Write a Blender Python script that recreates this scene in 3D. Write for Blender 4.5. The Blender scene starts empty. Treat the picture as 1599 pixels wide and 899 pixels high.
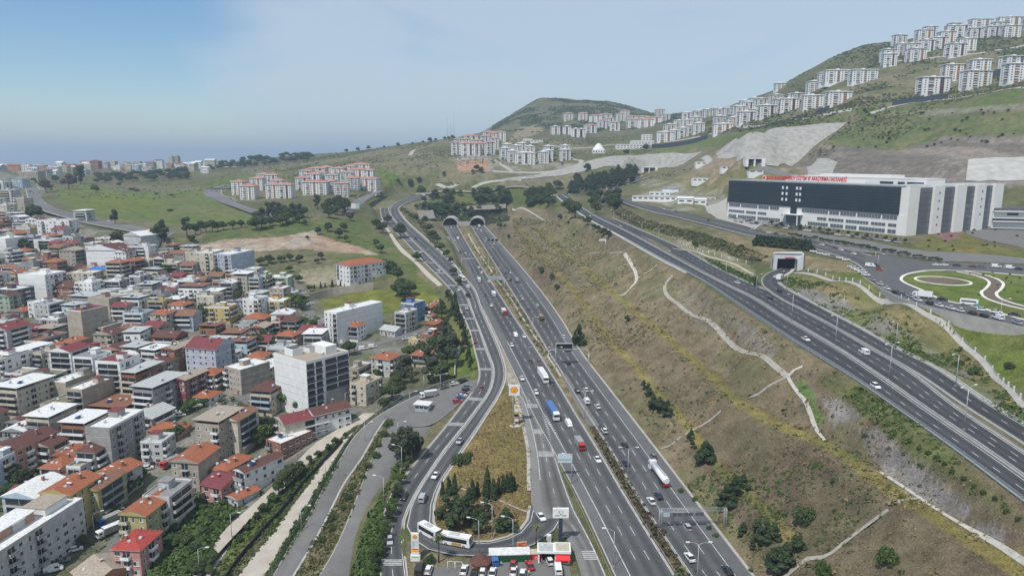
import bpy, bmesh, math, random
import numpy as np
from mathutils import Vector, Matrix
PI = math.pi
R = math.radians
rng = random.Random(7)
scene = bpy.context.scene
col = scene.collection

# ---------------- camera, sky, sun, exposure ----------------
F = 1100.0            # focal length in pixels of the 1599 px wide photograph
PITCH = R(10.48)
CZ = 110.0            # camera height above the motorway
cam_d = bpy.data.cameras.new('camera')
cam_d.sensor_width = 36.0
cam_d.lens = 36.0 * F / 1599.0
cam_d.clip_start = 1.0
cam_d.clip_end = 200000.0
cam = bpy.data.objects.new('camera', cam_d)
col.objects.link(cam)
cam.location = (0, 0, CZ)
cam.rotation_euler = (PI / 2 - PITCH, 0, 0)
scene.camera = cam

SUN_EL, SUN_AZ = R(57), R(214)      # compass azimuth, +Y = north
world = bpy.data.worlds.new('World')
scene.world = world
world.use_nodes = True
wn = world.node_tree.nodes
wl = world.node_tree.links
wn.clear()
w_out = wn.new('ShaderNodeOutputWorld')
w_bg = wn.new('ShaderNodeBackground')
w_sky = wn.new('ShaderNodeTexSky')
w_sky.sky_type = 'NISHITA'
w_sky.sun_disc = False
w_sky.sun_elevation = SUN_EL
w_sky.sun_rotation = SUN_AZ
w_sky.altitude = 200
w_sky.air_density = 1.0
w_sky.dust_density = 0.3
w_sky.ozone_density = 1.6
w_bg.inputs['Strength'].default_value = 0.10
# thin veil of cirrus mixed into the sky by direction
tc = wn.new('ShaderNodeTexCoord')
mp = wn.new('ShaderNodeMapping')
mp.inputs['Rotation'].default_value = (0, 0, R(25))
mp.inputs['Scale'].default_value = (1.0, 1.6, 4.2)
n1 = wn.new('ShaderNodeTexNoise')
n1.inputs['Scale'].default_value = 2.1
n1.inputs['Detail'].default_value = 7
n1.inputs['Roughness'].default_value = 0.55
n1.inputs['Distortion'].default_value = 0.6
wl.new(tc.outputs['Generated'], mp.inputs['Vector'])
wl.new(mp.outputs['Vector'], n1.inputs['Vector'])
sx = wn.new('ShaderNodeSeparateXYZ')
wl.new(tc.outputs['Generated'], sx.inputs[0])
mr = wn.new('ShaderNodeMapRange')        # more veil to the east
mr.inputs['From Min'].default_value = -0.44
mr.inputs['From Max'].default_value = -0.24
mr.inputs['To Min'].default_value = -0.20
mr.inputs['To Max'].default_value = 0.30
wl.new(sx.outputs['X'], mr.inputs['Value'])
ad = wn.new('ShaderNodeMath'); ad.operation = 'ADD'
wl.new(n1.outputs['Fac'], ad.inputs[0]); wl.new(mr.outputs['Result'], ad.inputs[1])
cr = wn.new('ShaderNodeMapRange')
cr.interpolation_type = 'SMOOTHSTEP'
cr.inputs['From Min'].default_value = 0.40
cr.inputs['From Max'].default_value = 0.76
cr.inputs['To Min'].default_value = 0.12
cr.inputs['To Max'].default_value = 0.74
wl.new(ad.outputs[0], cr.inputs['Value'])
mx = wn.new('ShaderNodeMix'); mx.data_type = 'RGBA'
wl.new(cr.outputs['Result'], mx.inputs['Factor'])
hs_ = wn.new('ShaderNodeHueSaturation'); hs_.inputs['Saturation'].default_value = 1.42; hs_.inputs['Value'].default_value = 1.08
wl.new(w_sky.outputs['Color'], hs_.inputs['Color']); wl.new(hs_.outputs['Color'], mx.inputs['A'])
mx.inputs['B'].default_value = (5.5, 6.2, 6.9, 1)
wl.new(mx.outputs['Result'], w_bg.inputs['Color'])
wl.new(w_bg.outputs[0], w_out.inputs['Surface'])

sun_d = bpy.data.lights.new('sun', 'SUN')
sun_d.energy = 3.9
sun_d.angle = R(0.9)
sun_d.color = (1.0, 0.955, 0.89)
sun = bpy.data.objects.new('sun', sun_d)
col.objects.link(sun)
sd = Vector((math.sin(SUN_AZ) * math.cos(SUN_EL), math.cos(SUN_AZ) * math.cos(SUN_EL), math.sin(SUN_EL)))
sun.rotation_euler = (-sd).to_track_quat('-Z', 'Y').to_euler()
sun.location = (0, 0, 600)

scene.view_settings.view_transform = 'Standard'
scene.view_settings.look = 'None'
scene.view_settings.gamma = 1.0
scene.view_settings.use_curve_mapping = False
scene.view_settings.exposure = 0.15
scene.render.engine = 'CYCLES'
scene.cycles.max_bounces = 5
scene.cycles.diffuse_bounces = 2
scene.cycles.glossy_bounces = 2
scene.cycles.transmission_bounces = 2
scene.cycles.volume_bounces = 0
scene.cycles.transparent_max_bounces = 6
scene.cycles.use_denoising = True

# ---------------- camera geometry: where a thing seen in the photo stands in the world ----------------
CP, SP = math.cos(PITCH), math.sin(PITCH)
def ray(px, py):
    x = (px - 799.5) / F; v = (449.5 - py) / F
    return x, CP + v * SP, -SP + v * CP
def at_e(px, py, e):                  # point of that sight line at elevation e
    rx, ry, rz = ray(px, py); t = (e - CZ) / rz
    return (rx * t, ry * t, e)
def at_z(px, py, z):                  # ... at distance z
    rx, ry, rz = ray(px, py)
    return (rx * z, ry * z, CZ + rz * z)
def proj(X, Y, Z):
    Z = Z - CZ
    d = Y * CP - Z * SP
    u = Y * SP + Z * CP
    return 799.5 + F * X / d, 449.5 - F * u / d, d

# ---------------- materials ----------------
MATS = {}
def mat(name, rgb, rough=0.85, metal=0.0, noise=0.0, nscale=0.5, bump=0.0, spec=0.3, kind=None, rgb2=None):
    if name in MATS: return MATS[name]
    m = bpy.data.materials.new(name); m.use_nodes = True
    nt = m.node_tree; b = nt.nodes['Principled BSDF']
    b.inputs['Base Color'].default_value = (*rgb, 1)
    b.inputs['Roughness'].default_value = rough
    b.inputs['Metallic'].default_value = metal
    b.inputs['Specular IOR Level'].default_value = spec
    if noise > 0 or rgb2:
        g = nt.nodes.new('ShaderNodeNewGeometry')
        n = nt.nodes.new('ShaderNodeTexNoise'); n.inputs['Scale'].default_value = nscale
        n.inputs['Detail'].default_value = 5; n.inputs['Roughness'].default_value = 0.6
        nt.links.new(g.outputs['Position'], n.inputs['Vector'])
        r = nt.nodes.new('ShaderNodeMapRange')
        r.inputs['From Min'].default_value = 0.3; r.inputs['From Max'].default_value = 0.7
        nt.links.new(n.outputs['Fac'], r.inputs['Value'])
        x = nt.nodes.new('ShaderNodeMix'); x.data_type = 'RGBA'
        nt.links.new(r.outputs['Result'], x.inputs['Factor'])
        c2 = rgb2 if rgb2 else tuple(c * (1 + noise) for c in rgb)
        c1 = rgb if rgb2 else tuple(c * (1 - noise) for c in rgb)
        x.inputs['A'].default_value = (*c1, 1); x.inputs['B'].default_value = (*c2, 1)
        nt.links.new(x.outputs['Result'], b.inputs['Base Color'])
        if bump > 0:
            bp = nt.nodes.new('ShaderNodeBump'); bp.inputs['Strength'].default_value = bump
            bp.inputs['Distance'].default_value = 0.3
            nt.links.new(n.outputs['Fac'], bp.inputs['Height']); nt.links.new(bp.outputs['Normal'], b.inputs['Normal'])
    MATS[name] = m
    return m

# ---------------- mesh helper: several shapes collected into one mesh ----------------
class MB:
    def __init__(s): s.v = []; s.f = []; s.m = []; s.mats = []; s.smooth = []
    def mi(s, m):
        if m not in s.mats: s.mats.append(m)
        return s.mats.index(m)
    def face(s, pts, m, sm=False):
        n = len(s.v); s.v += [tuple(p) for p in pts]; s.f.append(tuple(range(n, n + len(pts)))); s.m.append(s.mi(m)); s.smooth.append(sm)
    def box(s, x0, x1, y0, y1, z0, z1, m, top=None, M=None, bottom=True):
        P = [(x0, y0, z0), (x1, y0, z0), (x1, y1, z0), (x0, y1, z0), (x0, y0, z1), (x1, y0, z1), (x1, y1, z1), (x0, y1, z1)]
        if M is not None: P = [tuple(M @ Vector(p)) for p in P]
        n = len(s.v); s.v += P
        i = s.mi(m); t = s.mi(top) if top else i
        fs = [(0, 1, 5, 4), (1, 2, 6, 5), (2, 3, 7, 6), (3, 0, 4, 7), (4, 5, 6, 7)]
        if bottom: fs.append((0, 3, 2, 1))
        for k, q in enumerate(fs):
            s.f.append(tuple(n + a for a in q)); s.m.append(t if k == 4 else i); s.smooth.append(False)
    def prism(s, pts, z0, z1, m, top=None):      # pts counter-clockwise
        n = len(s.v); k = len(pts)
        s.v += [(x, y, z0) for x, y in pts] + [(x, y, z1) for x, y in pts]
        i = s.mi(m); t = s.mi(top) if top else i
        for a in range(k):
            b = (a + 1) % k
            s.f.append((n + a, n + b, n + k + b, n + k + a)); s.m.append(i); s.smooth.append(False)
        s.f.append(tuple(n + k + a for a in range(k))); s.m.append(t); s.smooth.append(False)
    def tube(s, p0, p1, r0, r1, m, seg=6, caps=True):
        p0 = Vector(p0); p1 = Vector(p1); d = (p1 - p0).normalized()
        a = d.orthogonal().normalized(); b = d.cross(a)
        n = len(s.v)
        for p, r in ((p0, r0), (p1, r1)):
            for k in range(seg):
                t = 2 * PI * k / seg
                s.v.append(tuple(p + a * (r * math.cos(t)) + b * (r * math.sin(t))))
        i = s.mi(m)
        for k in range(seg):
            j = (k + 1) % seg
            s.f.append((n + k, n + j, n + seg + j, n + seg + k)); s.m.append(i); s.smooth.append(True)
        if caps:
            s.f.append(tuple(n + seg + k for k in range(seg))); s.m.append(i); s.smooth.append(False)
            s.f.append(tuple(n + seg - 1 - k for k in range(seg))); s.m.append(i); s.smooth.append(False)
    def mesh(s, name):
        me = bpy.data.meshes.new(name)
        me.from_pydata(s.v, [], s.f)
        for m in s.mats: me.materials.append(m)
        me.polygons.foreach_set('material_index', s.m)
        me.polygons.foreach_set('use_smooth', s.smooth)
        me.update()
        return me
    def build(s, name, parent=None, loc=None, rotz=None):
        o = bpy.data.objects.new(name, s.mesh(name)); col.objects.link(o)
        if parent is not None: o.parent = parent
        if loc is not None: o.location = loc
        if rotz is not None: o.rotation_euler = (0, 0, rotz)
        return o

def tag(o, label=None, cat=None, group=None, kind=None):
    if label: o['label'] = label
    if cat: o['category'] = cat
    if group: o['group'] = group
    if kind: o['kind'] = kind
    return o
def empty(name, loc, rotz=0):
    o = bpy.data.objects.new(name, None); col.objects.link(o)
    o.location = loc; o.rotation_euler = (0, 0, rotz); o.empty_display_size = 0.5
    return o
KIDS = {}
def reg(parent, child): KIDS.setdefault(parent.name, []).append(child); return child
def copy_tree(o, loc=None, rotz=None, scale=None, parent=None):
    c = o.copy(); col.objects.link(c)
    if parent is not None: c.parent = parent
    if loc is not None: c.location = loc
    if rotz is not None: c.rotation_euler = (0, 0, rotz)
    if scale is not None: c.scale = scale
    for ch in o.children: copy_tree(ch, parent=c)
    return c
ORD = ['', 'second ', 'third ', 'fourth ', 'fifth ', 'sixth ', 'seventh ', 'eighth ', 'ninth ', 'tenth ', 'eleventh ', 'twelfth ',
       'thirteenth ', 'fourteenth ', 'fifteenth ', 'sixteenth ', 'seventeenth ', 'eighteenth ', 'nineteenth ', 'twentieth ']
def ordinal(k):
    if k < 20: return ORD[k]
    tens = {2: 'twenty', 3: 'thirty', 4: 'forty', 5: 'fifty', 6: 'sixty', 7: 'seventy', 8: 'eighty', 9: 'ninety'}
    n = k + 1
    t, u = divmod(n, 10)
    if u == 0: return {2: 'twentieth ', 3: 'thirtieth ', 4: 'fortieth ', 5: 'fiftieth ', 6: 'sixtieth ', 7: 'seventieth ', 8: 'eightieth ', 9: 'ninetieth '}[t]
    return tens[t] + '-' + (ORD[u - 1] if u > 1 else 'first ')

# ---------------- noise ----------------
def vnoise(x, y, seed=0):
    xi = np.floor(x).astype(np.int64); yi = np.floor(y).astype(np.int64)
    fx = x - xi; fy = y - yi
    fx = fx * fx * (3 - 2 * fx); fy = fy * fy * (3 - 2 * fy)
    def h(a, b):
        n = (a * 374761393 + b * 668265263 + seed * 1442695041) & 0x7fffffff
        n = ((n ^ (n >> 13)) * 1274126177) & 0x7fffffff
        return ((n ^ (n >> 16)) & 0xffff) / 65535.0
    return (h(xi, yi) * (1 - fx) + h(xi + 1, yi) * fx) * (1 - fy) + (h(xi, yi + 1) * (1 - fx) + h(xi + 1, yi + 1) * fx) * fy
def fbm(x, y, scale, octv=4, seed=0):
    s = 0; a = 0.5; t = 0
    for k in range(octv):
        s = s + a * vnoise(x / scale + 17.3 * k, y / scale - 9.1 * k, seed + k); t += a
        a *= 0.5; scale *= 0.5
    return s / t          # 0..1
# ================= TERRAIN =================
CPTS = []
def E(px, py, e): CPTS.append(at_e(px, py, e))
def Z(px, py, z): CPTS.append(at_z(px, py, z))
def W(x, y, e): CPTS.append((x, y, e))
# town, near to far
for a in [(30, 930, -14), (230, 900, -14), (0, 800, -12), (130, 800, -12), (300, 780, -10), (0, 700, -9), (200, 690, -6), (380, 700, -6), (320, 620, -2),
          (60, 620, -3), (480, 660, -3), (520, 620, 0), (600, 590, 3), (660, 540, 5), (690, 480, 10), (440, 560, 2), (200, 540, 4), (0, 540, 4), (620, 480, 10),
          (560, 470, 11), (500, 440, 14), (565, 432, 18), (300, 480, 13), (100, 470, 14), (0, 460, 16), (430, 420, 21), (200, 420, 25), (320, 410, 25),
          (60, 410, 27), (200, 380, 33), (330, 385, 33), (60, 370, 36), (470, 395, 28), (610, 395, 26), (545, 375, 33), (570, 350, 40),
          (0, 350, 42), (130, 340, 44), (250, 352, 42), (400, 350, 43), (470, 340, 48), (330, 320, 50), (220, 310, 55), (120, 305, 56), (60, 310, 56),
          (330, 290, 62), (0, 300, 62), (250, 285, 66), (160, 280, 70), (60, 280, 72), (400, 305, 57), (480, 300, 59), (560, 298, 60), (610, 300, 58)]: E(*a)
Z(30, 266, 1500); Z(120, 262, 1700); Z(270, 265, 1800); Z(330, 258, 1800); Z(0, 264, 1200)
Z(400, 262, 1600); Z(420, 247, 2000); Z(480, 241, 1900); Z(540, 240, 1600); Z(600, 232, 1600); Z(660, 227, 1500); Z(700, 219, 1550)
Z(450, 270, 1250); Z(550, 262, 1250); Z(640, 262, 1200); Z(620, 280, 1080); Z(700, 285, 1060)
E(740, 300, 58); E(820, 308, 58); E(700, 318, 48); E(770, 318, 47); E(860, 300, 62)
Z(740, 270, 1150); Z(730, 243, 1280); Z(780, 235, 1400); Z(840, 256, 1230); Z(900, 250, 1250); Z(800, 281, 1020); Z(930, 264, 1130); Z(930, 249, 1180)
# conical hill with the houses at its foot
Z(792, 190, 2000); Z(812, 177, 2080); Z(832, 162, 2150); Z(845, 154, 2200); Z(862, 154, 2200); Z(885, 159, 2230); Z(915, 161, 2250); Z(950, 163, 2300); Z(985, 170, 2300); Z(1010, 177, 2300); Z(1040, 186, 2200); Z(840, 175, 2050); Z(880, 178, 1980); Z(700, 225, 2300); Z(740, 222, 2300); Z(745, 216, 2050); Z(765, 211, 2060); Z(780, 200, 2060); Z(700, 220, 1950)
Z(830, 200, 1850); Z(880, 200, 1750); Z(870, 222, 1450); Z(940, 214, 1650); Z(960, 193, 1850); Z(1030, 192, 1850); Z(1060, 214, 1420); Z(1010, 225, 1400)
Z(1000, 240, 1230); Z(1050, 238, 1200); Z(1090, 238, 1160); Z(1060, 258, 1140); Z(1085, 226, 1300)
# right hills
Z(1110, 202, 1380); Z(1150, 197, 1180); Z(1080, 190, 1550); Z(1110, 187, 1500); Z(1140, 182, 1450); Z(1150, 217, 1000); Z(1215, 182, 1080); Z(1250, 182, 1020); Z(1290, 172, 1020); Z(1340, 150, 1000); Z(1330, 168, 930)
Z(1175, 170, 1480); Z(1190, 160, 1480); Z(1205, 150, 1480); Z(1222, 136, 1480); Z(1200, 176, 1200); Z(1235, 165, 1200); Z(1270, 150, 1250); Z(1200, 168, 1350); Z(1230, 150, 1380); Z(1250, 120, 1450); Z(1290, 95, 1400); Z(1345, 76, 1350); Z(1375, 72, 1330); Z(1400, 95, 1180); Z(1450, 84, 1190)
Z(1500, 78, 1170); Z(1560, 58, 1230); Z(1599, 50, 1250); Z(1660, 30, 1250); Z(1480, 60, 1280); Z(1540, 45, 1330)
Z(1300, 125, 1180); Z(1400, 120, 1080); Z(1500, 110, 1050); Z(1599, 90, 1060); Z(1440, 150, 950); Z(1500, 140, 930); Z(1550, 134, 900); Z(1599, 128, 860); Z(1690, 110, 850)
Z(1320, 193, 900); Z(1170, 212, 880); Z(1160, 252, 800); Z(1240, 258, 850); Z(1280, 232, 850); Z(1400, 190, 850); Z(1500, 175, 800); Z(1599, 160, 740)
Z(1400, 236, 790); Z(1500, 215, 745); Z(1599, 215, 700); Z(1300, 240, 830); Z(1690, 205, 690)
Z(1330, 268, 755); Z(1430, 283, 690); Z(1500, 283, 660); Z(1599, 283, 640); Z(1700, 283, 640)
Z(1100, 262, 980); E(1060, 285, 78); E(1050, 310, 66); E(1110, 300, 68); E(1120, 320, 60); E(980, 300, 64); Z(1000, 262, 1160); Z(930, 285, 1040)
Z(1150, 290, 790); E(900, 290, 66)
E(1020, 350, 53); E(1100, 380, 49); E(1180, 400, 46); E(1000, 345, 54); E(900, 308, 60); E(940, 320, 57); E(1250, 400, 48)
E(1300, 440, 44); E(1400, 480, 42); E(1500, 530, 39); E(1599, 620, 38); E(1599, 570, 38); E(1650, 640, 38)
# the slope between the motorway and the upper highway
for a in [(800, 335, 35), (850, 345, 38), (880, 375, 33), (840, 395, 24), (900, 420, 27), (950, 410, 36), (940, 470, 22), (1000, 440, 33), (1000, 540, 17),
          (1060, 500, 26), (1120, 560, 23), (1120, 480, 34), (1060, 640, 11), (1160, 650, 18), (1200, 560, 33), (1130, 750, 7), (1250, 750, 16), (1260, 640, 29),
          (1350, 700, 28), (1400, 800, 23), (1300, 860, 12), (1480, 760, 32), (1500, 880, 26), (1250, 930, 3), (1450, 960, 12), (1650, 900, 28), (1750, 960, 34)]: E(*a)
W(-500, 60, -14); W(0, 60, 0); W(500, 60, 34); W(-900, 500, 20); W(900, 500, 110); W(1500, 900, 330); W(-1500, 1200, 30)
# beyond the skyline the land falls to the sea
for x in range(-8000, 8001, 1600):
    W(x, 4200, -150 if x < 2400 else 60); W(x, 6500, -260)
W(-3200, 1900, -40); W(-2600, 2900, -140); W(-1200, 3000, -120); W(0, 2600, 40); W(-400, 2300, 60); W(900, 3000, 150); W(1900, 2200, 300); W(2200, 1400, 330)
W(-1500, 2200, 20); W(-800, 2400, 40)

# stations of the roads: (x left, x right, y, elevation) in the photograph
def ST(rows):
    Lp, Rp = [], []
    for r in rows:
        if len(r) == 4: xl, xr, y, e = r; Lp.append(at_e(xl, y, e)); Rp.append(at_e(xr, y, e))
        else: xl, yl, xr, yr, e = r; Lp.append(at_e(xl, yl, e)); Rp.append(at_e(xr, yr, e))
    return np.array(Lp), np.array(Rp)
ME = {355: 24.5, 400: 18, 450: 14, 500: 11.5, 550: 9, 600: 7, 640: 5.5, 705: 3.8, 780: 2, 899: 0, 980: 0}
ROADS = {}
ROADS['motorway_inbound'] = ST([(693, 713, 352, 24.8), (719, 741, 400, 18), (739, 773, 450, 14), (764, 806, 500, 11.5), (788, 840, 550, 9), (812, 871, 600, 7), (830, 895, 640, 5.5),
    (866, 935, 705, 3.8), (906, 979, 780, 2), (962, 1053, 899, 0), (1000, 1104, 980, 0)])
ROADS['motorway_outbound'] = ST([(735, 755, 352, 24.8), (765, 798, 400, 18), (796, 840, 450, 14), (827, 876, 500, 11.5), (857, 906, 550, 9), (889, 944, 600, 7), (913, 975, 640, 5.5),
    (955, 1025, 705, 3.8), (999, 1082, 780, 2), (1079, 1173, 899, 0), (1134, 1236, 980, 0)])
ROADS['slip_road'] = ST([(645, 303, 652, 307, 50), (618, 308, 630, 312, 48), (600, 316, 611, 321, 45), (594, 330, 608, 331, 42), (600, 347, 617, 346, 38), (628, 372, 641, 373, 32.5),
    (659, 406, 677, 408, 26), (684, 431, 701, 432, 21.5), (706, 456, 724, 456, 17.5), (719, 484, 736, 484, 14.5), (733, 515, 748, 515, 11.8), (742, 550, 760, 550, 9.6),
    (748, 575, 769, 575, 8.4), (748, 592, 768, 595, 7.6), (738, 611, 762, 613, 6.6), (716, 640, 742, 641, 5.2), (692, 671, 719, 671, 4.2), (667, 701, 694, 702, 3.4), (642, 731, 672, 734, 2.6),
    (622, 755, 655, 760, 2.0), (604, 790, 637, 794, 1.3), (598, 810, 630, 813, 1.0), (593, 850, 629, 850, 0.4), (593, 899, 634, 899, 0), (593, 980, 645, 980, 0)])
ROADS['slip_road_inner'] = ST([(658, 306, 668, 308, 50), (632, 311, 643, 314, 48), (613, 321, 625, 323, 45), (609, 331, 623, 329, 42), (618, 346, 634, 345, 38), (642, 372, 662, 371, 32.5),
    (678, 407, 702, 407, 26), (703, 432, 723, 431, 21.5), (726, 456, 741, 453, 17.5), (737, 484, 752, 484, 14.5), (749, 515, 766, 515, 11.8), (762, 550, 781, 550, 9.6),
    (771, 575, 788, 575, 8.4), (770, 595, 788, 593, 7.6), (764, 613, 780, 614, 6.6), (744, 642, 762, 643, 5.2), (721, 672, 742, 674, 4.2), (696, 703, 722, 703, 3.4), (675, 733, 702, 732, 2.6),
    (657, 760, 687, 756, 2.0), (640, 794, 676, 788, 1.4), (634, 822, 675, 814, 1.1), (645, 843, 681, 830, 1.0), (668, 858, 698, 842, 0.9), (705, 867, 728, 847, 0.9), (756, 869, 765, 846, 0.9),
    (800, 863, 792, 839, 1.0), (835, 850, 812, 829, 1.1), (866, 828, 825, 812, 1.2), (880, 806, 829, 790, 1.3)])
ROADS['collector_road'] = ST([(794, 801, 597, 7.1), (808, 834, 622, 6.2), (818, 852, 660, 4.8), (827, 865, 705, 3.8), (829, 886, 766, 2.3), (834, 900, 800, 1.4), (868, 911, 822, 1.1), (896, 930, 860, .7), (908, 947, 899, 0), (935, 983, 980, 0)])
ROADS['service_road'] = ST([(735, 594, 742, 608, 6.4), (700, 604, 712, 621, 5), (662, 614, 676, 633, 4), (625, 630, 640, 645, 2.5), (592, 649, 609, 649, 1), (556, 680, 585, 680, -1), (535, 712, 567, 712, -2.5), (510, 755, 537, 755, -4), (483, 805, 512, 805, -5.2), (455, 850, 488, 850, -6), (428, 899, 458, 899, -7), (385, 980, 420, 980, -8)])
ROADS['empty_road'] = ST([(632, 645, 700, 640, 3), (610, 662, 680, 662, 1.5), (595, 688, 656, 688, .5), (584, 710, 635, 710, -.5), (569, 748, 606, 748, -2), (556, 782, 583, 782, -3), (540, 822, 572, 822, -4), (520, 865, 560, 865, -5), (500, 899, 547, 899, -5.5), (455, 980, 515, 980, -6.5)])
ROADS['sand_track'] = ST([(562, 664, 566, 664, -1), (517, 705, 536, 705, -3.5), (487, 748, 508, 748, -5.3), (464, 780, 486, 780, -6.5), (422, 835, 453, 835, -8), (372, 899, 417, 899, -9.5), (310, 980, 360, 980, -11)])
ROADS['dirt_lane'] = ST([(568, 645, 590, 645, 0), (530, 668, 556, 668, -2), (495, 690, 524, 690, -3.6), (450, 735, 476, 728, -5.5), (425, 760, 447, 760, -7), (392, 790, 415, 786, -8), (350, 828, 377, 828, -10), (322, 866, 350, 866, -11), (300, 899, 328, 899, -12), (250, 980, 280, 980, -14)])
ROADS['upper_highway'] = ST([(868, 305, 877, 304, 56), (877, 313, 887, 310, 55), (896, 327, 907, 323, 53), (910, 336, 920, 332, 52), (922, 344, 934, 340, 51), (960, 364, 975, 360, 49), (997, 385, 1013, 380, 47), (1041, 409, 1060, 406, 44.5),
    (1061, 419, 1078, 416, 43.5), (1110, 446, 1131, 444, 41.3), (1152, 475, 1178, 467, 40), (1196, 504, 1220, 494, 39), (1240, 533, 1270, 523, 38.2), (1284, 560, 1315, 550, 37.7), (1336, 592, 1374, 590, 37.1), (1402, 638, 1441, 638, 36.5), (1487, 698, 1528, 698, 36), (1599, 782, 1646, 782, 36), (1780, 920, 1830, 915, 36)])
ROADS['upper_highway_outer'] = ST([(879, 303, 884, 301, 56), (889, 309, 893, 306, 55), (909, 322, 914, 318, 53), (922, 331, 930, 327, 52), (937, 340, 947, 336, 51), (977, 359, 992, 356, 49), (1015, 379, 1034, 374, 47), (1063, 404, 1084, 398, 44.5),
    (1081, 414, 1104, 410, 43.5), (1134, 443, 1158, 437, 41.3), (1181, 466, 1207, 458, 40), (1223, 493, 1252, 484, 39), (1273, 522, 1304, 512, 38.2), (1318, 549, 1352, 540, 37.7), (1378, 589, 1420, 580, 37.1), (1449, 638, 1492, 636, 36.5), (1537, 698, 1584, 698, 36), (1656, 782, 1706, 782, 36), (1842, 914, 1890, 905, 36)])
ROADS['ramp'] = ST([(1223, 419, 1240, 416, 42.8), (1206, 424, 1232, 425, 42.6), (1193, 432, 1216, 434, 42.2), (1190, 440, 1214, 442, 41.6), (1196, 450, 1224, 449, 41), (1222, 468, 1248, 462, 40.2), (1262, 488, 1285, 482, 39.2), (1318, 518, 1342, 512, 38.2), (1365, 545, 1392, 540, 37.7), (1432, 583, 1464, 577, 37.1), (1508, 635, 1545, 632, 36.5), (1600, 694, 1650, 694, 36), (1720, 778, 1770, 776, 36), (1910, 905, 1960, 900, 36)])
ROADS['hospital_road'] = ST([(1000, 276, 1012, 276, 79), (968, 283, 990, 284, 74), (948, 294, 970, 293, 68.5), (953, 303, 973, 300, 65.5), (978, 318, 996, 312, 61), (1006, 327, 1034, 325, 57.5), (1060, 340, 1078, 333, 55), (1120, 355, 1138, 347, 53), (1176, 369, 1202, 362, 51), (1262, 386, 1280, 378, 49.5), (1330, 408, 1350, 396, 48.5), (1352, 424, 1385, 408, 48.2)])
ROADS['field_road'] = ST([(40, 293, 58, 292, 63), (42, 302, 64, 299, 60), (48, 315, 74, 309, 57), (66, 328, 95, 319, 53), (105, 340, 128, 329, 48), (150, 351, 165, 341, 45.5), (200, 360, 215, 349, 43), (260, 373, 280, 359, 40)])
ROADS['estate_road'] = ST([(372, 294, 378, 288, 60), (330, 294, 352, 288, 61), (318, 300, 345, 300, 58), (330, 310, 362, 310, 55), (370, 325, 385, 318, 51), (402, 336, 415, 328, 48), (440, 345, 448, 338, 46)])
ROADS['estate_slip_road'] = ST([(596, 296, 603, 296, 60), (575, 303, 588, 303, 57.5), (556, 312, 574, 312, 54.5), (540, 324, 558, 324, 51), (530, 334, 546, 334, 48)])

# polygons of level ground (photo outline, elevation)
PLAT = [('hospital', [(182, 668), (262, 500), (300, 462), (400, 480), (452, 560), (370, 690), (305, 728), (205, 705)], 53.0, 18),
        ('roundabout', [(1352, 402), (1400, 400), (1470, 410), (1640, 415), (1640, 522), (1599, 510), (1477, 485), (1427, 472), (1377, 450), (1352, 432)], 48.0, 6),
        ('forecourt', [(645, 885), (720, 880), (870, 868), (893, 880), (900, 925), (640, 925)], 0.6, 5)]

P = np.array(CPTS)
for nm, (Lp, Rp) in ROADS.items():
    k = 2 if len(Lp) > 9 else 1
    c = (Lp + Rp) / 2
    P = np.vstack([P, c[::k]])
for nm, poly, e, bl in PLAT:
    if nm == 'hospital': P = np.vstack([P, [(x, y, e) for x, y in poly]]); continue
    P = np.vstack([P, [at_e(x, y, e) for x, y in poly], [at_e(sum(p[0] for p in poly) / len(poly), sum(p[1] for p in poly) / len(poly), e)]])
# drop control points that nearly coincide
keep = []
for i in range(len(P)):
    ok = True
    for j in keep:
        if (P[i, 0] - P[j, 0]) ** 2 + (P[i, 1] - P[j, 1]) ** 2 < 64: ok = False; break
    if ok: keep.append(i)
P = P[keep]
n = len(P)
C0 = 18.0
def phi(r2): return np.sqrt(r2 + C0 * C0)
A = np.zeros((n + 1, n + 1))
d2 = (P[:, None, 0] - P[None, :, 0]) ** 2 + (P[:, None, 1] - P[None, :, 1]) ** 2
A[:n, :n] = -phi(d2) / 100.0 + np.eye(n) * 0.004
A[:n, n] = 1; A[n, :n] = 1
sol = np.linalg.solve(A, np.append(P[:, 2], 0))
def base_h(x, y):
    out = np.full(x.shape, sol[n])
    for i in range(n): out += sol[i] * (-phi((x - P[i, 0]) ** 2 + (y - P[i, 1]) ** 2) / 100.0)
    return out
# fan-shaped grid, finer near by
ys = [95.0]
while ys[-1] < 7600: ys.append(ys[-1] + 0.35 + 0.0058 * ys[-1])
ys = np.array(ys); NR = len(ys); NC = 620
us = np.linspace(-1, 1, NC)
wy = 120 + 0.93 * ys
GX = us[None, :] * wy[:, None]
GY = np.repeat(ys[:, None], NC, 1)
H = base_h(GX, GY)

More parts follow.
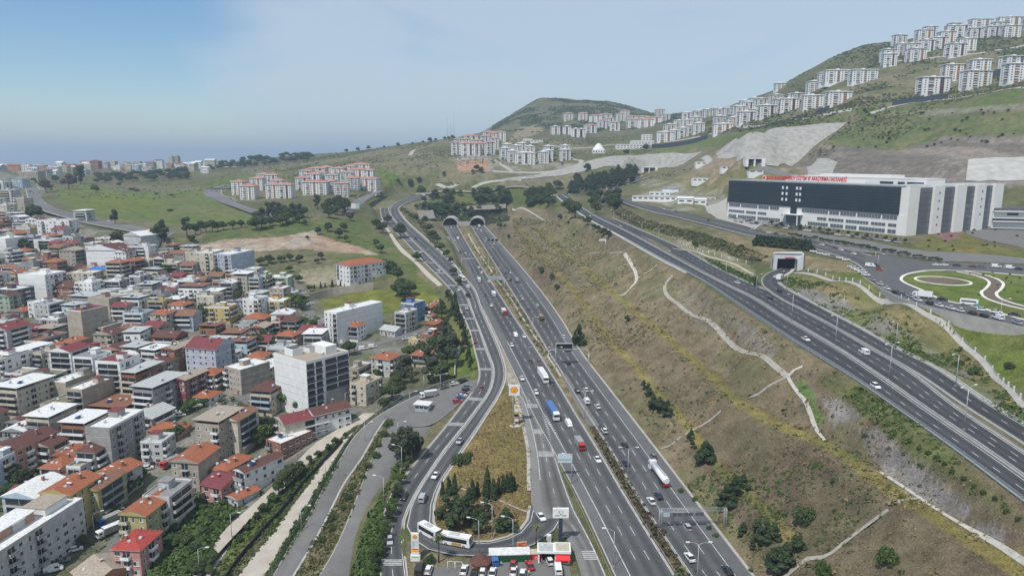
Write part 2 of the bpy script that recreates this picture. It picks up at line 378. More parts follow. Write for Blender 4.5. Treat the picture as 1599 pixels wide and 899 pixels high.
def dist_poly(x, y, cx, cy):
    """distance of points to a polyline, and the fractional index along it"""
    best = np.full(x.shape, 1e18); idx = np.zeros(x.shape)
    for i in range(len(cx) - 1):
        dx, dy = cx[i + 1] - cx[i], cy[i + 1] - cy[i]
        L2 = dx * dx + dy * dy + 1e-9
        t = np.clip(((x - cx[i]) * dx + (y - cy[i]) * dy) / L2, 0, 1)
        d = (x - cx[i] - t * dx) ** 2 + (y - cy[i] - t * dy) ** 2
        m = d < best
        best[m] = d[m]; idx[m] = (i + t)[m]
    return np.sqrt(best), idx
def inpoly(x, y, poly):
    r = np.zeros(np.shape(x), bool)
    k = len(poly)
    for i in range(k):
        x1, y1 = poly[i][0], poly[i][1]; x2, y2 = poly[(i + 1) % k][0], poly[(i + 1) % k][1]
        c = ((y1 > y) != (y2 > y))
        with np.errstate(divide='ignore', invalid='ignore'):
            xi = (x2 - x1) * (y - y1) / (y2 - y1 + 1e-12) + x1
        r ^= (c & (x < xi))
    return r
def smooth(t): t = np.clip(t, 0, 1); return t * t * (3 - 2 * t)

def catmull(P, step=4.0):
    """resample a polyline (n,k) with a centripetal-ish Catmull-Rom spline"""
    P = np.asarray(P, float); out = []
    n = len(P)
    for i in range(n - 1):
        p0 = P[max(i - 1, 0)]; p1 = P[i]; p2 = P[i + 1]; p3 = P[min(i + 2, n - 1)]
        L = np.linalg.norm((p2 - p1)[:2]); k = max(1, int(L / step))
        l1 = np.linalg.norm((p1 - p0)[:2]) + 1e-6; l2 = L + 1e-6; l3 = np.linalg.norm((p3 - p2)[:2]) + 1e-6
        m1 = ((p1 - p0) / l1 * l2 + (p2 - p1)) / 2 if i > 0 else p2 - p1
        m2 = ((p3 - p2) / l3 * l2 + (p2 - p1)) / 2 if i < n - 2 else p2 - p1
        for j in range(k):
            t = j / k
            out.append((2 * t ** 3 - 3 * t * t + 1) * p1 + (t ** 3 - 2 * t * t + t) * m1 + (-2 * t ** 3 + 3 * t * t) * p2 + (t ** 3 - t * t) * m2)
    out.append(P[-1])
    return np.array(out)
RD = {}
for nm, (Lp, Rp) in ROADS.items():
    both = catmull(np.hstack([Lp, Rp]), 6.0)
    RD[nm] = (both[:, :3], both[:, 3:])

rough = np.clip((H - 90) / 100, 0, 1) * np.clip((GY - 500) / 500, 0, 1)
nat = (fbm(GX, GY, 60, 4, 3) - .5)
H += nat * (1.2 + 10 * rough) + (fbm(GX, GY, 7, 3, 9) - .5) * (0.5 + 1.5 * rough)
# benches cut along the slope
BENCH = [([(835, 350), (870, 385), (905, 412), (960, 458), (1050, 532), (1105, 580), (1150, 622), (1215, 660), (1290, 692), (1420, 778), (1530, 850), (1620, 905)], 4.0),
         ([(800, 345), (850, 400), (905, 465), (955, 532), (1010, 590), (1075, 665), (1130, 735), (1200, 800), (1235, 840)], 3.0)]
def TnV(x, y):
    j = np.clip(np.searchsorted(ys, y) - 1, 0, NR - 2); v = (y - ys[j]) / (ys[j + 1] - ys[j])
    def row(jj):
        u = (x / wy[jj] + 1) / 2 * (NC - 1); i = np.clip(u.astype(int), 0, NC - 2); f = u - i
        return H[jj, i] * (1 - f) + H[jj, i + 1] * f
    return row(j) * (1 - v) + row(j + 1) * v
def sunk(x, y):
    j = np.clip(np.searchsorted(ys, y), 0, NR - 1); i = np.clip(np.round((x / wy[j] + 1) / 2 * (NC - 1)).astype(int), 0, NC - 1)
    return SINK[j, i] > 0
def raw_ground(px, py):
    lo, hi = 120.0, 5200.0
    rx, ry, rz = ray(px, py)
    t = 110.0; prev = t
    while t < 6000:
        if CZ + rz * t < Tn(rx * t, ry * t):
            lo, hi = prev, t
            for _ in range(18):
                m = (lo + hi) / 2
                if CZ + rz * m < Tn(rx * m, ry * m): hi = m
                else: lo = m
            return (rx * hi, ry * hi, Tn(rx * hi, ry * hi))
        prev = t; t *= 1.006
    t = 3000
    return (rx * t, ry * t, Tn(rx * t, ry * t))
def Tn(x, y):
    """ground height at one point, the same interpolation as the mesh"""
    j = int(np.searchsorted(ys, y)) - 1
    j = min(max(j, 0), NR - 2)
    v = (y - ys[j]) / (ys[j + 1] - ys[j])
    def row(jj):
        u = (x / wy[jj] + 1) / 2 * (NC - 1)
        i = min(max(int(u), 0), NC - 2); f = u - i
        return H[jj, i] * (1 - f) + H[jj, i + 1] * f
    return row(j) * (1 - v) + row(j + 1) * v
BW = []
for pts, w in BENCH:
    BW.append((catmull([raw_ground(*p) for p in pts], 8.0), w))
for c, w in BW:
    m = (GX > c[:, 0].min() - 30) & (GX < c[:, 0].max() + 30) & (GY > c[:, 1].min() - 30) & (GY < c[:, 1].max() + 30)
    d, ix = dist_poly(GX[m], GY[m], c[:, 0], c[:, 1])
    e = np.interp(ix, np.arange(len(c)), c[:, 2]) - 0.6
    wgt = 1 - smooth((d - w) / 6.0)
    H[m] = H[m] * (1 - wgt * .8) + e * wgt * .8

SINK = np.zeros_like(H)
for nm, poly, e, bl in PLAT:
    pw = poly if nm == 'hospital' else [at_e(x, y, e)[:2] for x, y in poly]
    xs = [p[0] for p in pw]; yy = [p[1] for p in pw]
    m = (GX > min(xs) - 60) & (GX < max(xs) + 60) & (GY > min(yy) - 60) & (GY < max(yy) + 60)
    ins = inpoly(GX[m], GY[m], pw)
    cl = pw + [pw[0]]
    d, _ = dist_poly(GX[m], GY[m], [p[0] for p in cl], [p[1] for p in cl])
    d[ins] = 0
    wgt = 1 - smooth(d / bl)
    H[m] = H[m] * (1 - wgt) + e * wgt
order = ['estate_slip_road', 'estate_road', 'field_road', 'hospital_road', 'dirt_lane', 'sand_track', 'empty_road', 'service_road', 'collector_road', 'slip_road', 'slip_road_inner', 'ramp', 'upper_highway_outer',
         'upper_highway', 'motorway_outbound', 'motorway_inbound']
for nm in order:
    Lw, Rw = RD[nm]
    c = (Lw + Rw) / 2; hw = np.linalg.norm((Lw - Rw)[:, :2], axis=1) / 2
    m = (GX > c[:, 0].min() - 40) & (GX < c[:, 0].max() + 40) & (GY > c[:, 1].min() - 40) & (GY < c[:, 1].max() + 40)
    st = max(1, len(c) // 140)
    cc = c[::st]; hh = hw[::st]
    if (len(c) - 1) % st: cc = np.vstack([cc, c[-1:]]); hh = np.append(hh, hw[-1])
    d, ix = dist_poly(GX[m], GY[m], cc[:, 0], cc[:, 1])
    e = np.interp(ix, np.arange(len(cc)), cc[:, 2]); w = np.interp(ix, np.arange(len(cc)), hh)
    wgt = 1 - smooth((d - w - 1.0) / (3.5 if nm in ('sand_track', 'dirt_lane', 'service_road', 'empty_road') else 24.0 if nm == 'hospital_road' else 9.0))
    H[m] = H[m] * (1 - wgt) + e * wgt
    s = SINK[m]; s[d < w - 0.2] = 0.35; SINK[m] = s

def G(px, py, h=0.0):
    """the ground point whose top (h metres up) shows at this place of the photograph"""
    rx, ry, rz = ray(px, py)
    t = 110.0; prev = t
    while t < 6000:
        if CZ + rz * t < Tn(rx * t, ry * t) + h:
            lo, hi = prev, t
            for _ in range(16):
                m = (lo + hi) / 2
                if CZ + rz * m < Tn(rx * m, ry * m) + h: hi = m
                else: lo = m
            return Vector((rx * hi, ry * hi, Tn(rx * hi, ry * hi)))
        prev = t; t *= 1.005
    return None

# ---------------- land cover (albedo painted per vertex, then broken up by the material) ----------------
PX, PY, PD = proj(GX, GY, H)
NA = fbm(GX, GY, 22, 5, 21); NB = fbm(GX, GY, 90, 4, 33); NCn = fbm(GX, GY, 6, 3, 41)
wob = (fbm(GX, GY, 12, 4, 55) - .5)
COL = np.zeros(GX.shape + (3,))
def C3(*c): return np.array(c)
def paint(mask, c1, c2=None, noise=None, amt=1.0):
    c1 = np.array(c1)
    if c2 is None: cc = np.broadcast_to(c1, COL[mask].shape)
    else:
        t = smooth((noise[mask] - .35) / .3)[:, None]
        cc = c1 * (1 - t) + np.array(c2) * t
    a = amt[mask][:, None] if isinstance(amt, np.ndarray) else amt
    COL[mask] = COL[mask] * (1 - a) + cc * a
allm = np.ones(GX.shape, bool)
paint(allm, (.105, .105, .050), (.165, .145, .088), NB)
paint(allm, (.085, .105, .036), None, None, smooth((NA - .5) / .2) * .6)
far = GY > 1600
paint(far, (.085, .090, .050), (.12, .115, .07), NA, .7)
def PP(poly, jit=6.0):
    sc = np.clip(PD / 300, 0, 9)
    j = wob * jit * 2 / np.maximum(sc, .6)
    return inpoly(PX + j, PY + j * .7, poly) & (GY > 100)
GREEN = (.088, .135, .022); GREEN2 = (.14, .165, .035); DRY = (.20, .155, .082); DRYR = (.165, .118, .075); BARE = (.33, .275, .20); GREY = (.25, .235, .215); OLIVE = (.125, .125, .052)
# town ground
paint(PP([(0, 262), (75, 262), (70, 300), (50, 320), (95, 345), (260, 380), (330, 400), (400, 425), (465, 440), (500, 470), (540, 520), (690, 520), (700, 600), (640, 622), (592, 642), (540, 665), (440, 770), (345, 899), (340, 999), (-300, 999), (-300, 262)]),
      (.20, .19, .165), (.12, .125, .075), NA)
# hillside by the motorway
HS = [(757, 340), (800, 322), (860, 318), (900, 340), (960, 368), (1040, 412), (1200, 510), (1290, 566), (1400, 643), (1599, 788), (1800, 930), (1800, 1100), (1180, 1100), (1176, 899), (1027, 705), (946, 600), (842, 450), (798, 400)]
hs = PP(HS)
paint(hs, (.185, .150, .092), (.140, .108, .076), NB)
paint(hs, (.130, .128, .060), None, None, smooth((NA - .50) / .14) * .6)
paint(PP([(780, 335), (900, 345), (1010, 410), (1090, 460), (1000, 470), (900, 430), (830, 390)], 14), (.15, .15, .075), (.205, .165, .10), NA, .7)
paint(PP([(1000, 500), (1180, 620), (1110, 700), (1000, 620), (930, 520)], 14), (.165, .130, .082), (.135, .112, .07), NA, .8)
paint(PP([(1060, 690), (1200, 640), (1400, 770), (1280, 860), (1200, 899), (1180, 860)], 14), (.130, .112, .066), (.135, .100, .070), NA, .85)
paint(PP([(1290, 870), (1400, 790), (1440, 785), (1599, 899), (1599, 999), (1230, 999)], 10), (.135, .105, .068), (.16, .13, .08), NA, .9)
paint(PP([(1390, 720), (1599, 840), (1599, 895), (1400, 780)], 8), (.16, .12, .085), (.12, .12, .055), NA, .8)
for c, w in BW:
    m = (GX > c[:, 0].min() - 20) & (GX < c[:, 0].max() + 20) & (GY > c[:, 1].min() - 20) & (GY < c[:, 1].max() + 20)
    d, _ = dist_poly(GX[m], GY[m], c[:, 0], c[:, 1])
    a = np.zeros(GX.shape); a[m] = (1 - smooth((d - w * .42 + (NA[m] - .5) * 1.0) / 1.3)) * .9
    paint(allm, (.215, .182, .060), (.165, .160, .050), NA, a)
# gravel scree patches
paint(PP([(1338, 668), (1372, 668), (1410, 706), (1450, 738), (1520, 795), (1508, 812), (1470, 800), (1420, 770), (1370, 730)], 7), (.185, .168, .150), (.23, .212, .195), NCn)
paint(PP([(1285, 620), (1330, 622), (1340, 650), (1300, 660)], 7), (.185, .168, .150), (.23, .212, .195), NCn)
paint(PP([(1515, 815), (1560, 820), (1575, 850), (1530, 845)], 5), (.22, .20, .185))
paint(PP([(1240, 595), (1262, 600), (1290, 660), (1270, 665)], 4), (.105, .16, .05))
paint(PP([(1160, 500), (1220, 545), (1200, 560), (1150, 530)], 5), (.22, .195, .18), None, None, .6)
paint(PP([(1050, 440), (1100, 460), (1170, 505), (1100, 520), (1060, 480)], 8), (.19, .175, .13), None, None, .6)
# kerb-side yellow and green strips of the upper highway
paint(PP([(1290, 570), (1420, 655), (1599, 800), (1599, 830), (1400, 690), (1280, 600)], 7), (.15, .125, .070), (.115, .125, .048), NA)
paint(PP([(1085, 398), (1160, 432), (1188, 440), (1192, 452), (1100, 412), (1040, 380), (960, 345), (920, 325), (925, 318), (1000, 350)], 4), (.11, .14, .045), (.17, .16, .09), NA)
paint(PP([(1060, 372), (1120, 388), (1180, 420), (1178, 432), (1110, 415), (1040, 390)], 4), (.30, .26, .19), (.17, .17, .08), NA)
paint(PP([(930, 290), (950, 315), (1010, 345), (1100, 365), (1200, 400), (1290, 420), (1240, 425), (1180, 410), (1060, 370), (960, 345), (915, 320)], 6), (.14, .115, .072), (.105, .105, .052), NA)
paint(PP([(1130, 365), (1262, 400), (1330, 408), (1340, 425), (1240, 420), (1150, 395)], 4), (.17, .15, .07), (.23, .18, .11), NA)
# rock cutting between the ramp and the hospital wall
paint(PP([(1228, 430), (1262, 430), (1400, 480), (1500, 540), (1599, 640), (1640, 680), (1599, 672), (1440, 578), (1315, 503), (1225, 452)], 3), (.20, .185, .165), (.14, .15, .06), NA)
paint(PP([(1240, 425), (1300, 430), (1480, 515), (1599, 640), (1599, 655), (1470, 550), (1380, 495), (1240, 440)], 4), (.20, .165, .08), (.15, .15, .06), NA)
paint(PP([(1270, 425), (1345, 428), (1430, 478), (1599, 520), (1640, 540), (1640, 650), (1599, 625), (1480, 510), (1400, 470)], 3), (.11, .145, .030), (.15, .15, .05), NA)
# island by the filling station
paint(PP([(800, 588), (812, 600), (826, 660), (830, 760), (827, 810), (770, 846), (720, 847), (676, 826), (676, 788), (700, 735), (745, 675)], 1.5), (.225, .165, .065), (.17, .145, .05), NA)
paint(PP([(690, 770), (760, 765), (826, 800), (770, 846), (720, 847), (676, 826)], 8), (.15, .105, .06), None, None, .7)
paint(PP([(634, 842), (700, 868), (770, 872), (870, 850), (876, 825), (905, 899), (890, 999), (636, 999)], 1), (.12, .135, .05), (.17, .15, .09), NA)
# medians
paint(PP([(714, 355), (733, 355), (797, 450), (890, 600), (956, 705), (1078, 899), (1130, 980), (1106, 980), (1054, 899), (936, 705), (872, 600), (774, 450)], .5), (.13, .11, .055), (.22, .18, .10), NCn)
paint(PP([(738, 448), (747, 466), (766, 500), (789, 548), (812, 600), (800, 606), (789, 600), (787, 575), (780, 548), (762, 508), (744, 472)], 0), (.34, .30, .235))
# banks by the left roads
paint(PP([(600, 648), (628, 650), (584, 712), (556, 782), (500, 899), (450, 980), (420, 980), (458, 899), (528, 769), (567, 713)], 2), (.13, .135, .06), (.18, .145, .09), NA)
paint(PP([(640, 700), (600, 770), (585, 830), (592, 899), (560, 999), (547, 899), (570, 827), (623, 724)], 2), GREEN, (.06, .10, .02), NA)
paint(PP([(565, 660), (545, 700), (500, 775), (430, 899), (415, 899), (470, 800), (530, 715)], 1), (.07, .105, .028), OLIVE, NA)
paint(PP([(540, 668), (500, 715), (430, 790), (350, 899), (330, 899), (372, 838), (406, 785), (447, 748), (505, 700)], 1), (.075, .11, .025), (.12, .15, .04), NA)
paint(PP([(560, 395), (620, 400), (700, 475), (735, 520), (745, 560), (742, 590), (700, 600), (680, 520), (640, 460)], 3), (.14, .14, .05), (.10, .13, .03), NA)
paint(PP([(500, 470), (560, 455), (640, 448), (690, 465), (650, 480), (560, 500), (520, 515)], 3), (.105, .14, .03), (.15, .155, .035), NA)
# waste ground and green fields
paint(PP([(85, 300), (130, 285), (200, 300), (330, 296), (330, 312), (380, 330), (430, 350), (380, 362), (270, 350), (170, 340), (110, 330)], 5), (.100, .142, .036), (.13, .138, .052), NA)
paint(PP([(85, 300), (150, 292), (260, 318), (220, 330), (130, 322)], 5), (.135, .155, .03), (.10, .13, .035), NA)
paint(PP([(330, 360), (420, 345), (560, 340), (600, 370), (660, 420), (640, 440), (520, 405), (460, 375), (300, 378)], 4), (.085, .115, .035), (.125, .13, .052), NA)
paint(PP([(300, 285), (420, 270), (600, 262), (640, 285), (600, 300), (480, 262), (330, 300)], 4), (.09, .13, .03), (.115, .125, .045), NA)
paint(PP([(290, 388), (350, 374), (440, 370), (490, 360), (505, 372), (560, 385), (592, 398), (520, 394), (470, 388), (400, 392), (330, 394)], 2), (.36, .31, .245), (.30, .22, .16), NA)
paint(PP([(485, 362), (520, 374), (575, 392), (560, 396), (500, 380)], 2), (.33, .23, .16))
paint(PP([(470, 422), (530, 412), (552, 418), (545, 438), (500, 448), (462, 440)], 1), (.27, .235, .165), (.22, .21, .13), NA)
paint(PP([(690, 300), (740, 285), (900, 300), (870, 330), (790, 318), (770, 345), (700, 345), (660, 320)], 3), (.11, .12, .04), (.08, .10, .03), NA)
paint(PP([(700, 246), (760, 240), (860, 254), (905, 256), (885, 262), (760, 268), (705, 250)], 3), (.26, .24, .21), (.15, .15, .08), NA)
paint(PP([(715, 252), (760, 248), (765, 266), (715, 268)], 3), (.33, .20, .13))
paint(PP([(790, 225), (810, 200), (842, 196), (850, 205), (830, 212), (800, 232)], 3), (.30, .24, .17), None, None, .6)
# rock cut and shotcrete behind the hospital
rock = PP([(1262, 240), (1290, 222), (1400, 236), (1480, 214), (1640, 208), (1640, 292), (1290, 290), (1240, 262)], 5)
paint(rock, (.22, .19, .16), (.135, .12, .10), fbm(GX * .22, H * 2.2, 9, 4, 71))
paint(PP([(1085, 262), (1120, 235), (1150, 230), (1160, 260), (1240, 262), (1200, 290), (1050, 300), (1000, 300)], 4), (.26, .20, .14), (.14, .14, .06), NA)
paint(PP([(1000, 275), (1130, 300), (1135, 335), (1060, 330), (1000, 305)], 3), (.26, .24, .20), (.15, .15, .08), NA)
paint(PP([(1320, 195), (1420, 190), (1640, 170), (1640, 210), (1480, 214), (1400, 236), (1285, 225)], 5), (.095, .115, .045), (.13, .135, .06), NA)
paint(PP([(1330, 170), (1500, 155), (1640, 130), (1640, 160), (1480, 178), (1350, 190)], 4), (.085, .125, .03), (.115, .12, .05), NA)
paint(PP([(1050, 226), (1130, 214), (1180, 204), (1260, 190), (1330, 176), (1330, 184), (1200, 200), (1100, 232)], 4), (.085, .13, .03), None, None, .7)
paint(PP([(1340, 178), (1450, 172), (1620, 160), (1620, 168), (1460, 180)], 2), (.25, .23, .2), None, None, .5)
paint(PP([(930, 245), (1000, 240), (1080, 236), (1080, 228), (960, 236)], 3), (.10, .135, .035), None, None, .7)
# hospital gardens
paint(PP([(1425, 385), (1480, 352), (1500, 345), (1510, 355), (1540, 380), (1599, 395), (1640, 400), (1640, 412), (1500, 395)], 1), (.15, .13, .045), (.11, .13, .035), NA)
paint(PP([(1455, 365), (1495, 352), (1505, 365), (1480, 378)], 2), (.22, .11, .12), None, None, .8)
paint(PP([(1410, 432), (1449, 423), (1533, 425), (1640, 432), (1640, 510), (1533, 481), (1477, 469), (1438, 452), (1408, 437)], .5), (.105, .145, .030), (.125, .15, .04), NA)

nv = NR * NC
me = bpy.data.meshes.new('ground')
verts = np.stack([GX, GY, H - SINK], -1).reshape(-1, 3)
idx = np.arange(nv).reshape(NR, NC)
q = np.stack([idx[:-1, :-1], idx[:-1, 1:], idx[1:, 1:], idx[1:, :-1]], -1).reshape(-1, 4)
me.vertices.add(nv); me.vertices.foreach_set('co', verts.ravel())
me.loops.add(q.size); me.loops.foreach_set('vertex_index', q.ravel())
me.polygons.add(len(q)); me.polygons.foreach_set('loop_start', np.arange(0, q.size, 4)); me.polygons.foreach_set('loop_total', np.full(len(q), 4))
me.update(calc_edges=True)
me.polygons.foreach_set('use_smooth', np.ones(len(q), bool))
at = me.color_attributes.new('cover', 'FLOAT_COLOR', 'POINT')
at.data.foreach_set('color', np.concatenate([COL.reshape(-1, 3), np.ones((nv, 1))], 1).ravel())
ground = bpy.data.objects.new('ground', me); col.objects.link(ground)
tag(ground, kind='structure')
gm = bpy.data.materials.new('ground_cover'); gm.use_nodes = True
nt = gm.node_tree; b = nt.nodes['Principled BSDF']; b.inputs['Roughness'].default_value = .95; b.inputs['Specular IOR Level'].default_value = .1
va = nt.nodes.new('ShaderNodeAttribute'); va.attribute_name = 'cover'
ge = nt.nodes.new('ShaderNodeNewGeometry')
def nz(scale, det=5, rgh=.6, dim='3D'):
    n = nt.nodes.new('ShaderNodeTexNoise'); n.inputs['Scale'].default_value = scale; n.inputs['Detail'].default_value = det; n.inputs['Roughness'].default_value = rgh
    nt.links.new(ge.outputs['Position'], n.inputs['Vector']); return n
def mrange(src, a, b_, c, d, sm=True):
    r = nt.nodes.new('ShaderNodeMapRange'); r.inputs['From Min'].default_value = a; r.inputs['From Max'].default_value = b_
    r.inputs['To Min'].default_value = c; r.inputs['To Max'].default_value = d
    if sm: r.interpolation_type = 'SMOOTHSTEP'
    nt.links.new(src, r.inputs['Value']); return r.outputs['Result']
na = nz(.13, 9, .72); nb = nz(2.2, 6, .75); nc = nz(.03, 5, .6)
v1 = mrange(na.outputs['Fac'], .3, .7, .68, 1.34)
v2 = mrange(nb.outputs['Fac'], .32, .68, .58, 1.40)
mu = nt.nodes.new('ShaderNodeMath'); mu.operation = 'MULTIPLY'; nt.links.new(v1, mu.inputs[0]); nt.links.new(v2, mu.inputs[1])
vm = nt.nodes.new('ShaderNodeVectorMath'); vm.operation = 'SCALE'
nt.links.new(va.outputs['Color'], vm.inputs[0]); nt.links.new(mu.outputs[0], vm.inputs['Scale'])
# tussocks
vo = nt.nodes.new('ShaderNodeTexVoronoi'); vo.inputs['Scale'].default_value = .62; vo.inputs['Randomness'].default_value = 1
nt.links.new(ge.outputs['Position'], vo.inputs['Vector'])
tu = mrange(vo.outputs['Distance'], .12, .34, 1, 0)
tm = mrange(nc.outputs['Fac'], .44, .62, 0, .8)
mt = nt.nodes.new('ShaderNodeMath'); mt.operation = 'MULTIPLY'; nt.links.new(tu, mt.inputs[0]); nt.links.new(tm, mt.inputs[1])
mxx = nt.nodes.new('ShaderNodeMix'); mxx.data_type = 'RGBA'
nt.links.new(mt.outputs[0], mxx.inputs['Factor']); nt.links.new(vm.outputs[0], mxx.inputs['A']); mxx.inputs['B'].default_value = (.055, .065, .025, 1)
nt.links.new(mxx.outputs['Result'], b.inputs['Base Color'])
bp = nt.nodes.new('ShaderNodeBump'); bp.inputs['Strength'].default_value = .5; bp.inputs['Distance'].default_value = 1.0
nt.links.new(nb.outputs['Fac'], bp.inputs['Height']); nt.links.new(bp.outputs['Normal'], b.inputs['Normal'])
me.materials.append(gm)

# sea
sea = MB(); SEA = -95.0
sm_ = mat('sea_water', (.025, .06, .10), rough=.28, spec=.5)
sea.face([(-60000, 1500, SEA), (60000, 1500, SEA), (60000, 70000, SEA), (-60000, 70000, SEA)], sm_)
tag(sea.build('sea'), kind='structure')
# ================= ROADS =================
ASPH = mat('asphalt', (.105, .105, .106), rough=.9, nscale=.22, rgb2=(.085, .086, .088))
ASPH_L = mat('asphalt_old', (.165, .160, .152), rough=.9, nscale=.2, rgb2=(.135, .132, .127))
ASPH_D = mat('asphalt_new', (.066, .067, .071), rough=.85, nscale=.2, rgb2=(.052, .053, .058))
SAND = mat('sandy_track', (.36, .32, .27), rough=.95, nscale=.25, rgb2=(.45, .41, .35))
CONC = mat('concrete', (.40, .38, .34), rough=.9, nscale=.3, rgb2=(.30, .29, .265))
PAINT = mat('road_paint', (.50, .50, .485), rough=.8, noise=.3, nscale=.5)
KERB = mat('kerb_stone', (.43, .41, .375), rough=.9, nscale=.4, rgb2=(.33, .31, .28))
STEEL = mat('galvanised_steel', (.42, .43, .44), rough=.45, metal=.4)
DARKST = mat('dark_steel', (.06, .065, .07), rough=.5, metal=.2)
def lerp3(a, b, t): return a + (b - a) * t
def ribbon(name, Lw, Rw, m, lift, nx=1, drape=False, a=0.0, b_=1.0, mb=None):
    s = mb or MB()
    i0 = len(s.v); n = len(Lw)
    for i in range(n):
        for k in range(nx + 1):
            p = lerp3(Lw[i], Rw[i], a + (b_ - a) * k / nx)
            z = Tn(p[0], p[1]) if drape else p[2]
            s.v.append((p[0], p[1], z + lift))
    mi = s.mi(m)
    for i in range(n - 1):
        for k in range(nx):
            q = i0 + i * (nx + 1) + k
            s.f.append((q, q + 1, q + nx + 2, q + nx + 1)); s.m.append(mi); s.smooth.append(False)
    if mb is None: return s.build(name)
def off_line(C, off):
    """shift a polyline sideways in plan (positive = to the right of travel)"""
    C = np.asarray(C); d = np.gradient(C[:, :2], axis=0); d /= (np.linalg.norm(d, axis=1)[:, None] + 1e-9)
    o = C.copy(); o[:, 0] += d[:, 1] * off; o[:, 1] -= d[:, 0] * off
    return o
lift = {}
LANES = {'motorway_outbound': [.02, .25, .48, .74], 'motorway_inbound': [.24, .48, .73, .98], 'slip_road': [.04, .5, .96], 'slip_road_inner': [.05, .48, .9], 'upper_highway': [.06, .48, .94], 'upper_highway_outer': [.05, .36, .66, .95], 'ramp': [.06, .5, .94], 'collector_road': [.3, .62, .95], 'hospital_road': [.03, .5, .97]}
def wear_attr(o, nm):
    ln = LANES.get(nm); n = len(o.data.vertices); W = np.zeros((n, 4)); W[:, 3] = 1
    t = (np.arange(n) % 25) / 24.0; row = np.arange(n) // 25
    w = np.zeros(n)
    if ln:
        w += np.where((t < ln[0] - .02) | (t > ln[-1] + .02), -.22, 0)
        for a, b in zip(ln, ln[1:]): w += np.clip(1 - np.abs(t - (a + b) / 2) / ((b - a) * .42), 0, 1) * .40
    w += (vnoise(row / 5.0, t * 2.0, 77) - .5) * .30
    W[:, :3] = w[:, None] + .5
    at_ = o.data.color_attributes.new('wear', 'FLOAT_COLOR', 'POINT'); at_.data.foreach_set('color', W.ravel())
def add_wear(m):
    nt_ = m.node_tree; b = nt_.nodes['Principled BSDF']; src = b.inputs['Base Color'].links[0].from_socket
    at_ = nt_.nodes.new('ShaderNodeAttribute'); at_.attribute_name = 'wear'; r = nt_.nodes.new('ShaderNodeMapRange'); r.inputs['From Min'].default_value = 0; r.inputs['From Max'].default_value = 1; r.inputs['To Min'].default_value = 1.5; r.inputs['To Max'].default_value = .5
    nt_.links.new(at_.outputs['Fac'], r.inputs['Value']); n = nt_.nodes.new('ShaderNodeTexNoise'); n.inputs['Scale'].default_value = 1.6; n.inputs['Detail'].default_value = 6; g = nt_.nodes.new('ShaderNodeNewGeometry'); nt_.links.new(g.outputs['Position'], n.inputs['Vector'])
    q = nt_.nodes.new('ShaderNodeMath'); q.operation = 'MULTIPLY_ADD'; q.inputs[1].default_value = .5; q.inputs[2].default_value = .75; nt_.links.new(n.outputs['Fac'], q.inputs[0]); q2 = nt_.nodes.new('ShaderNodeMath'); q2.operation = 'MULTIPLY'; nt_.links.new(q.outputs[0], q2.inputs[0]); nt_.links.new(r.outputs['Result'], q2.inputs[1])
    v = nt_.nodes.new('ShaderNodeVectorMath'); v.operation = 'SCALE'; nt_.links.new(src, v.inputs[0]); nt_.links.new(q2.outputs[0], v.inputs['Scale']); nt_.links.new(v.outputs[0], b.inputs['Base Color'])
ASPH_W = {}
for m_ in (ASPH, ASPH_L, ASPH_D): c_ = m_.copy(); c_.name = m_.name + '_worn'; add_wear(c_); ASPH_W[m_.name] = c_
roadmat = {'sand_track': SAND, 'dirt_lane': SAND, 'empty_road': ASPH_L, 'service_road': ASPH_L, 'slip_road': ASPH, 'upper_highway': ASPH_D, 'upper_highway_outer': ASPH_D, 'ramp': ASPH_D,
           'hospital_road': ASPH, 'field_road': ASPH_L, 'estate_road': ASPH_L, 'collector_road': ASPH_L, 'estate_slip_road': ASPH_L}
for k, nm in enumerate(order):
    Lw, Rw = RD[nm]
    lift[nm] = .06 + .006 * k
    o = ribbon(nm, Lw, Rw, roadmat.get(nm, ASPH), lift[nm], nx=24)
    wear_attr(o, nm)
    if o.data.materials[0].name in ASPH_W: o.data.materials[0] = ASPH_W[o.data.materials[0].name]
    tag(o, kind='structure')
def runlen(C): return np.concatenate([[0], np.cumsum(np.linalg.norm(np.diff(C[:, :2], axis=0), axis=1))])
def solid(s, nm, t, w=.22, i0=0.0, i1=1.0):
    Lw, Rw = RD[nm]; C = lerp3(Lw, Rw, t); n = len(C)
    C = C[int(i0 * (n - 1)):int(i1 * (n - 1)) + 1]
    ribbon('', off_line(C, -w / 2), off_line(C, w / 2), PAINT, lift[nm] + .02, mb=s)
def dashed(s, nm, t, w=.16, on=3.5, per=11.0, i0=0.0, i1=1.0):
    Lw, Rw = RD[nm]; C = lerp3(Lw, Rw, t); n = len(C)
    C = C[int(i0 * (n - 1)):int(i1 * (n - 1)) + 1]
    L = runlen(C); s0 = 0.0
    a_, b2 = off_line(C, -w / 2), off_line(C, w / 2)
    while s0 + on < L[-1]:
        q = [np.array([np.interp(s0 + u, L, A[:, j]) for j in range(3)]) for A in (a_, b2) for u in (0, on)]
        z = lift[nm] + .02
        s.face([q[0] + [0, 0, z], q[2] + [0, 0, z], q[3] + [0, 0, z], q[1] + [0, 0, z]], PAINT)
        s0 += per
mk = MB()
solid(mk, 'motorway_inbound', .985, i1=1); solid(mk, 'motorway_inbound', .24, .25, .72); solid(mk, 'motorway_inbound', .015, .25, 0, .30)
for t in (.48, .73): dashed(mk, 'motorway_inbound', t, .17, 4.5, 12, .6)
for t in (.26, .5, .75): dashed(mk, 'motorway_inbound', t, .17, 4.5, 12, 0, .6)
solid(mk, 'motorway_outbound', .02); solid(mk, 'motorway_outbound', .74, .2, .5)
for t in (.25, .48): dashed(mk, 'motorway_outbound', t, .17, 4.5, 12)
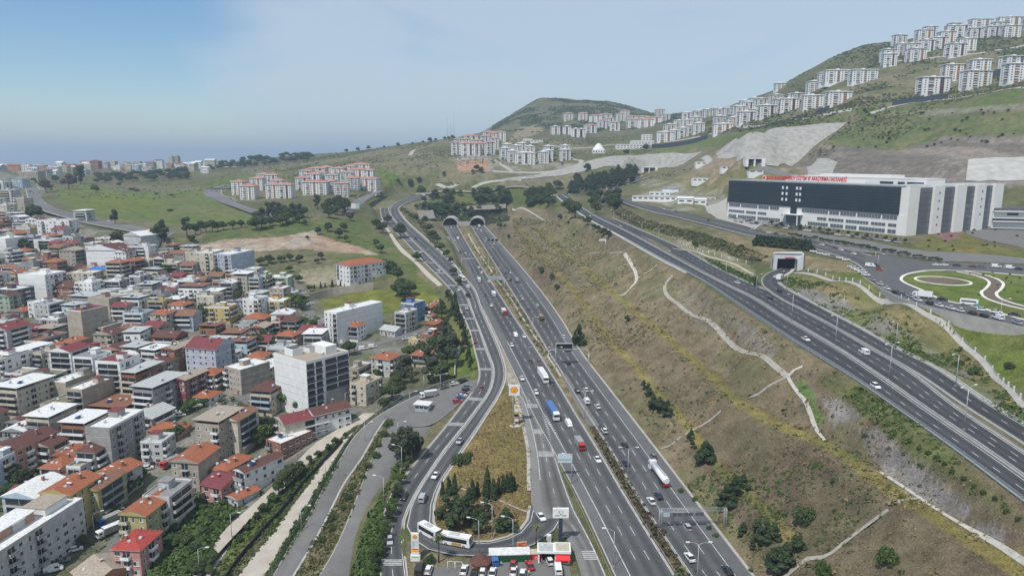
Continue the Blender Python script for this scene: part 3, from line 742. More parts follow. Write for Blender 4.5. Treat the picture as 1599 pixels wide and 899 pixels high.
solid(mk, 'slip_road', .04); solid(mk, 'slip_road', .96); dashed(mk, 'slip_road', .5)
solid(mk, 'slip_road_inner', .05); solid(mk, 'slip_road_inner', .9); dashed(mk, 'slip_road_inner', .48, i1=.8)
solid(mk, 'collector_road', .30, i1=.62); solid(mk, 'collector_road', .95, .25, .4); dashed(mk, 'collector_road', .62, i1=.8); 
solid(mk, 'upper_highway', .06); solid(mk, 'upper_highway', .94); dashed(mk, 'upper_highway', .48, .16, 3, 9)
solid(mk, 'upper_highway_outer', .05); solid(mk, 'upper_highway_outer', .95); dashed(mk, 'upper_highway_outer', .36, .16, 3, 9); dashed(mk, 'upper_highway_outer', .66, .16, 3, 9)
solid(mk, 'ramp', .06, i0=.2); solid(mk, 'ramp', .94, i0=.2); dashed(mk, 'ramp', .5, .16, 3, 9, .3)
dashed(mk, 'hospital_road', .5); solid(mk, 'hospital_road', .03); solid(mk, 'hospital_road', .97)
dashed(mk, 'field_road', .5); dashed(mk, 'estate_road', .5); solid(mk, 'service_road', .97, .2, .3)
# rumble bars across the slip roads and transverse hatch patches
def patch(nm, f, t0, t1, ln, rows):
    Lw, Rw = RD[nm]; n = len(Lw); C = (Lw + Rw) / 2; L = runlen(C); s0 = f * L[-1]
    for r in range(rows):
        for tt in ((t0, t1),):
            A0 = np.array([np.interp(s0 + r * ln / rows, L, lerp3(Lw, Rw, t0)[:, j]) for j in range(3)])
            B0 = np.array([np.interp(s0 + r * ln / rows, L, lerp3(Lw, Rw, t1)[:, j]) for j in range(3)])
            A1 = np.array([np.interp(s0 + r * ln / rows + .35, L, lerp3(Lw, Rw, t0)[:, j]) for j in range(3)])
            B1 = np.array([np.interp(s0 + r * ln / rows + .35, L, lerp3(Lw, Rw, t1)[:, j]) for j in range(3)])
            z = np.array([0, 0, lift[nm] + .024])
            mk.face([A0 + z, B0 + z, B1 + z, A1 + z], PAINT)
def frac_at(nm, px, py):
    """fraction of the road length whose centre shows nearest to this place"""
    Lw, Rw = RD[nm]; C = (Lw + Rw) / 2
    x, y, d = proj(C[:, 0], C[:, 1], C[:, 2]); i = int(np.argmin((x - px) ** 2 + (y - py) ** 2))
    L = runlen(C); return L[i] / L[-1]
for yy in (373, 392, 412, 433, 455, 478, 500, 515, 540, 577, 660, 622, 883): patch('slip_road', frac_at('slip_road', {883: 612, 660: 705, 622: 745}.get(yy, 640 + (yy - 373) * .7), yy), .08, .9, 3.2, 4)
for pp in ((836, 632), (846, 668), (852, 703), (920, 848)): patch('collector_road', frac_at('collector_road', *pp), .34, .92, 4.5, 5)
patch('upper_highway', frac_at('upper_highway', 1610, 770), .1, .9, 3.2, 5)
# chevrons of the gore
n0 = Vector(at_e(839, 622, 6.1))
for k in range(26):
    t = (k + .6) / 26
    yy = 622 + 84 * t
    e = float(np.interp(yy, [600, 640, 705], [7, 5.5, 3.8])) + .13
    xl = 838.5 + (865 - 838.5) * t; xr = 839.5 + (885 - 839.5) * t
    a_, b2 = Vector(at_e(xl, yy, e)), Vector(at_e(xr, yy, e)); c2 = (a_ + b2) / 2 + Vector((0, 1.9 * t + .3, 0))
    d = Vector((0, .75, 0))
    mk.face([a_, c2, c2 + d, a_ + d], PAINT); mk.face([c2, b2, b2 + d, c2 + d], PAINT)
tag(mk.build('road_markings'), kind='structure')

# kerbs, shoulders and concrete strips: real steps
def strip(s, C, w, h, m, lift0=0.0, drape=True):
    """a raised strip with vertical sides along a line"""
    A = off_line(C, -w / 2); B = off_line(C, w / 2)
    i0 = len(s.v); n = len(C)
    for i in range(n):
        za = (max(Tn(A[i, 0], A[i, 1]), Tn(B[i, 0], B[i, 1])) if drape else C[i, 2]) + lift0
        for (p, z) in ((A[i], za - .5), (A[i], za + h), (B[i], za + h), (B[i], za - .5)): s.v.append((p[0], p[1], z))
    mi = s.mi(m)
    for i in range(n - 1):
        for k in range(3):
            q = i0 + i * 4 + k
            s.f.append((q, q + 1, q + 5, q + 4)); s.m.append(mi); s.smooth.append(False)
kb = MB(); PALEC = mat('pale_shoulder', (.46, .435, .385), rough=.95, nscale=.3, rgb2=(.36, .34, .30))
def edge(nm, side, off, w, h, m=None, i0=0.0, i1=1.0, s=None):
    Lw, Rw = RD[nm]; C = Rw if side > 0 else Lw
    n = len(C); C = C[int(i0 * (n - 1)):int(i1 * (n - 1)) + 1]
    # the stations run away from or toward the camera: push outward from the road centre
    c = ((Lw + Rw) / 2)[int(i0 * (n - 1)):int(i1 * (n - 1)) + 1]
    out = C - c; out[:, 2] = 0; out /= (np.linalg.norm(out, axis=1)[:, None] + 1e-9)
    C = C + out * (off + w / 2)
    strip(s or kb, C, w, h, m or KERB, 0.06, drape=False)
edge('motorway_outbound', 1, 0.0, .9, .35, CONC); edge('motorway_outbound', -1, 0, .35, .15)
edge('motorway_inbound', 1, 0, .35, .15); edge('motorway_inbound', -1, 0, .35, .15, i0=.6)
edge('slip_road', -1, 0, .4, .15); edge('slip_road', 1, .1, .5, .22)
edge('slip_road_inner', 1, 0, 1.6, .15, SAND, .25, .62); edge('slip_road_inner', 1, 0, .8, .15, None, 0, .25); edge('slip_road_inner', 1, 0, .8, .15, None, .62, 1)
edge('collector_road', -1, 0, 1.2, .13, i1=.65)
edge('upper_highway', 1, .2, 1.0, .30, CONC); edge('upper_highway', -1, 0, 2.4, .12, PALEC, 0, .70); edge('upper_highway', -1, 0, .5, .2, CONC, .72, 1)
edge('upper_highway_outer', 1, .1, 2.0, .14, PALEC, 0, .42); edge('upper_highway_outer', 1, .1, .9, .14, CONC, .42, 1); edge('ramp', 1, .1, 1.9, .14, PALEC); edge('ramp', -1, 0, .5, .2, CONC)
edge('hospital_road', 1, 0, .6, .15); edge('hospital_road', -1, 0, .6, .3, CONC)
edge('field_road', 1, 0, 2.0, .12, CONC); edge('estate_road', 1, 0, 1.2, .12, CONC); edge('field_road', -1, 0, 1.0, .12, CONC); 
edge('service_road', -1, 0, .4, .15); edge('service_road', 1, 0, .4, .12, i0=.35)
edge('empty_road', -1, 0, .3, .12, i0=.2)
tag(kb.build('kerb'), kind='structure')

def path_px(pts, w, m, name, h=.08, step=3.0):
    C = catmull([tuple(G(*p)) for p in pts], step)
    # follow the ground
    for i in range(len(C)): C[i, 2] = Tn(C[i, 0], C[i, 1])
    o = ribbon(name, off_line(C, -w / 2), off_line(C, w / 2), m, .16, nx=3, drape=True); tag(o, kind='structure'); return o
PALE = mat('pale_concrete', (.52, .49, .43), rough=.95, nscale=.8, rgb2=(.36, .335, .29))
DITCH = mat('lined_ditch', (.37, .345, .295), rough=.95, nscale=.6, rgb2=(.26, .24, .205))
path_px([(1050, 430), (1040, 442), (1041, 460), (1060, 476), (1120, 514), (1180, 553), (1215, 576), (1230, 588)], 2.0, DITCH, 'path')
path_px([(1230, 588), (1250, 618), (1266, 648), (1288, 688)], 1.0, PALE, 'path')
path_px([(1253, 572), (1240, 578), (1230, 588)], 1.2, PALE, 'path')
path_px([(1230, 588), (1200, 603), (1170, 621)], 1.0, DITCH, 'path')
path_px([(1148, 629), (1125, 642), (1095, 665), (1062, 683), (1032, 701)], .9, DITCH, 'path')
path_px([(1375, 737), (1410, 760), (1434, 776), (1470, 800), (1500, 818), (1560, 852), (1610, 884)], 1.0, PALE, 'path')
path_px([(1435, 778), (1405, 782), (1385, 797), (1340, 830), (1300, 862), (1285, 870)], 1.1, DITCH, 'path')
path_px([(1285, 870), (1260, 872), (1240, 888), (1222, 904)], 1.2, DITCH, 'path')
path_px([(975, 396), (985, 412), (993, 428), (990, 444), (968, 462)], 2.0, PALE, 'path')
path_px([(968, 462), (940, 480), (905, 494), (885, 508)], .6, DITCH, 'path')
path_px([(936, 374), (944, 384), (936, 393), (920, 396)], 1.0, PALE, 'path')
path_px([(990, 437), (1010, 426), (1026, 414)], .9, PALE, 'path')
path_px([(920, 394), (950, 396), (974, 395)], .6, DITCH, 'path')
path_px([(706, 762), (738, 768), (760, 775), (800, 790), (826, 800)], .8, DITCH, 'path')
path_px([(800, 326), (835, 335), (860, 345)], 1.4, PALE, 'path')
path_px([(596, 345), (625, 388), (650, 410), (688, 446)], 3.2, SAND, 'footway')
path_px([(1240, 426), (1290, 436), (1350, 452), (1400, 470), (1440, 488), (1480, 512), (1530, 560), (1599, 636), (1640, 680)], 2.2, CONC, 'footway')
path_px([(1050, 388), (1080, 392), (1110, 402), (1140, 410), (1175, 428)], 2.6, SAND, 'footway')
# draped sheets: polygon -> fine triangles on the ground
def sheet(name, poly, m, lift_, e=None, step=3.0):
    pw = [(at_e(x, y, e) if e is not None else tuple(G(x, y)))[:2] for x, y in poly]
    bm = bmesh.new()
    vs = [bm.verts.new((x, y, 0)) for x, y in pw]
    bm.faces.new(vs)
    bmesh.ops.triangulate(bm, faces=bm.faces[:])
    for _ in range(9):
        lg = [ed for ed in bm.edges if ed.calc_length() > step]
        if not lg: break
        bmesh.ops.subdivide_edges(bm, edges=lg, cuts=1)
        bmesh.ops.triangulate(bm, faces=[f for f in bm.faces if len(f.verts) > 3])
    for v in bm.verts: v.co.z = Tn(v.co.x, v.co.y) + lift_
    bmesh.ops.recalc_face_normals(bm, faces=bm.faces[:])
    if bm.faces and sum(f.normal.z for f in bm.faces) < 0: bmesh.ops.reverse_faces(bm, faces=bm.faces[:])
    me = bpy.data.meshes.new(name); bm.to_mesh(me); bm.free(); me.materials.append(m)
    o = bpy.data.objects.new(name, me); col.objects.link(o); tag(o, kind='structure'); return o
sheet('car_park', [(600, 650), (636, 628), (676, 614), (712, 604), (746, 592), (744, 606), (726, 622), (706, 642), (690, 655), (640, 668)], ASPH_L, .30, None)
sheet('road', [(1350, 402), (1380, 399), (1440, 409), (1640, 416), (1640, 432), (1533, 425), (1449, 422), (1410, 429), (1406, 437), (1438, 453), (1477, 470), (1533, 482), (1640, 512), (1640, 524), (1599, 511), (1477, 486), (1427, 473), (1377, 451), (1352, 432)], ASPH, .16, 48.0)
sheet('road', [(1228, 362), (1262, 364), (1400, 386), (1450, 393), (1640, 407), (1640, 414), (1470, 409), (1440, 404), (1380, 397), (1330, 393), (1270, 376)], ASPH_L, .22, None)
sheet('forecourt', [(650, 887), (715, 884), (760, 880), (862, 872), (890, 884), (896, 925), (650, 925)], ASPH_L, .12, .6)
sheet('car_park', [(1504, 352), (1535, 346), (1640, 340), (1640, 382), (1599, 388), (1540, 376), (1510, 366)], ASPH_L, .2, None)
sheet('car_park', [(1100, 322), (1135, 308), (1136, 338), (1190, 350), (1180, 358), (1120, 342)], CONC, .2, None)

sheet('paved_median', [(876, 584), (884, 584), (912, 628), (936, 664), (930, 668), (918, 664), (897, 628)], ASPH_L, .2, None)
path_px([(731, 365), (742, 385), (768, 424), (790, 455), (812, 490), (838, 530), (862, 566), (876, 588)], 1.1, SAND, 'path')
path_px([(1183, 260), (1205, 266), (1240, 276), (1285, 288)], 9, ASPH_L, 'road')
# ================= LABELS =================
# landmarks: words someone can find, and where they show
LM = [('the white corner block', 45, 850), ('the yellow five-storey block', 120, 790), ('the pink red-roofed house', 215, 850), ('the yellow-green block', 230, 810),
      ('the bare concrete tower', 180, 690), ('the tall white block', 487, 590), ('the maroon-roofed block', 330, 555),
      ('the orange-roofed school', 563, 415), ('the blank white block', 553, 490), ('the bright yellow block', 430, 478), ('the blank beige tower', 135, 500),
      ('the pale blue-grey block', 370, 410), ('the white gabled hall', 172, 397), ('the grey-white hall', 228, 375), ('the beige five-storey block', 342, 680),
      ('the green field', 210, 320), ('the dark-sided white block', 70, 432), ('the terraced grey block', 255, 605), ('the sandy waste ground', 430, 380),
      ('the car park', 665, 640), ('the twin tower blocks', 272, 254)]
ITEMS = []      # (object, base label, px, py, landmark list)
def item(o, base, px, py, lms=None): ITEMS.append((o, base, px, py, lms if lms is not None else LM))
def rel_word(px, py, lx, ly):
    dx, dy = px - lx, (py - ly) * 1.4
    if abs(dx) > abs(dy): return 'left of' if dx < 0 else 'right of'
    return 'behind' if dy < 0 else 'in front of'
def finish_labels():
    cnt = {}
    for it in ITEMS: cnt.setdefault(it[1], []).append(it)
    used = set()
    for base, its in cnt.items():
        if len(its) == 1:
            its[0][0]['label'] = base; used.add(base); continue
        by = {}
        for o, b, px, py, lms in its:
            nm, lx, ly = min(lms, key=lambda q: (q[1] - px) ** 2 + 2 * (q[2] - py) ** 2)
            r = rel_word(px, py, lx, ly)
            by.setdefault((r, nm), []).append(((px - lx) ** 2 + (py - ly) ** 2, o))
        for (r, nm), lst in by.items():
            lst.sort(key=lambda q: q[0])
            for k, (d, o) in enumerate(lst):
                if len(lst) == 1: o['label'] = f'{base}, {r} {nm}'
                else: o['label'] = f'{base}, {ordinal(k)}nearest {r} {nm}'

# ================= BUILDINGS OF THE TOWN =================
def wallmat(name, rgb): return mat('wall_' + name, rgb, rough=.9, nscale=.35, rgb2=tuple(c * (.84 if name == 'white' else .66) for c in rgb))
WALLS = {'white': (.74, .74, .72), 'cream': (.58, .52, .41), 'beige': (.43, .375, .30), 'grey': (.33, .325, .31), 'brick': (.32, .15, .095), 'yellow': (.56, .44, .17), 'pink': (.52, .25, .23),
         'green': (.36, .47, .34), 'pale blue': (.46, .56, .64), 'olive': (.40, .40, .17), 'salmon': (.52, .30, .21), 'blue-grey': (.44, .48, .56), 'maroon': (.25, .07, .075), 'dark': (.10, .105, .115), 'blue': (.13, .26, .50), 'light grey': (.52, .52, .51)}
for k, v in WALLS.items(): wallmat(k, v)
def wm(k): return MATS['wall_' + k]
ROOFS = {'orange': (.36, .125, .062), 'brown': (.135, .060, .048), 'maroon': (.21, .055, .06), 'white': (.78, .78, .76), 'grey': (.28, .28, .27), 'beige': (.40, .34, .27), 'rust': (.25, .125, .08), 'red': (.40, .065, .05), 'pale grey': (.48, .50, .49), 'blue': (.06, .18, .48), 'olive': (.23, .21, .12)}
for k, v in ROOFS.items(): mat('roof_' + k, v, rough=.8, nscale=1.3, rgb2=tuple(c * .58 for c in v))
def rm(k): return MATS['roof_' + k]
GLASS = mat('window_glass', (.028, .034, .042), rough=.15, spec=.6)
FRAME = mat('window_frame', (.62, .62, .60), rough=.6)
RAIL = mat('railing_dark', (.05, .05, .055), rough=.5)
CURT = mat('curtain', (.40, .38, .35), rough=.9)
SOLAR = mat('solar_panel', (.015, .03, .10), rough=.2, spec=.6)
_wmesh = {}
def win_mesh(kind):
    if kind in _wmesh: return _wmesh[kind]
    s = MB(); w, h = {'n': (1.25, 1.35), 'w': (1.9, 1.4), 't': (.9, 1.9), 's': (.7, .7)}[kind[0]]
    # local x = along the wall, -y = outward
    s.box(-w / 2, w / 2, -.05, .10, 0, h, FRAME); s.box(-w / 2 + .09, -.03, -.062, 0, .09, h - .09, GLASS); s.box(.03, w / 2 - .09, -.062, 0, .09, h - .09, GLASS if kind[-1] != 'c' else CURT)
    s.box(-w / 2 - .1, w / 2 + .1, -.16, .05, -.1, -.002, FRAME)
    _wmesh[kind] = s.mesh('window'); return _wmesh[kind]
def balc_mesh(w, style):
    k = ('b', round(w, 1), style)
    if k in _wmesh: return _wmesh[k]
    s = MB(); m = {'white': wm('white'), 'cream': wm('cream'), 'rail': RAIL, 'grey': wm('grey'), 'blue': wm('pale blue')}[style]
    s.box(-w / 2, w / 2, -1.25, 0, -.15, 0, wm('light grey'))
    if style == 'rail':
        s.box(-w / 2, w / 2, -1.24, -1.19, .95, 1.0, m)
        nb = int(w / .35)
        for i in range(nb + 1):
            x = -w / 2 + .03 + (w - .06) * i / nb
            s.box(x - .02, x + .02, -1.235, -1.2, 0, .95, m)
        s.box(-w / 2, -w / 2 + .04, -1.2, 0, .95, 1.0, m); s.box(w / 2 - .04, w / 2, -1.2, 0, .95, 1.0, m)
    else:
        s.box(-w / 2, w / 2, -1.25, -1.13, .002, .95, m); s.box(-w / 2, -w / 2 + .12, -1.128, 0, .002, .95, m); s.box(w / 2 - .12, w / 2, -1.128, 0, .002, .95, m)
    s.box(-w / 2 + .3, w / 2 - .3, -.05, 0, .06, 2.2, GLASS); s.box(-.05, .05, -.09, -.052, .06, 2.2, FRAME)
    _wmesh[k] = s.mesh('balcony'); return _wmesh[k]
def child(name, mesh, parent, loc=(0, 0, 0), rz=0.0):
    o = bpy.data.objects.new(name, mesh); col.objects.link(o); o.parent = parent; o.location = loc; o.rotation_euler = (0, 0, rz); return o
FP = []         # footprints taken (x, y, r)
NUMW = ['', 'one', 'two', 'three', 'four', 'five', 'six', 'seven', 'eight', 'nine', 'ten']
def roof_hip(s, w, d, z, h, m, ov=.55, gable=False, along='x', under=None):
    a, b2 = w / 2 + ov, d / 2 + ov
    if along == 'x':
        r = max(a - b2, .3) if not gable else a
        pts = [(-a, -b2, z), (a, -b2, z), (a, b2, z), (-a, b2, z), (-r, 0, z + h), (r, 0, z + h)]
        fs = [(0, 1, 5, 4), (1, 2, 5), (2, 3, 4, 5), (3, 0, 4)]
    else:
        r = max(b2 - a, .3) if not gable else b2
        pts = [(-a, -b2, z), (a, -b2, z), (a, b2, z), (-a, b2, z), (0, -r, z + h), (0, r, z + h)]
        fs = [(0, 1, 4), (1, 2, 5, 4), (2, 3, 5), (3, 0, 4, 5)]
    for k, f in enumerate(fs):
        if gable and len(f) == 3: s.face([pts[i] for i in f], under or m)
        else: s.face([pts[i] for i in f], m)
    s.box(-a, a, -b2, b2, z - .14, z - .002, under or m)
def building(rx, ry, fl, wpx, d, rot, wall, rk='flat', rc='grey', faces='fr', w_m=None, hero=None, cat='house', fh=2.95, base=None, name=None, extras=(), balc=None, nowin=False, detail=None, seed=None, xy=None, lms=None):
    rr = random.Random(seed if seed is not None else int(rx * 31 + ry * 17))
    hgt = fl * fh
    if xy is None:
        g = G(rx, ry, hgt + (1 if rk != 'flat' else 0))
        if g is None: return None
    else: g = Vector((xy[0], xy[1], Tn(*xy)))
    x, y, dd = proj(g.x, g.y, g.z)
    w = w_m if w_m else wpx * dd / F
    th = R(rot)
    ca, sa = math.cos(th), math.sin(th)
    zs = [Tn(g.x + ca * a - sa * b2, g.y + sa * a + ca * b2) for a in (-w / 2, w / 2) for b2 in (-d / 2, d / 2)]
    bz = min(zs) - .4 - g.z
    FP.append((g.x, g.y, math.hypot(w, d) / 2 * .86))
    if detail is None: detail = 2 if y > 470 else (1 if y > 335 else 0)
    e = empty(name or ('apartment_block' if fl >= 4 else 'house'), g, th)
    big = fl >= 4
    wcol = wm(wall); trim = wm('light grey') if rr.random() < .6 else wm('white')
    # walls
    s = MB()
    s.box(-w / 2, w / 2, -d / 2, d / 2, bz, hgt, wcol)
    side = rr.choice(['grey', 'beige', wall, wall])
    if rk != 'flat' or True:
        for k in range(1, fl):                               # floor bands
            if rr.random() < .7: s.box(-w / 2 - .04, w / 2 + .04, -d / 2 - .04, d / 2 + .04, k * fh - .14, k * fh, trim)
    if detail == 0 and not nowin:
        for k in range(fl):
            nx = max(2, int(w / 3.2))
            for i in range(nx):
                if rr.random() < .9:
                    xx = -w / 2 + (i + .5) * w / nx; ww = rr.choice([.6, .75, 1.1])
                    s.box(xx - ww, xx + ww, -d / 2 - .07, -d / 2 + .05, k * fh + .7, k * fh + 2.2, GLASS)
            ny = max(2, int(d / 3.4))
            for i in range(ny):
                if rr.random() < .8:
                    yy = -d / 2 + (i + .5) * d / ny
                    s.box(w / 2 - .05, w / 2 + .07, yy - .7, yy + .7, k * fh + .7, k * fh + 2.2, GLASS)
    s.build('wall', e)
    # roof
    s = MB()
    if rk == 'flat':
        s.box(-w / 2 + .22, w / 2 - .22, -d / 2 + .22, d / 2 - .22, hgt, hgt + .12, rm(rc))
        ph = rr.choice([.5, .9, .7])
        for q in ((-w / 2, w / 2, -d / 2, -d / 2 + .2), (-w / 2, w / 2, d / 2 - .2, d / 2), (-w / 2, -w / 2 + .2, -d / 2 + .2, d / 2 - .2), (w / 2 - .2, w / 2, -d / 2 + .2, d / 2 - .2)):
            s.box(*q, hgt + .002, hgt + ph, wcol if rr.random() < .6 else wm('white'))
        ro = s.build('roof', e)
        if rr.random() < .75 or big:
            q = MB(); bx = rr.uniform(-.25, .15) * w; by = rr.uniform(-.1, .25) * d; bw = min(w * .4, rr.uniform(2.6, 4.5)); bd = min(d * .35, rr.uniform(3, 4.5))
            q.box(bx - bw / 2, bx + bw / 2, by - bd / 2, by + bd / 2, hgt + .125, hgt + 2.7, wcol); q.box(bx - bw / 2 - .3, bx + bw / 2 + .3, by - bd / 2 - .3, by + bd / 2 + .3, hgt + 2.7, hgt + 2.85, rm(rr.choice(['white', 'grey', 'maroon'])))
            q.build('stair_head', ro)
    elif rk == 'hip': roof_hip(s, w, d, hgt + .15, min(w, d) * .20, rm(rc), along='x' if w > d else 'y', under=wm('light grey')); ro = s.build('roof', e)
    elif rk == 'gable': roof_hip(s, w, d, hgt + .15, min(w, d) * .17, rm(rc), gable=True, along='y' if d > w * .8 else 'x', under=wcol); ro = s.build('roof', e)
    elif rk == 'gablex': roof_hip(s, w, d, hgt + .15, min(w, d) * .22, rm(rc), gable=True, along='x', under=wcol); ro = s.build('roof', e)
    elif rk == 'sheet':          # a sheet-metal roof standing on posts over an open top floor
        t = rr.uniform(-.5, .5); o_ = .8; z0 = hgt + 2.3
        n0 = len(s.v)
        for dz in (0, .12):
            for (a, b2, zz) in ((-w / 2 - o_, -d / 2 - o_, z0 - t), (w / 2 + o_, -d / 2 - o_, z0 - t * .3), (w / 2 + o_, d / 2 + o_, z0 + t), (-w / 2 - o_, d / 2 + o_, z0 + t * .3)): s.v.append((a, b2, zz + dz))
        i = s.mi(rm(rc))
        for f in ((4, 5, 6), (4, 6, 7), (2, 1, 0), (3, 2, 0), (0, 1, 5, 4), (1, 2, 6, 5), (2, 3, 7, 6), (3, 0, 4, 7)): s.f.append(tuple(n0 + q for q in f)); s.m.append(i); s.smooth.append(False)
        ro = s.build('roof', e)
        q = MB()
        for a in (-w / 2 + .2, w / 2 - .2):
            for b2 in (-d / 2 + .2, 0, d / 2 - .2): q.box(a - .13, a + .13, b2 - .13, b2 + .13, hgt + .002, z0 - .1 - abs(t), wm('light grey'))
        q.box(-w / 2, w / 2, -d / 2, -d / 2 + .15, hgt + .002, hgt + .85, wcol); q.box(w / 2 - .15, w / 2, -d / 2 + .152, d / 2, hgt + .002, hgt + .85, wcol); q.box(-w / 2, -w / 2 + .15, -d / 2 + .152, d / 2, hgt + .002, hgt + .85, wcol)
        q.box(-w / 2 + .8, w / 2 - .8, d * .1, d / 2 - .3, hgt + .002, hgt + 1.7, wm(side))
        q.build('roof_terrace', e)
    if rk in ('hip', 'gable', 'gablex') and detail >= 1:
        q = MB(); cx = rr.uniform(-.25, .25) * w; cy = rr.uniform(-.2, .2) * d
        q.box(cx - .4, cx + .4, cy - .35, cy + .35, hgt + .3, hgt + min(w, d) * .2 + .9, wm('brick')); q.box(cx - .5, cx + .5, cy - .45, cy + .45, hgt + min(w, d) * .2 + .9, hgt + min(w, d) * .2 + 1.0, wm('light grey'))
        q.build('chimney', ro)
    if 'solar' in extras or (detail >= 1 and rr.random() < .22):
        q = MB(); M = Matrix.Translation((rr.uniform(-.2, .2) * w, -d * .22, hgt + (1.1 if rk != 'sheet' else 2.9))) @ Matrix.Rotation(R(25), 4, 'X')
        q.box(-1, 1, -.9, .9, 0, .08, SOLAR, M=M); q.tube(M @ Vector((-.9, 1.1, .3)), M @ Vector((.9, 1.1, .3)), .28, .28, wm('white'), 8)
        q.build('solar_heater', ro)
    if detail >= 1:      # tanks and dishes of the household
        for kk in range(rr.choice([1, 2, 2, 3])):
            key = ('clut', kk % 3)
            if key not in _wmesh:
                q = MB()
                if kk % 3 == 0: q.tube((0, 0, 0), (0, 0, 1.1), .5, .5, wm('pale blue'), 10)
                elif kk % 3 == 1: q.tube((0, 0, .7), (.12, -.2, .85), .12, .5, wm('light grey'), 10); q.tube((0, 0, 0), (0, 0, .8), .05, .05, STEEL, 4)
                else: q.box(-.5, .5, -.3, .3, 0, .7, wm('light grey')); q.tube((0, 0, .7), (0, 0, 2.6), .04, .03, STEEL, 4)
                _wmesh[key] = q.mesh('roof_fitting')
            child(['water_tank', 'dish', 'aerial_box'][kk % 3], _wmesh[key], ro, (rr.uniform(-.36, .36) * w, rr.uniform(-.36, .1) * d, hgt + (.13 if rk == 'flat' else (2.6 if rk == 'sheet' else .6))))
    # openings
    if detail >= 1 and not nowin:
        bst = balc or rr.choice(['white', 'white', 'rail', 'cream', 'grey', 'rail'])
        nmax = 70; used = 0
        for fc in faces:
            L = w if fc in 'f' else d
            n = max(1, int(L / rr.choice([2.9, 3.2, 3.6])))
            kinds = [rr.choice(['n', 'n', 'w', 'nc', 'wc', 't']) for _ in range(n)]
            bcols = set()
            if fl >= 2 and fc in 'fr' and not (base and ('corner' in base or 'school' in base)) and rr.random() < (.5 if fc == 'f' else .3):      # balconies running along the whole storey
                rz = 0 if fc == 'f' else PI / 2; wb = round(min(L * .94, 11), 0)
                for k in range(1, fl): child('balcony', balc_mesh(wb, bst), e, ((0, -d / 2 - .002) if fc == 'f' else (w / 2 + .002, 0)) + (k * fh + .15,), rz)
                continue
            if fl >= 2 and n >= 2 and fc in 'fr' and (rr.random() < .8):
                bcols = {rr.randrange(n)}
                if n > 4: bcols.add((list(bcols)[0] + 3) % n)
            for k in range(fl):
                for i in range(n):
                    if used >= nmax: break
                    u = -L / 2 + (i + .5) * L / n
                    z = k * fh
                    rz = {'f': 0, 'r': PI / 2, 'l': -PI / 2}[fc]
                    off = {'f': (u, -d / 2 - .002), 'r': (w / 2 + .002, u), 'l': (-w / 2 - .002, u)}[fc]
                    if i in bcols and k > 0: child('balcony', balc_mesh(min(3.0, L / n * .96), bst), e, (off[0], off[1], z + .15), rz); used += 1
                    elif rr.random() < .86: child('window', win_mesh(kinds[i]), e, (off[0], off[1], z + (.85 if kinds[i][0] != 't' else .5)), rz); used += 1
        s = MB(); s.box(-.55, .55, -.06, .05, 0, 2.1, wm('maroon') if rr.random() < .4 else RAIL)
        child('door', s.mesh('door'), e, (rr.uniform(-.3, .3) * w, -d / 2 - .03, bz + .4))
    wd = {'flat': {'grey': 'flat grey roof', 'white': 'flat white roof', 'beige': 'flat beige roof', 'olive': 'mossy flat roof'}.get(rc, f'flat {rc} roof'), 'hip': f'{rc} tiled roof', 'gable': f'{rc} pitched roof', 'gablex': f'{rc} pitched roof', 'sheet': f'{rc} sheet-metal roof'}[rk]
    kind = 'apartment block' if fl >= 4 else 'house'
    lab = base or f'{ {"dark": "dark grey", "brick": "bare brick"}.get(wall, wall)} {NUMW[min(fl, 10)]}-storey {kind} with {wd}'
    e['category'] = 'apartment block' if fl >= 4 else cat
    e['group'] = 'buildings of the town'
    item(e, lab, x, y, lms)
    return e

T = building
T(22, 826, 5, 0, 40, -8, 'light grey', 'flat', 'white', w_m=13, base='long white five-storey corner block with flat roofs and penthouse beside the street', balc='grey', detail=2)
tb = [o for o in scene.objects if o.name.startswith('apartment_block')][-1]
q = MB(); q.box(-4.5, 1.5, -14, 6, 14.9, 17.6, wm('salmon')); q.box(-5, 2, -14.5, 6.5, 17.6, 17.85, rm('white')); q.box(-4.5, 3.5, 8, 17, 14.9, 17.2, wm('white')); q.box(-4.7, 3.7, 7.8, 17.2, 17.2, 17.4, rm('beige')); q.build('penthouse', tb)
T(110, 752, 5, 50, 14, -8, 'yellow', 'gable', 'orange', base='yellow five-storey block with orange pitched roof behind the white corner block')
T(160, 746, 4, 30, 14, -8, 'olive', 'gable', 'rust')
T(229, 783, 4, 42, 14, -8, 'olive', 'gable', 'orange', base='yellow-green four-storey block with orange roof above the parked lorry')
T(262, 762, 4, 44, 13, -8, 'light grey', 'flat', 'grey', base='pale four-storey block with grey flat roof behind the yellow-green block')
T(214, 838, 3, 44, 11, -6, 'pink', 'hip', 'red', base='pink three-storey house with bright red hipped roof')
T(162, 884, 1, 62, 13, -38, 'brick', 'gablex', 'beige', base='low brick shed with beige and white sheet roof by the street corner')
T(56, 757, 3, 58, 15, -8, 'pale blue', 'gable', 'white')
T(36, 683, 4, 50, 19, -12, 'salmon', 'gable', 'brown')
T(88, 681, 3, 30, 15, -12, 'beige', 'gable', 'brown')
T(80, 644, 4, 42, 14, -12, 'cream', 'sheet', 'white')
T(133, 654, 4, 40, 14, -8, 'brick', 'sheet', 'white')
T(180, 655, 6, 40, 20, -8, 'grey', 'flat', 'white', faces='r', base='bare concrete six-storey tower house with white flat roof')
T(112, 700, 2, 34, 10, -8, 'brick', 'gable', 'orange'); T(97, 718, 2, 40, 11, -8, 'cream', 'hip', 'orange'); T(130, 722, 3, 24, 10, -8, 'light grey', 'flat', 'beige')
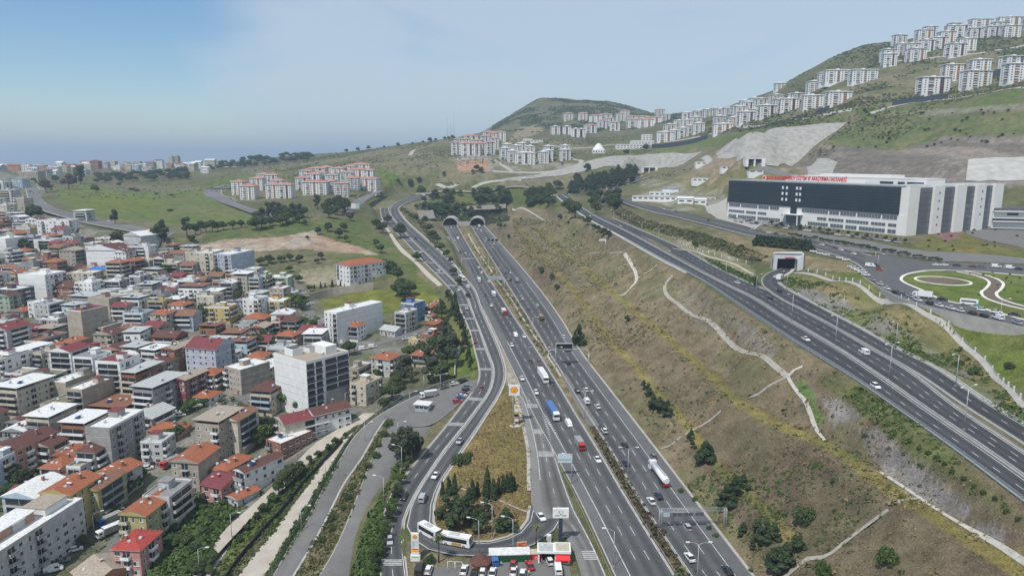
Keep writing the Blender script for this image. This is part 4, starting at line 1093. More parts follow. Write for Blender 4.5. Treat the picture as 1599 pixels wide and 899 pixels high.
T(94, 736, 2, 46, 11, -8, 'beige', 'gable', 'brown'); T(150, 692, 4, 32, 12, -8, 'beige', 'hip', 'brown'); T(183, 728, 3, 44, 12, -14, 'light grey', 'gable', 'orange', extras=('solar',)); T(163, 747, 3, 26, 12, -8, 'cream', 'gable', 'brown')
T(4, 712, 4, 22, 20, -8, 'pale blue', 'flat', 'grey')
T(265, 663, 1, 50, 10, -8, 'salmon', 'hip', 'orange', base='long low salmon bungalow with orange hipped roof and leafy garden')
T(342, 650, 5, 42, 15, -14, 'beige', 'sheet', 'beige', faces='fr', balc='white', base='beige five-storey block with open sheet-roofed top floor')
T(377, 643, 5, 22, 14, -14, 'cream', 'gable', 'rust')
T(305, 705, 4, 44, 14, -8, 'beige', 'gable', 'orange', faces='f')
T(362, 718, 2, 30, 14, -20, 'light grey', 'hip', 'orange'); T(350, 743, 2, 38, 13, -20, 'pink', 'gablex', 'maroon'); T(405, 718, 3, 22, 17, -32, 'white', 'gable', 'brown'); T(388, 737, 2, 16, 10, -30, 'white', 'gable', 'orange')
T(380, 765, 1, 24, 9, -32, 'light grey', 'gable', 'orange'); T(452, 680, 2, 34, 16, -32, 'brick', 'flat', 'white', base='low brick house with cluttered white flat roof by the dirt lane')
T(39, 598, 4, 40, 20, -12, 'cream', 'sheet', 'white'); T(68, 584, 3, 44, 14, -12, 'green', 'flat', 'olive'); T(118, 587, 3, 28, 20, -14, 'beige', 'flat', 'white', nowin=True, base='blank beige box house with white flat roof')
T(146, 598, 4, 30, 22, -14, 'beige', 'flat', 'white', faces='f'); T(108, 621, 3, 32, 22, -12, 'cream', 'flat', 'olive')
T(108, 541, 5, 38, 13, -10, 'white', 'gable', 'maroon'); T(144, 553, 5, 34, 13, -10, 'white', 'flat', 'grey', balc='rail'); T(184, 560, 6, 42, 14, -10, 'white', 'flat', 'maroon', balc='rail')
T(186, 629, 1, 60, 16, -12, 'brick', 'sheet', 'rust'); T(14, 555, 4, 26, 20, -12, 'white', 'flat', 'beige'); T(37, 547, 3, 26, 26, -14, 'grey', 'sheet', 'white'); T(7, 600, 4, 20, 14, -12, 'pale blue', 'flat', 'white')
T(72, 547, 3, 24, 14, -12, 'cream', 'flat', 'beige'); T(32, 580, 2, 38, 10, -12, 'light grey', 'flat', 'beige'); T(115, 528, 2, 26, 12, -12, 'salmon', 'hip', 'orange'); T(93, 533, 2, 20, 10, -12, 'beige', 'gable', 'orange')
T(328, 535, 6, 52, 16, -13, 'blue-grey', 'gablex', 'maroon', base='six-storey glazed block with curved maroon roof and orange stripe', balc='rail')
T(386, 569, 4, 0, 17, -32, 'beige', 'flat', 'white', w_m=12, faces='f', balc='white'); T(278, 537, 4, 22, 15, -14, 'brick', 'gable', 'beige'); T(243, 545, 3, 24, 12, -12, 'white', 'sheet', 'white')
T(214, 541, 3, 26, 12, -12, 'cream', 'sheet', 'pale grey'); T(250, 560, 3, 36, 12, -14, 'beige', 'hip', 'brown'); T(222, 576, 4, 26, 18, -14, 'brick', 'sheet', 'pale grey')
T(250, 596, 4, 36, 22, -14, 'grey', 'sheet', 'pale grey', balc='white', base='four-storey terraced grey block with long white balconies'); T(297, 582, 4, 22, 16, -14, 'maroon', 'gable', 'beige'); T(322, 612, 1, 34, 10, -14, 'white', 'hip', 'orange')
T(236, 640, 2, 44, 14, -14, 'grey', 'gable', 'pale grey'); T(419, 607, 3, 36, 13, -14, 'cream', 'sheet', 'brown', balc='blue')
T(486, 551, 8, 0, 23, -38, 'white', 'flat', 'beige', w_m=24, faces='l', balc='rail', base='tall white eight-storey block with blank left wall and dark glazed balconies', fh=3.05)
tb = [o for o in scene.objects if o.name.startswith('apartment_block')][-1]      # dark glazed bays and roof boxes of the tall white block
for k in range(1, 8):
    for (y0, y1) in ((-11.3, -7.6), (-6.6, -3.4), (-1.6, 4.4), (5.0, 11.0)):
        if k < 3 and y0 > -2: continue
        q = MB(); q.box(12.0, 12.07, y0, y1, k * 3.05 + .25, k * 3.05 + 2.5, GLASS); q.box(12.07, 12.5, y0, y1, k * 3.05 + .02, k * 3.05 + .2, RAIL); q.box(12.42, 12.5, y0, y1, k * 3.05 + .2, k * 3.05 + 1.0, wm('dark')); q.build('glazed_bay', tb)
q = MB(); q.box(12.0, 12.3, -1.8, 11.2, .3, 8.6, wm('grey')); q.build('cladding', tb); q = MB(); q.box(-7, -1, -9, -4, 24.5, 27.6, wm('white')); q.box(-6.5, -1.5, -8.5, -4.5, 27.601, 27.8, wm('dark')); q.box(-2, 8, 2, 8, 24.5, 28.2, wm('white')); q.build('penthouse', tb)
T(489, 511, 3, 34, 11, -12, 'pale blue', 'gablex', 'maroon'); T(440, 541, 2, 34, 12, -14, 'light grey', 'flat', 'pale grey'); T(572, 594, 3, 30, 13, -25, 'cream', 'flat', 'beige', balc='cream')
T(603, 553, 3, 34, 11, -22, 'light grey', 'hip', 'orange', balc='white'); T(560, 572, 2, 24, 12, -22, 'beige', 'flat', 'beige'); T(487, 642, 3, 0, 27, -52, 'cream', 'gable', 'maroon', w_m=11); T(512, 634, 3, 0, 16, -52, 'white', 'gable', 'brown', w_m=10, faces='fr')
T(553, 479, 6, 0, 38, -33, 'white', 'flat', 'white', w_m=10, faces='f', base='big white six-storey block with a blank long side wall')
T(554, 504, 3, 24, 10, -18, 'white', 'hip', 'orange', extras=('solar',)); T(634, 486, 4, 20, 13, -25, 'light grey', 'flat', 'white'); T(645, 472, 4, 24, 13, -25, 'blue', 'flat', 'grey')
T(673, 476, 2, 12, 9, -25, 'brick', 'gable', 'orange'); T(682, 470, 2, 12, 9, -25, 'beige', 'gable', 'orange'); T(674, 489, 1, 13, 8, -25, 'cream', 'gable', 'orange'); T(678, 501, 2, 16, 11, -25, 'brick', 'gable', 'orange')
T(613, 511, 1, 30, 10, -30, 'light grey', 'gablex', 'pale grey'); T(672, 521, 2, 22, 9, -25, 'brick', 'flat', 'beige'); T(660, 548, 2, 26, 10, -18, 'cream', 'hip', 'orange'); T(650, 530, 1, 16, 8, -20, 'yellow', 'flat', 'white')
T(564, 408, 4, 0, 34, -42, 'white', 'hip', 'orange', w_m=17, base='four-storey white school with orange hipped roof beside a dusty yard', cat='school', name='school', fh=3.3)
T(328, 393, 6, 28, 16, -8, 'cream', 'flat', 'white', balc='cream'); T(366, 394, 6, 0, 30, -14, 'blue-grey', 'flat', 'white', w_m=15, faces='f', base='pale blue-grey six-storey block with blank side wall')
T(380, 428, 5, 25, 14, -3, 'beige', 'sheet', 'white'); T(402, 432, 5, 16, 13, -3, 'blue-grey', 'flat', 'beige'); T(415, 430, 5, 10, 12, -3, 'green', 'flat', 'beige'); T(438, 432, 4, 32, 12, -3, 'green', 'flat', 'white'); T(451, 456, 2, 24, 10, -10, 'white', 'flat', 'white')
T(430, 468, 3, 38, 12, -4, 'yellow', 'flat', 'white', balc='grey', base='bright yellow three-storey block with white flat roof')
T(402, 492, 2, 36, 12, -6, 'brick', 'hip', 'orange'); T(408, 506, 3, 22, 11, -6, 'brick', 'gable', 'beige'); T(456, 496, 3, 26, 12, -8, 'beige', 'gablex', 'brown'); T(393, 520, 1, 24, 9, -8, 'white', 'hip', 'orange'); T(437, 500, 3, 14, 12, -8, 'salmon', 'flat', 'beige')
T(216, 487, 3, 32, 12, -4, 'pale blue', 'flat', 'grey'); T(255, 485, 4, 26, 12, -4, 'cream', 'hip', 'orange'); T(290, 487, 3, 36, 12, -2, 'blue-grey', 'gablex', 'rust', balc='white'); T(345, 478, 3, 40, 12, -4, 'yellow', 'flat', 'beige', balc='cream')
T(250, 468, 3, 25, 11, -4, 'yellow', 'flat', 'grey'); T(347, 514, 1, 38, 9, -4, 'cream', 'gablex', 'orange'); T(265, 520, 2, 40, 12, -8, 'brick', 'gablex', 'brown'); T(305, 447, 3, 38, 13, -4, 'white', 'sheet', 'rust'); T(336, 455, 3, 22, 11, -4, 'grey', 'sheet', 'white')
T(358, 438, 4, 20, 11, -4, 'light grey', 'gable', 'white'); T(312, 434, 2, 26, 12, -4, 'beige', 'gablex', 'rust'); T(264, 445, 2, 34, 11, -4, 'white', 'flat', 'white'); T(216, 456, 3, 30, 12, -4, 'cream', 'flat', 'beige'); T(247, 456, 3, 26, 11, -4, 'grey', 'flat', 'grey')
T(136, 481, 6, 0, 17, -22, 'beige', 'flat', 'maroon', w_m=12, nowin=True, base='blank beige six-storey tower house'); T(170, 463, 4, 0, 17, -14, 'beige', 'flat', 'beige', w_m=16, nowin=True, base='blank beige four-storey box behind the blank beige tower house')
T(20, 450, 4, 40, 16, -10, 'dark', 'flat', 'white', balc='white', base='dark grey four-storey block with white balcony boxes at the left edge')
T(66, 470, 3, 26, 12, -8, 'white', 'flat', 'white'); T(66, 427, 5, 0, 18, -12, 'white', 'flat', 'white', w_m=22, faces='r', balc='grey', base='big white five-storey block with a dark balconied side')
T(115, 444, 2, 46, 14, -8, 'brick', 'gablex', 'brown'); T(137, 462, 2, 40, 13, -14, 'grey', 'sheet', 'pale grey'); T(85, 496, 2, 38, 12, -8, 'grey', 'flat', 'white'); T(54, 513, 1, 44, 14, -8, 'brick', 'sheet', 'maroon')
T(80, 512, 1, 30, 12, -8, 'grey', 'sheet', 'beige'); T(160, 507, 2, 38, 14, -14, 'beige', 'flat', 'pale grey'); T(12, 507, 5, 0, 16, -10, 'light grey', 'gable', 'maroon', w_m=14); T(68, 526, 2, 34, 22, -12, 'grey', 'flat', 'rust')
T(218, 430, 4, 18, 12, -4, 'grey', 'flat', 'white'); T(133, 425, 2, 42, 12, -4, 'cream', 'flat', 'white'); T(182, 437, 3, 26, 12, -4, 'light grey', 'flat', 'white')
T(90, 344, 5, 52, 14, -4, 'white', 'flat', 'beige', balc='grey'); T(10, 371, 5, 0, 20, -10, 'white', 'flat', 'white', w_m=18, nowin=True, base='blank white block at the left edge near the curving road')
T(172, 386, 4, 0, 22, -4, 'white', 'gable', 'brown', w_m=26, nowin=True, base='white gabled hall with blank end wall', name='hall', cat='hall'); T(226, 364, 4, 0, 26, -22, 'light grey', 'gable', 'white', w_m=20, nowin=True, base='white and grey hall with low pitched roof by the dual carriageway', name='hall', cat='hall')
T(76, 374, 3, 34, 12, -4, 'white', 'flat', 'grey'); T(45, 356, 3, 24, 14, -8, 'beige', 'flat', 'beige'); T(10, 330, 3, 30, 14, -6, 'grey', 'flat', 'white'); T(166, 371, 2, 24, 12, -4, 'beige', 'flat', 'white'); T(112, 388, 4, 26, 12, -4, 'beige', 'gable', 'beige')
T(131, 330, 3, 22, 12, -8, 'light grey', 'sheet', 'white'); T(164, 418, 1, 38, 8, -3, 'beige', 'gablex', 'blue', base='low shed with bright blue roof among the houses'); T(222, 384, 4, 34, 13, -4, 'white', 'flat', 'grey')
T(14, 297, 5, 22, 15, -6, 'light grey', 'flat', 'white', detail=1); T(36, 309, 4, 18, 14, -6, 'beige', 'flat', 'grey', detail=1); T(8, 320, 5, 22, 14, -6, 'cream', 'flat', 'white', detail=1); T(26, 334, 4, 20, 14, -6, 'grey', 'sheet', 'white'); T(4, 345, 4, 20, 13, -6, 'brick', 'flat', 'beige'); T(2, 284, 5, 20, 16, -6, 'white', 'flat', 'grey', detail=1)
T(32, 280, 4, 0, 16, -6, 'pale blue', 'sheet', 'white', w_m=18); T(50, 268, 5, 0, 18, -6, 'beige', 'flat', 'white', w_m=34, faces='f')
# skyline of the town
for (px, py, z, fl, w, wl_, rc) in [(268, 248, 1850, 11, 10, 'cream', 'grey'), (277, 248, 1880, 11, 10, 'beige', 'grey'), (248, 252, 1800, 8, 22, 'white', 'maroon'), (235, 255, 1750, 6, 24, 'beige', 'orange'), (215, 256, 1720, 6, 18, 'cream', 'white'),
        (195, 258, 1700, 5, 20, 'light grey', 'grey'), (178, 257, 1720, 6, 14, 'cream', 'white'), (163, 258, 1650, 5, 22, 'light grey', 'white'), (150, 257, 1600, 6, 22, 'brick', 'maroon'), (140, 264, 1500, 5, 14, 'cream', 'white'), (225, 262, 1600, 4, 20, 'white', 'grey'),
        (112, 265, 1500, 4, 26, 'salmon', 'orange'), (100, 267, 1450, 4, 22, 'cream', 'beige'), (85, 268, 1400, 4, 24, 'light grey', 'white'), (308, 256, 1850, 4, 26, 'cream', 'orange'), (322, 260, 1750, 2, 30, 'white', 'white'), (295, 262, 1750, 3, 18, 'white', 'white'), (362, 263, 1650, 1, 34, 'white', 'white'),
        (65, 264, 1400, 5, 20, 'beige', 'white'), (25, 266, 1350, 5, 24, 'salmon', 'orange'), (8, 262, 1450, 5, 20, 'light grey', 'white'), (40, 262, 1500, 4, 20, 'cream', 'white'), (205, 262, 1600, 4, 18, 'beige', 'white'), (130, 268, 1400, 3, 20, 'light grey', 'white'), (185, 264, 1560, 3, 18, 'white', 'white')]:
    x, y, e_ = at_z(px, py, z)
    T(px, py, fl, 0, 12, rng.uniform(-12, 6), wl_, 'flat' if rc not in ('orange', 'maroon') else 'hip', rc if rc in ROOFS else 'grey', w_m=w, xy=(x, y), detail=0,
      base='twin slab tower blocks on the skyline' if False else None)
# houses filling the rest of the town, in crooked rows
TOWN = [(0, 285), (30, 300), (40, 318), (75, 342), (140, 362), (262, 385), (300, 402), (395, 432), (450, 455), (462, 470), (480, 500), (505, 520), (515, 555), (430, 580), (430, 640), (400, 655), (396, 690), (330, 765), (270, 790), (90, 800), (0, 760)]
STREETS = [[(262, 850), (205, 800), (262, 870)], ]
def clear(x, y, r):
    for (a, b2, c) in FP:
        if (a - x) ** 2 + (b2 - y) ** 2 < (c + r) ** 2 * .66: return False
    return True
STREET_PX = [[(470, 460), (485, 490), (500, 512), (560, 540), (640, 522), (690, 505)], [(130, 905), (175, 860), (205, 820), (260, 772), (285, 735), (320, 690), (345, 645)], [(350, 590), (372, 610), (398, 632)], [(560, 640), (520, 655)],
             [(205, 860), (240, 875), (262, 905)], [(0, 520), (60, 500), (130, 452), (210, 440)], [(190, 690), (230, 640), (260, 610)]]
SW = []
for st in STREET_PX:
    pts = [G(*p) for p in st]
    C = catmull([tuple(p) for p in pts], 4.0)
    for i in range(len(C)): C[i, 2] = Tn(C[i, 0], C[i, 1])
    SW.append(C)
    o = ribbon('street', off_line(C, -3.2), off_line(C, 3.2), ASPH_L, .22, nx=3, drape=True); tag(o, kind='structure')
def near_street(x, y, r):
    for nm in ('field_road', 'dirt_lane'):
        C = RD[nm][0]
        if (((C[:, 0] - x) ** 2 + (C[:, 1] - y) ** 2).min()) ** .5 < r + (22 if nm == 'field_road' else 6): return True
    for C in SW:
        if (((C[:, 0] - x) ** 2 + (C[:, 1] - y) ** 2).min()) ** .5 < r: return True
    return False
wch = ['white'] * 5 + ['cream'] * 5 + ['beige'] * 5 + ['grey'] * 4 + ['light grey'] * 4 + ['brick'] * 3 + ['pale blue', 'yellow', 'salmon', 'green', 'blue-grey', 'pink']
rch = [('flat', 'white'), ('flat', 'grey'), ('flat', 'beige'), ('flat', 'pale grey'), ('hip', 'orange'), ('gable', 'orange'), ('flat', 'olive'), ('gablex', 'rust'), ('gable', 'brown'), ('gablex', 'maroon'), ('sheet', 'white'), ('sheet', 'pale grey'), ('gable', 'white'), ('sheet', 'rust'), ('gable', 'brown')]
r2 = random.Random(11); nfill = 0
cands = []
gy = 235.0
while gy < 1300:
    pit = 12.0 + gy * .006
    gx = -900.0
    while gx < 60:
        cands.append((gx + r2.uniform(-2, 2), gy + r2.uniform(-2, 2), pit)); gx += pit
    gy += pit
for (gx, gy, pit) in cands:
    z = Tn(gx, gy); px, py, dd = proj(gx, gy, z)
    if px < -60 or px > 700 or not bool(inpoly(np.array([px]), np.array([py]), TOWN + [])[0]) and not (px < 0 and 290 < py < 850): continue
    w = pit * r2.uniform(.62, .82); d = pit * r2.uniform(.66, .86)
    if r2.random() < .09: continue
    if not clear(gx, gy, math.hypot(w, d) / 2 * .8) or near_street(gx, gy, 8.5): continue
    if nfill > 225: break
    fl = r2.choice([1, 2, 2, 2, 3, 3, 3, 4]) + (1 if gy > 700 else 0)
    rk, rc = r2.choice(rch)
    building(px, py, fl, 0, d, -8 + r2.uniform(-6, 6), r2.choice(wch), rk, rc, w_m=w, xy=(gx, gy), seed=nfill); nfill += 1
rk3 = random.Random(21)
for i in range(64):
    if i < 40: px, py, z = rk3.uniform(-20, 100), rk3.uniform(268, 285), rk3.uniform(850, 1500)
    else: px, py, z = rk3.uniform(95, 330), 262, rk3.uniform(1450, 1900)
    x, y, _ = at_z(px, py, z); 
    if not clear(x, y, 11) or near_street(x, y, 12) or (40 < proj(x, y, Tn(x, y))[0] < 110 and proj(x, y, Tn(x, y))[1] > 284): continue
    rk, rc = rk3.choice(rch); building(px, py, rk3.choice([3, 4, 4, 5]), 0, rk3.uniform(11, 16), rk3.uniform(-14, 8), rk3.choice(['white', 'cream', 'light grey', 'white', 'beige', 'cream', 'pale blue', 'salmon']), rk if rk != 'sheet' else 'flat', rc if rc not in ('rust', 'brown', 'maroon') else 'white', w_m=rk3.uniform(12, 24), xy=(x, y), seed=900 + i, detail=0)
print('fill houses', nfill, 'total', len(FP))
# ================= APARTMENT BLOCKS ON THE HILLSIDES =================
AW = mat('block_white', (.74, .74, .72), rough=.85, nscale=.3, rgb2=(.66, .66, .64))
AP = {'burgundy': mat('block_burgundy', (.15, .06, .07)), 'orange': mat('block_orange', (.47, .24, .13)), 'grey': mat('block_grey', (.15, .16, .20)), 'beige': mat('block_beige', (.46, .38, .28)), 'blue': mat('block_blue', (.30, .40, .50))}
LMH = [('the dark round hill', 860, 180), ('the white domed mosque', 935, 207), ('the grey sprayed cutting', 1230, 222), ('the hilltop estate', 1490, 60), ('the brown rock face', 1430, 250), ('the radio masts', 704, 200), ('the winding estate road', 345, 312), ('the dark blue retaining wall', 1060, 216), ('the reddish earth bank', 740, 258)]
_ab = {}
TILE = mat('faded_tiles', (.40, .17, .12), rough=.85, nscale=.8, rgb2=(.30, .13, .09))
def estate_proto(wd, dp, fl, accent, rcol, bays):
    """meshes of one block type: wall, roof, accent bay, balcony stack"""
    k = (wd, dp, fl, accent, rcol, bays)
    if k in _ab: return _ab[k]
    H_ = fl * 3.0; s = MB()
    s.box(-wd / 2, wd / 2, -dp / 2, dp / 2, -8, H_, AW)
    for f in range(fl):
        for sx in (-1, 1):
            for yy in (-dp * .3, 0, dp * .3): s.box(sx * wd / 2 - .05, sx * wd / 2 + .08, yy - .75, yy + .75, f * 3 + .8, f * 3 + 2.3, GLASS)
        n = bays * 2 + 1
        for i in range(0, n, 2):
            xx = -wd / 2 + (i + .5) * wd / n
            s.box(xx - .8, xx + .8, -dp / 2 - .08, -dp / 2 + .05, f * 3 + .8, f * 3 + 2.3, GLASS)
    wall = s.mesh('wall')
    s = MB(); s.box(-wd / 2 - 1.1, wd / 2 + 1.1, -dp / 2 - 1.1, dp / 2 + 1.1, H_, H_ + .5, AW)
    roof_hip(s, wd, dp, H_ + .66, 2.4 if rcol == 'rust' else 1.3, TILE if rcol == 'rust' else rm(rcol), ov=.95, along='x' if wd > dp else 'y', under=AW)
    s.box(-2.2, 2.2, -1.8, 1.8, H_ + .6, H_ + 2.9, AW)
    roof = s.mesh('roof')
    n = bays * 2 + 1; bw = wd / n
    s = MB(); s.box(-bw * .36, bw * .36, -.5, .05, 0, H_ - .1, AP[accent])
    for f in range(fl): s.box(-bw * .3, bw * .3, -.56, -.4, f * 3 + .9, f * 3 + 2.3, GLASS)
    bay = s.mesh('bay')
    s = MB()
    for f in range(fl):
        s.box(-bw * .5, bw * .5, -1.5, 0, f * 3 - .15, f * 3, AW); s.box(-bw * .5, bw * .5, -1.5, -1.38, f * 3 + .002, f * 3 + 1.05, AW if f % 3 else AP[accent]); s.box(-bw * .42, bw * .42, -.06, .02, f * 3 + .05, f * 3 + 2.3, GLASS)
    bal = s.mesh('balcony_stack')
    _ab[k] = (wall, roof, bay, bal, n, bw, H_); return _ab[k]
def estate_block(px, py, z, wd, dp, fl, rot, accent, rcol='white', bays=2, at_ground=True, grp='apartment blocks of the hillside estates'):
    wall, roof, bay, bal, n, bw, H_ = estate_proto(wd, dp, fl, accent, rcol, bays)
    if z is None: g = G(px, py)
    else:
        x, y, e_ = at_z(px, py, z); g = Vector((x, y, Tn(x, y)))
    if g is None: return
    gx, gy, gd = proj(g.x, g.y, g.z)
    e = empty('apartment_block', g, R(rot))
    child('wall', wall, e); ro = child('roof', roof, e)
    for i in range(1, n, 2):
        xx = -wd / 2 + (i + .5) * bw
        b_ = child('bay', bay, e, (xx, -dp / 2 + .04, 0)) if i % 4 == 3 or bays == 1 else child('balcony_stack', bal, e, (xx, -dp / 2 - .002, 0))
    child('balcony_stack', bal, e, (-wd / 2 - .002, -dp * .16, 0), -PI / 2) if wd > 18 else None
    fw = NUMW[min(fl, 10)]
    lab = ('red-roofed' if rcol in ('rust', 'orange') else 'white') + f' {fw}-storey block with {accent} balconies'
    e['category'] = 'apartment block'; e['group'] = grp
    item(e, lab, gx, gy, LMH)
    FP.append((g.x, g.y, max(wd, dp) / 2))
    return e
acc = ['burgundy', 'orange', 'grey', 'beige', 'orange', 'burgundy', 'beige']
k_ = 0
def EB(rows, wd, dp, fl, rc='white', bays=2, rot=None):
    global k_
    for r in rows:
        px, py = r[0], r[1]; z = r[2] if len(r) > 2 else None
        k_ += 1
        estate_block(px, py, z, r[3] if len(r) > 3 else wd, dp, fl, (rot if rot is not None else 0) + [-8, 3, 8, -3][k_ % 4], acc[(k_ * 5) % 7], rc, bays)
# left-hand estates among the green fields
EB([(448, 309, None), (390, 311, None), (430, 309, None), (376, 303, None)], 19, 15, 6, 'rust', 2, -10)
EB([(404, 297, None), (414, 290, None), (428, 291, None), (437, 301, None)], 20, 14, 6, 'rust', 2, -12)
EB([(494, 304, None, 34), (535, 306, None), (517, 302, None), (576, 297, None, 32), (552, 296, None)], 18, 15, 6, 'rust', 3, -6)
EB([(474, 296, None), (490, 290, None, 26), (503, 287, None), (520, 291, None), (540, 287, None), (560, 282, None, 26), (575, 283, None, 24), (480, 284, None), (497, 280, None, 26), (530, 280, None), (548, 277, None), (565, 274, None, 30), (510, 278, None)], 20, 14, 6, 'rust', 2, -6)
# estate under the radio masts
EB([(713, 241), (732, 241, 1290, 26), (742, 240, 1290), (716, 234), (728, 228, 1400), (745, 231, 1370), (752, 240, 1300), (765, 237, 1330), (736, 222, 1450, 28), (758, 223, 1450), (772, 226, 1420), (763, 214, 1500, 24), (781, 214, 1500, 24), (770, 218, 1480)], 18, 15, 7, 'rust', 2)
EB([(788, 244, 1270), (800, 252), (817, 256, 1230, 28), (828, 256, 1230), (791, 236, 1330), (806, 240, 1310), (815, 236, 1340), (856, 251), (856, 243, 1300), (882, 250), (882, 242, 1300), (828, 244, 1300), (848, 252, 1240)], 18, 15, 6, 'white', 2)
# foot of the dark hill and the long slope to the right
EB([(867, 210), (885, 210), (899, 209, 1620), (907, 208, 1630)], 20, 15, 6, 'white', 1)
EB([(887, 188), (910, 188), (930, 190, 1860, 34), (945, 188, 1880, 34), (921, 204, 1700, 30), (951, 195, 1800), (960, 200, 1720), (968, 188, 1880), (985, 190, 1850), (1002, 190, 1850, 40), (1020, 194, 1800, 40), (1038, 190, 1850), (990, 197, 1750, 36), (940, 198, 1760), (1008, 199, 1720, 40), (975, 186, 1950), (1030, 186, 1950)], 24, 15, 6, 'rust', 2)
EB([(1038, 215, 1400, 32), (1052, 212, 1400), (1066, 211, 1400), (1078, 209, 1400), (1090, 208, 1390), (1072, 202, 1480), (1086, 200, 1480), (1045, 205, 1480), (1060, 203, 1490)], 22, 15, 6, 'white', 2)
EB([(1072, 184, 1650), (1090, 183, 1600), (1105, 182, 1560), (1116, 181, 1560), (1126, 178, 1500), (1137, 176, 1480), (1150, 175, 1460), (1163, 167, 1500), (1168, 173, 1440), (1178, 165, 1480), (1188, 171, 1400), (1156, 181, 1420)], 22, 15, 5, 'white', 2)
EB([(1129, 195, 1260, 34), (1165, 190, 1160, 28), (1196, 186, 1130, 28), (1230, 180, 1100, 28), (1267, 174, 1060, 28), (1307, 165, 1010, 34)], 26, 15, 6, 'white', 2)
EB([(1124, 189, 1380), (1145, 186, 1300), (1193, 171, 1250, 24), (1218, 168, 1230, 24), (1243, 160, 1220), (1270, 155, 1200, 24), (1305, 148, 1150, 40), (1345, 144, 1100, 40), (1212, 160, 1330), (1180, 180, 1260), (1287, 150, 1180, 24)], 22, 15, 6, 'white', 3)
EB([(1455, 146, 950, 38), (1522, 136, 920, 34), (1484, 130, 1000, 24), (1527, 118, 980, 24), (1586, 126, 880, 30), (1580, 112, 960, 30), (1640, 118, 860, 30)], 28, 16, 7, 'white', 2)
EB([(1388, 94, 1150, 20), (1387, 84, 1200, 22), (1430, 85, 1150, 28), (1423, 78, 1200, 22), (1408, 80, 1220, 20), (1446, 77, 1200, 28), (1492, 79, 1130, 30), (1464, 73, 1200, 26), (1508, 73, 1160, 26), (1441, 68, 1290, 28), (1404, 66, 1300, 22), (1477, 68, 1240, 26), (1487, 62, 1290, 26), (1520, 60, 1240, 22),
    (1547, 58, 1230, 24), (1577, 56, 1200, 26), (1575, 45, 1300, 40), (1530, 44, 1320, 40), (1490, 46, 1320, 22), (1452, 52, 1340, 22), (1500, 54, 1280, 26), (1640, 50, 1200, 30), (1560, 50, 1270, 26), (1610, 45, 1260, 30)], 24, 15, 6, 'white', 2)
e = estate_block(1217, 138, 1470, 20, 15, 4, 0, 'beige', 'white', 2)

def simple_white(px, py, z, w, d, h, rot, name, label, cat, roof='white', winrow=True, wall=None, gable=False, at=None):
    if z is None: g = G(px, py)
    else:
        x, y, e_ = at_z(px, py, z); g = Vector((x, y, Tn(x, y)))
    if at: g = Vector(at)
    e = empty(name, g, R(rot)); e['label'] = label; e['category'] = cat
    s = MB(); wl_ = wall or AW
    s.box(-w / 2, w / 2, -d / 2, d / 2, -6, h, wl_)
    s.build('wall', e)
    s = MB()
    if gable: roof_hip(s, w, d, h + .15, d * .15, rm(roof), gable=True, along='x', under=wl_)
    else: s.box(-w / 2 - .3, w / 2 + .3, -d / 2 - .3, d / 2 + .3, h, h + .4, rm(roof))
    s.build('roof', e)
    if winrow:
        n = max(2, int(w / 6)); nf = max(1, int(h / 3.4))
        for f in range(nf):
            for i in range(n):
                if n * nf > 60: break
                xx = -w / 2 + (i + .5) * w / n; q = MB(); q.box(-w / n * .3, w / n * .3, -.08, .02, 0, 1.4, GLASS)
                if ('sw', w, n) not in _wmesh: _wmesh[('sw', w, n)] = q.mesh('window')
                child('window', _wmesh[('sw', w, n)], e, (xx, -d / 2 - .01, f * 3.4 + 1.2))
    FP.append((g.x, g.y, max(w, d) / 2))
    return e
simple_white(985, 210, 1350, 56, 16, 8, 4, 'school', 'long low white school stepping up the slope right of the mosque', 'school')
simple_white(1003, 204, 1380, 44, 16, 9, 4, 'school', 'upper wing of white school behind the long low one', 'school')
simple_white(1010, 205, 1440, 20, 16, 12, 0, 'hall', 'tall narrow white hall at the right end of the hill school', 'hall')
simple_white(824, 217, 1500, 20, 12, 6, 0, 'house', 'small white villa above the cluster of six-storey blocks', 'house', 'rust')
simple_white(838, 220, 1460, 26, 12, 4, 0, 'house', 'low wide white house right of the small villa', 'house')
simple_white(1098, 257, None, 22, 9, 4, 0, 'site_cabin', 'long white site cabin on the bare slope', 'cabin')
simple_white(1095, 283, None, 24, 9, 4.5, 0, 'site_cabin', 'long grey-white ribbed cabin above the camp', 'cabin', 'pale grey')
simple_white(1179, 270, None, 16, 8, 2.4, 0, 'site_cabin', 'grey cabin below the sprayed cutting', 'cabin', 'pale grey')
simple_white(1052, 312, None, 92, 20, 3.6, -16, 'site_shed', 'long flat pale roofed shed in the camp by the hospital road', 'shed', 'pale grey')
simple_white(1030, 305, None, 26, 9, 4, -10, 'site_shed', 'white hooped shed at the left end of the camp', 'shed')
simple_white(1047, 299, None, 20, 8, 3, -10, 'site_shed', 'shed with bright blue roof in the camp', 'shed', 'blue', winrow=False)
simple_white(1070, 316, None, 16, 10, 4.5, -12, 'tent_hall', 'pale tent hall in front of the long camp shed', 'hall', gable=True)
simple_white(1092, 318, None, 14, 10, 4.5, -12, 'tent_hall', 'pale tent hall at the right end of the camp', 'hall', gable=True)
simple_white(1133, 264, None, 12, 8, 3, 0, 'site_cabin', 'small white hut between the two cutting cabins', 'hut')

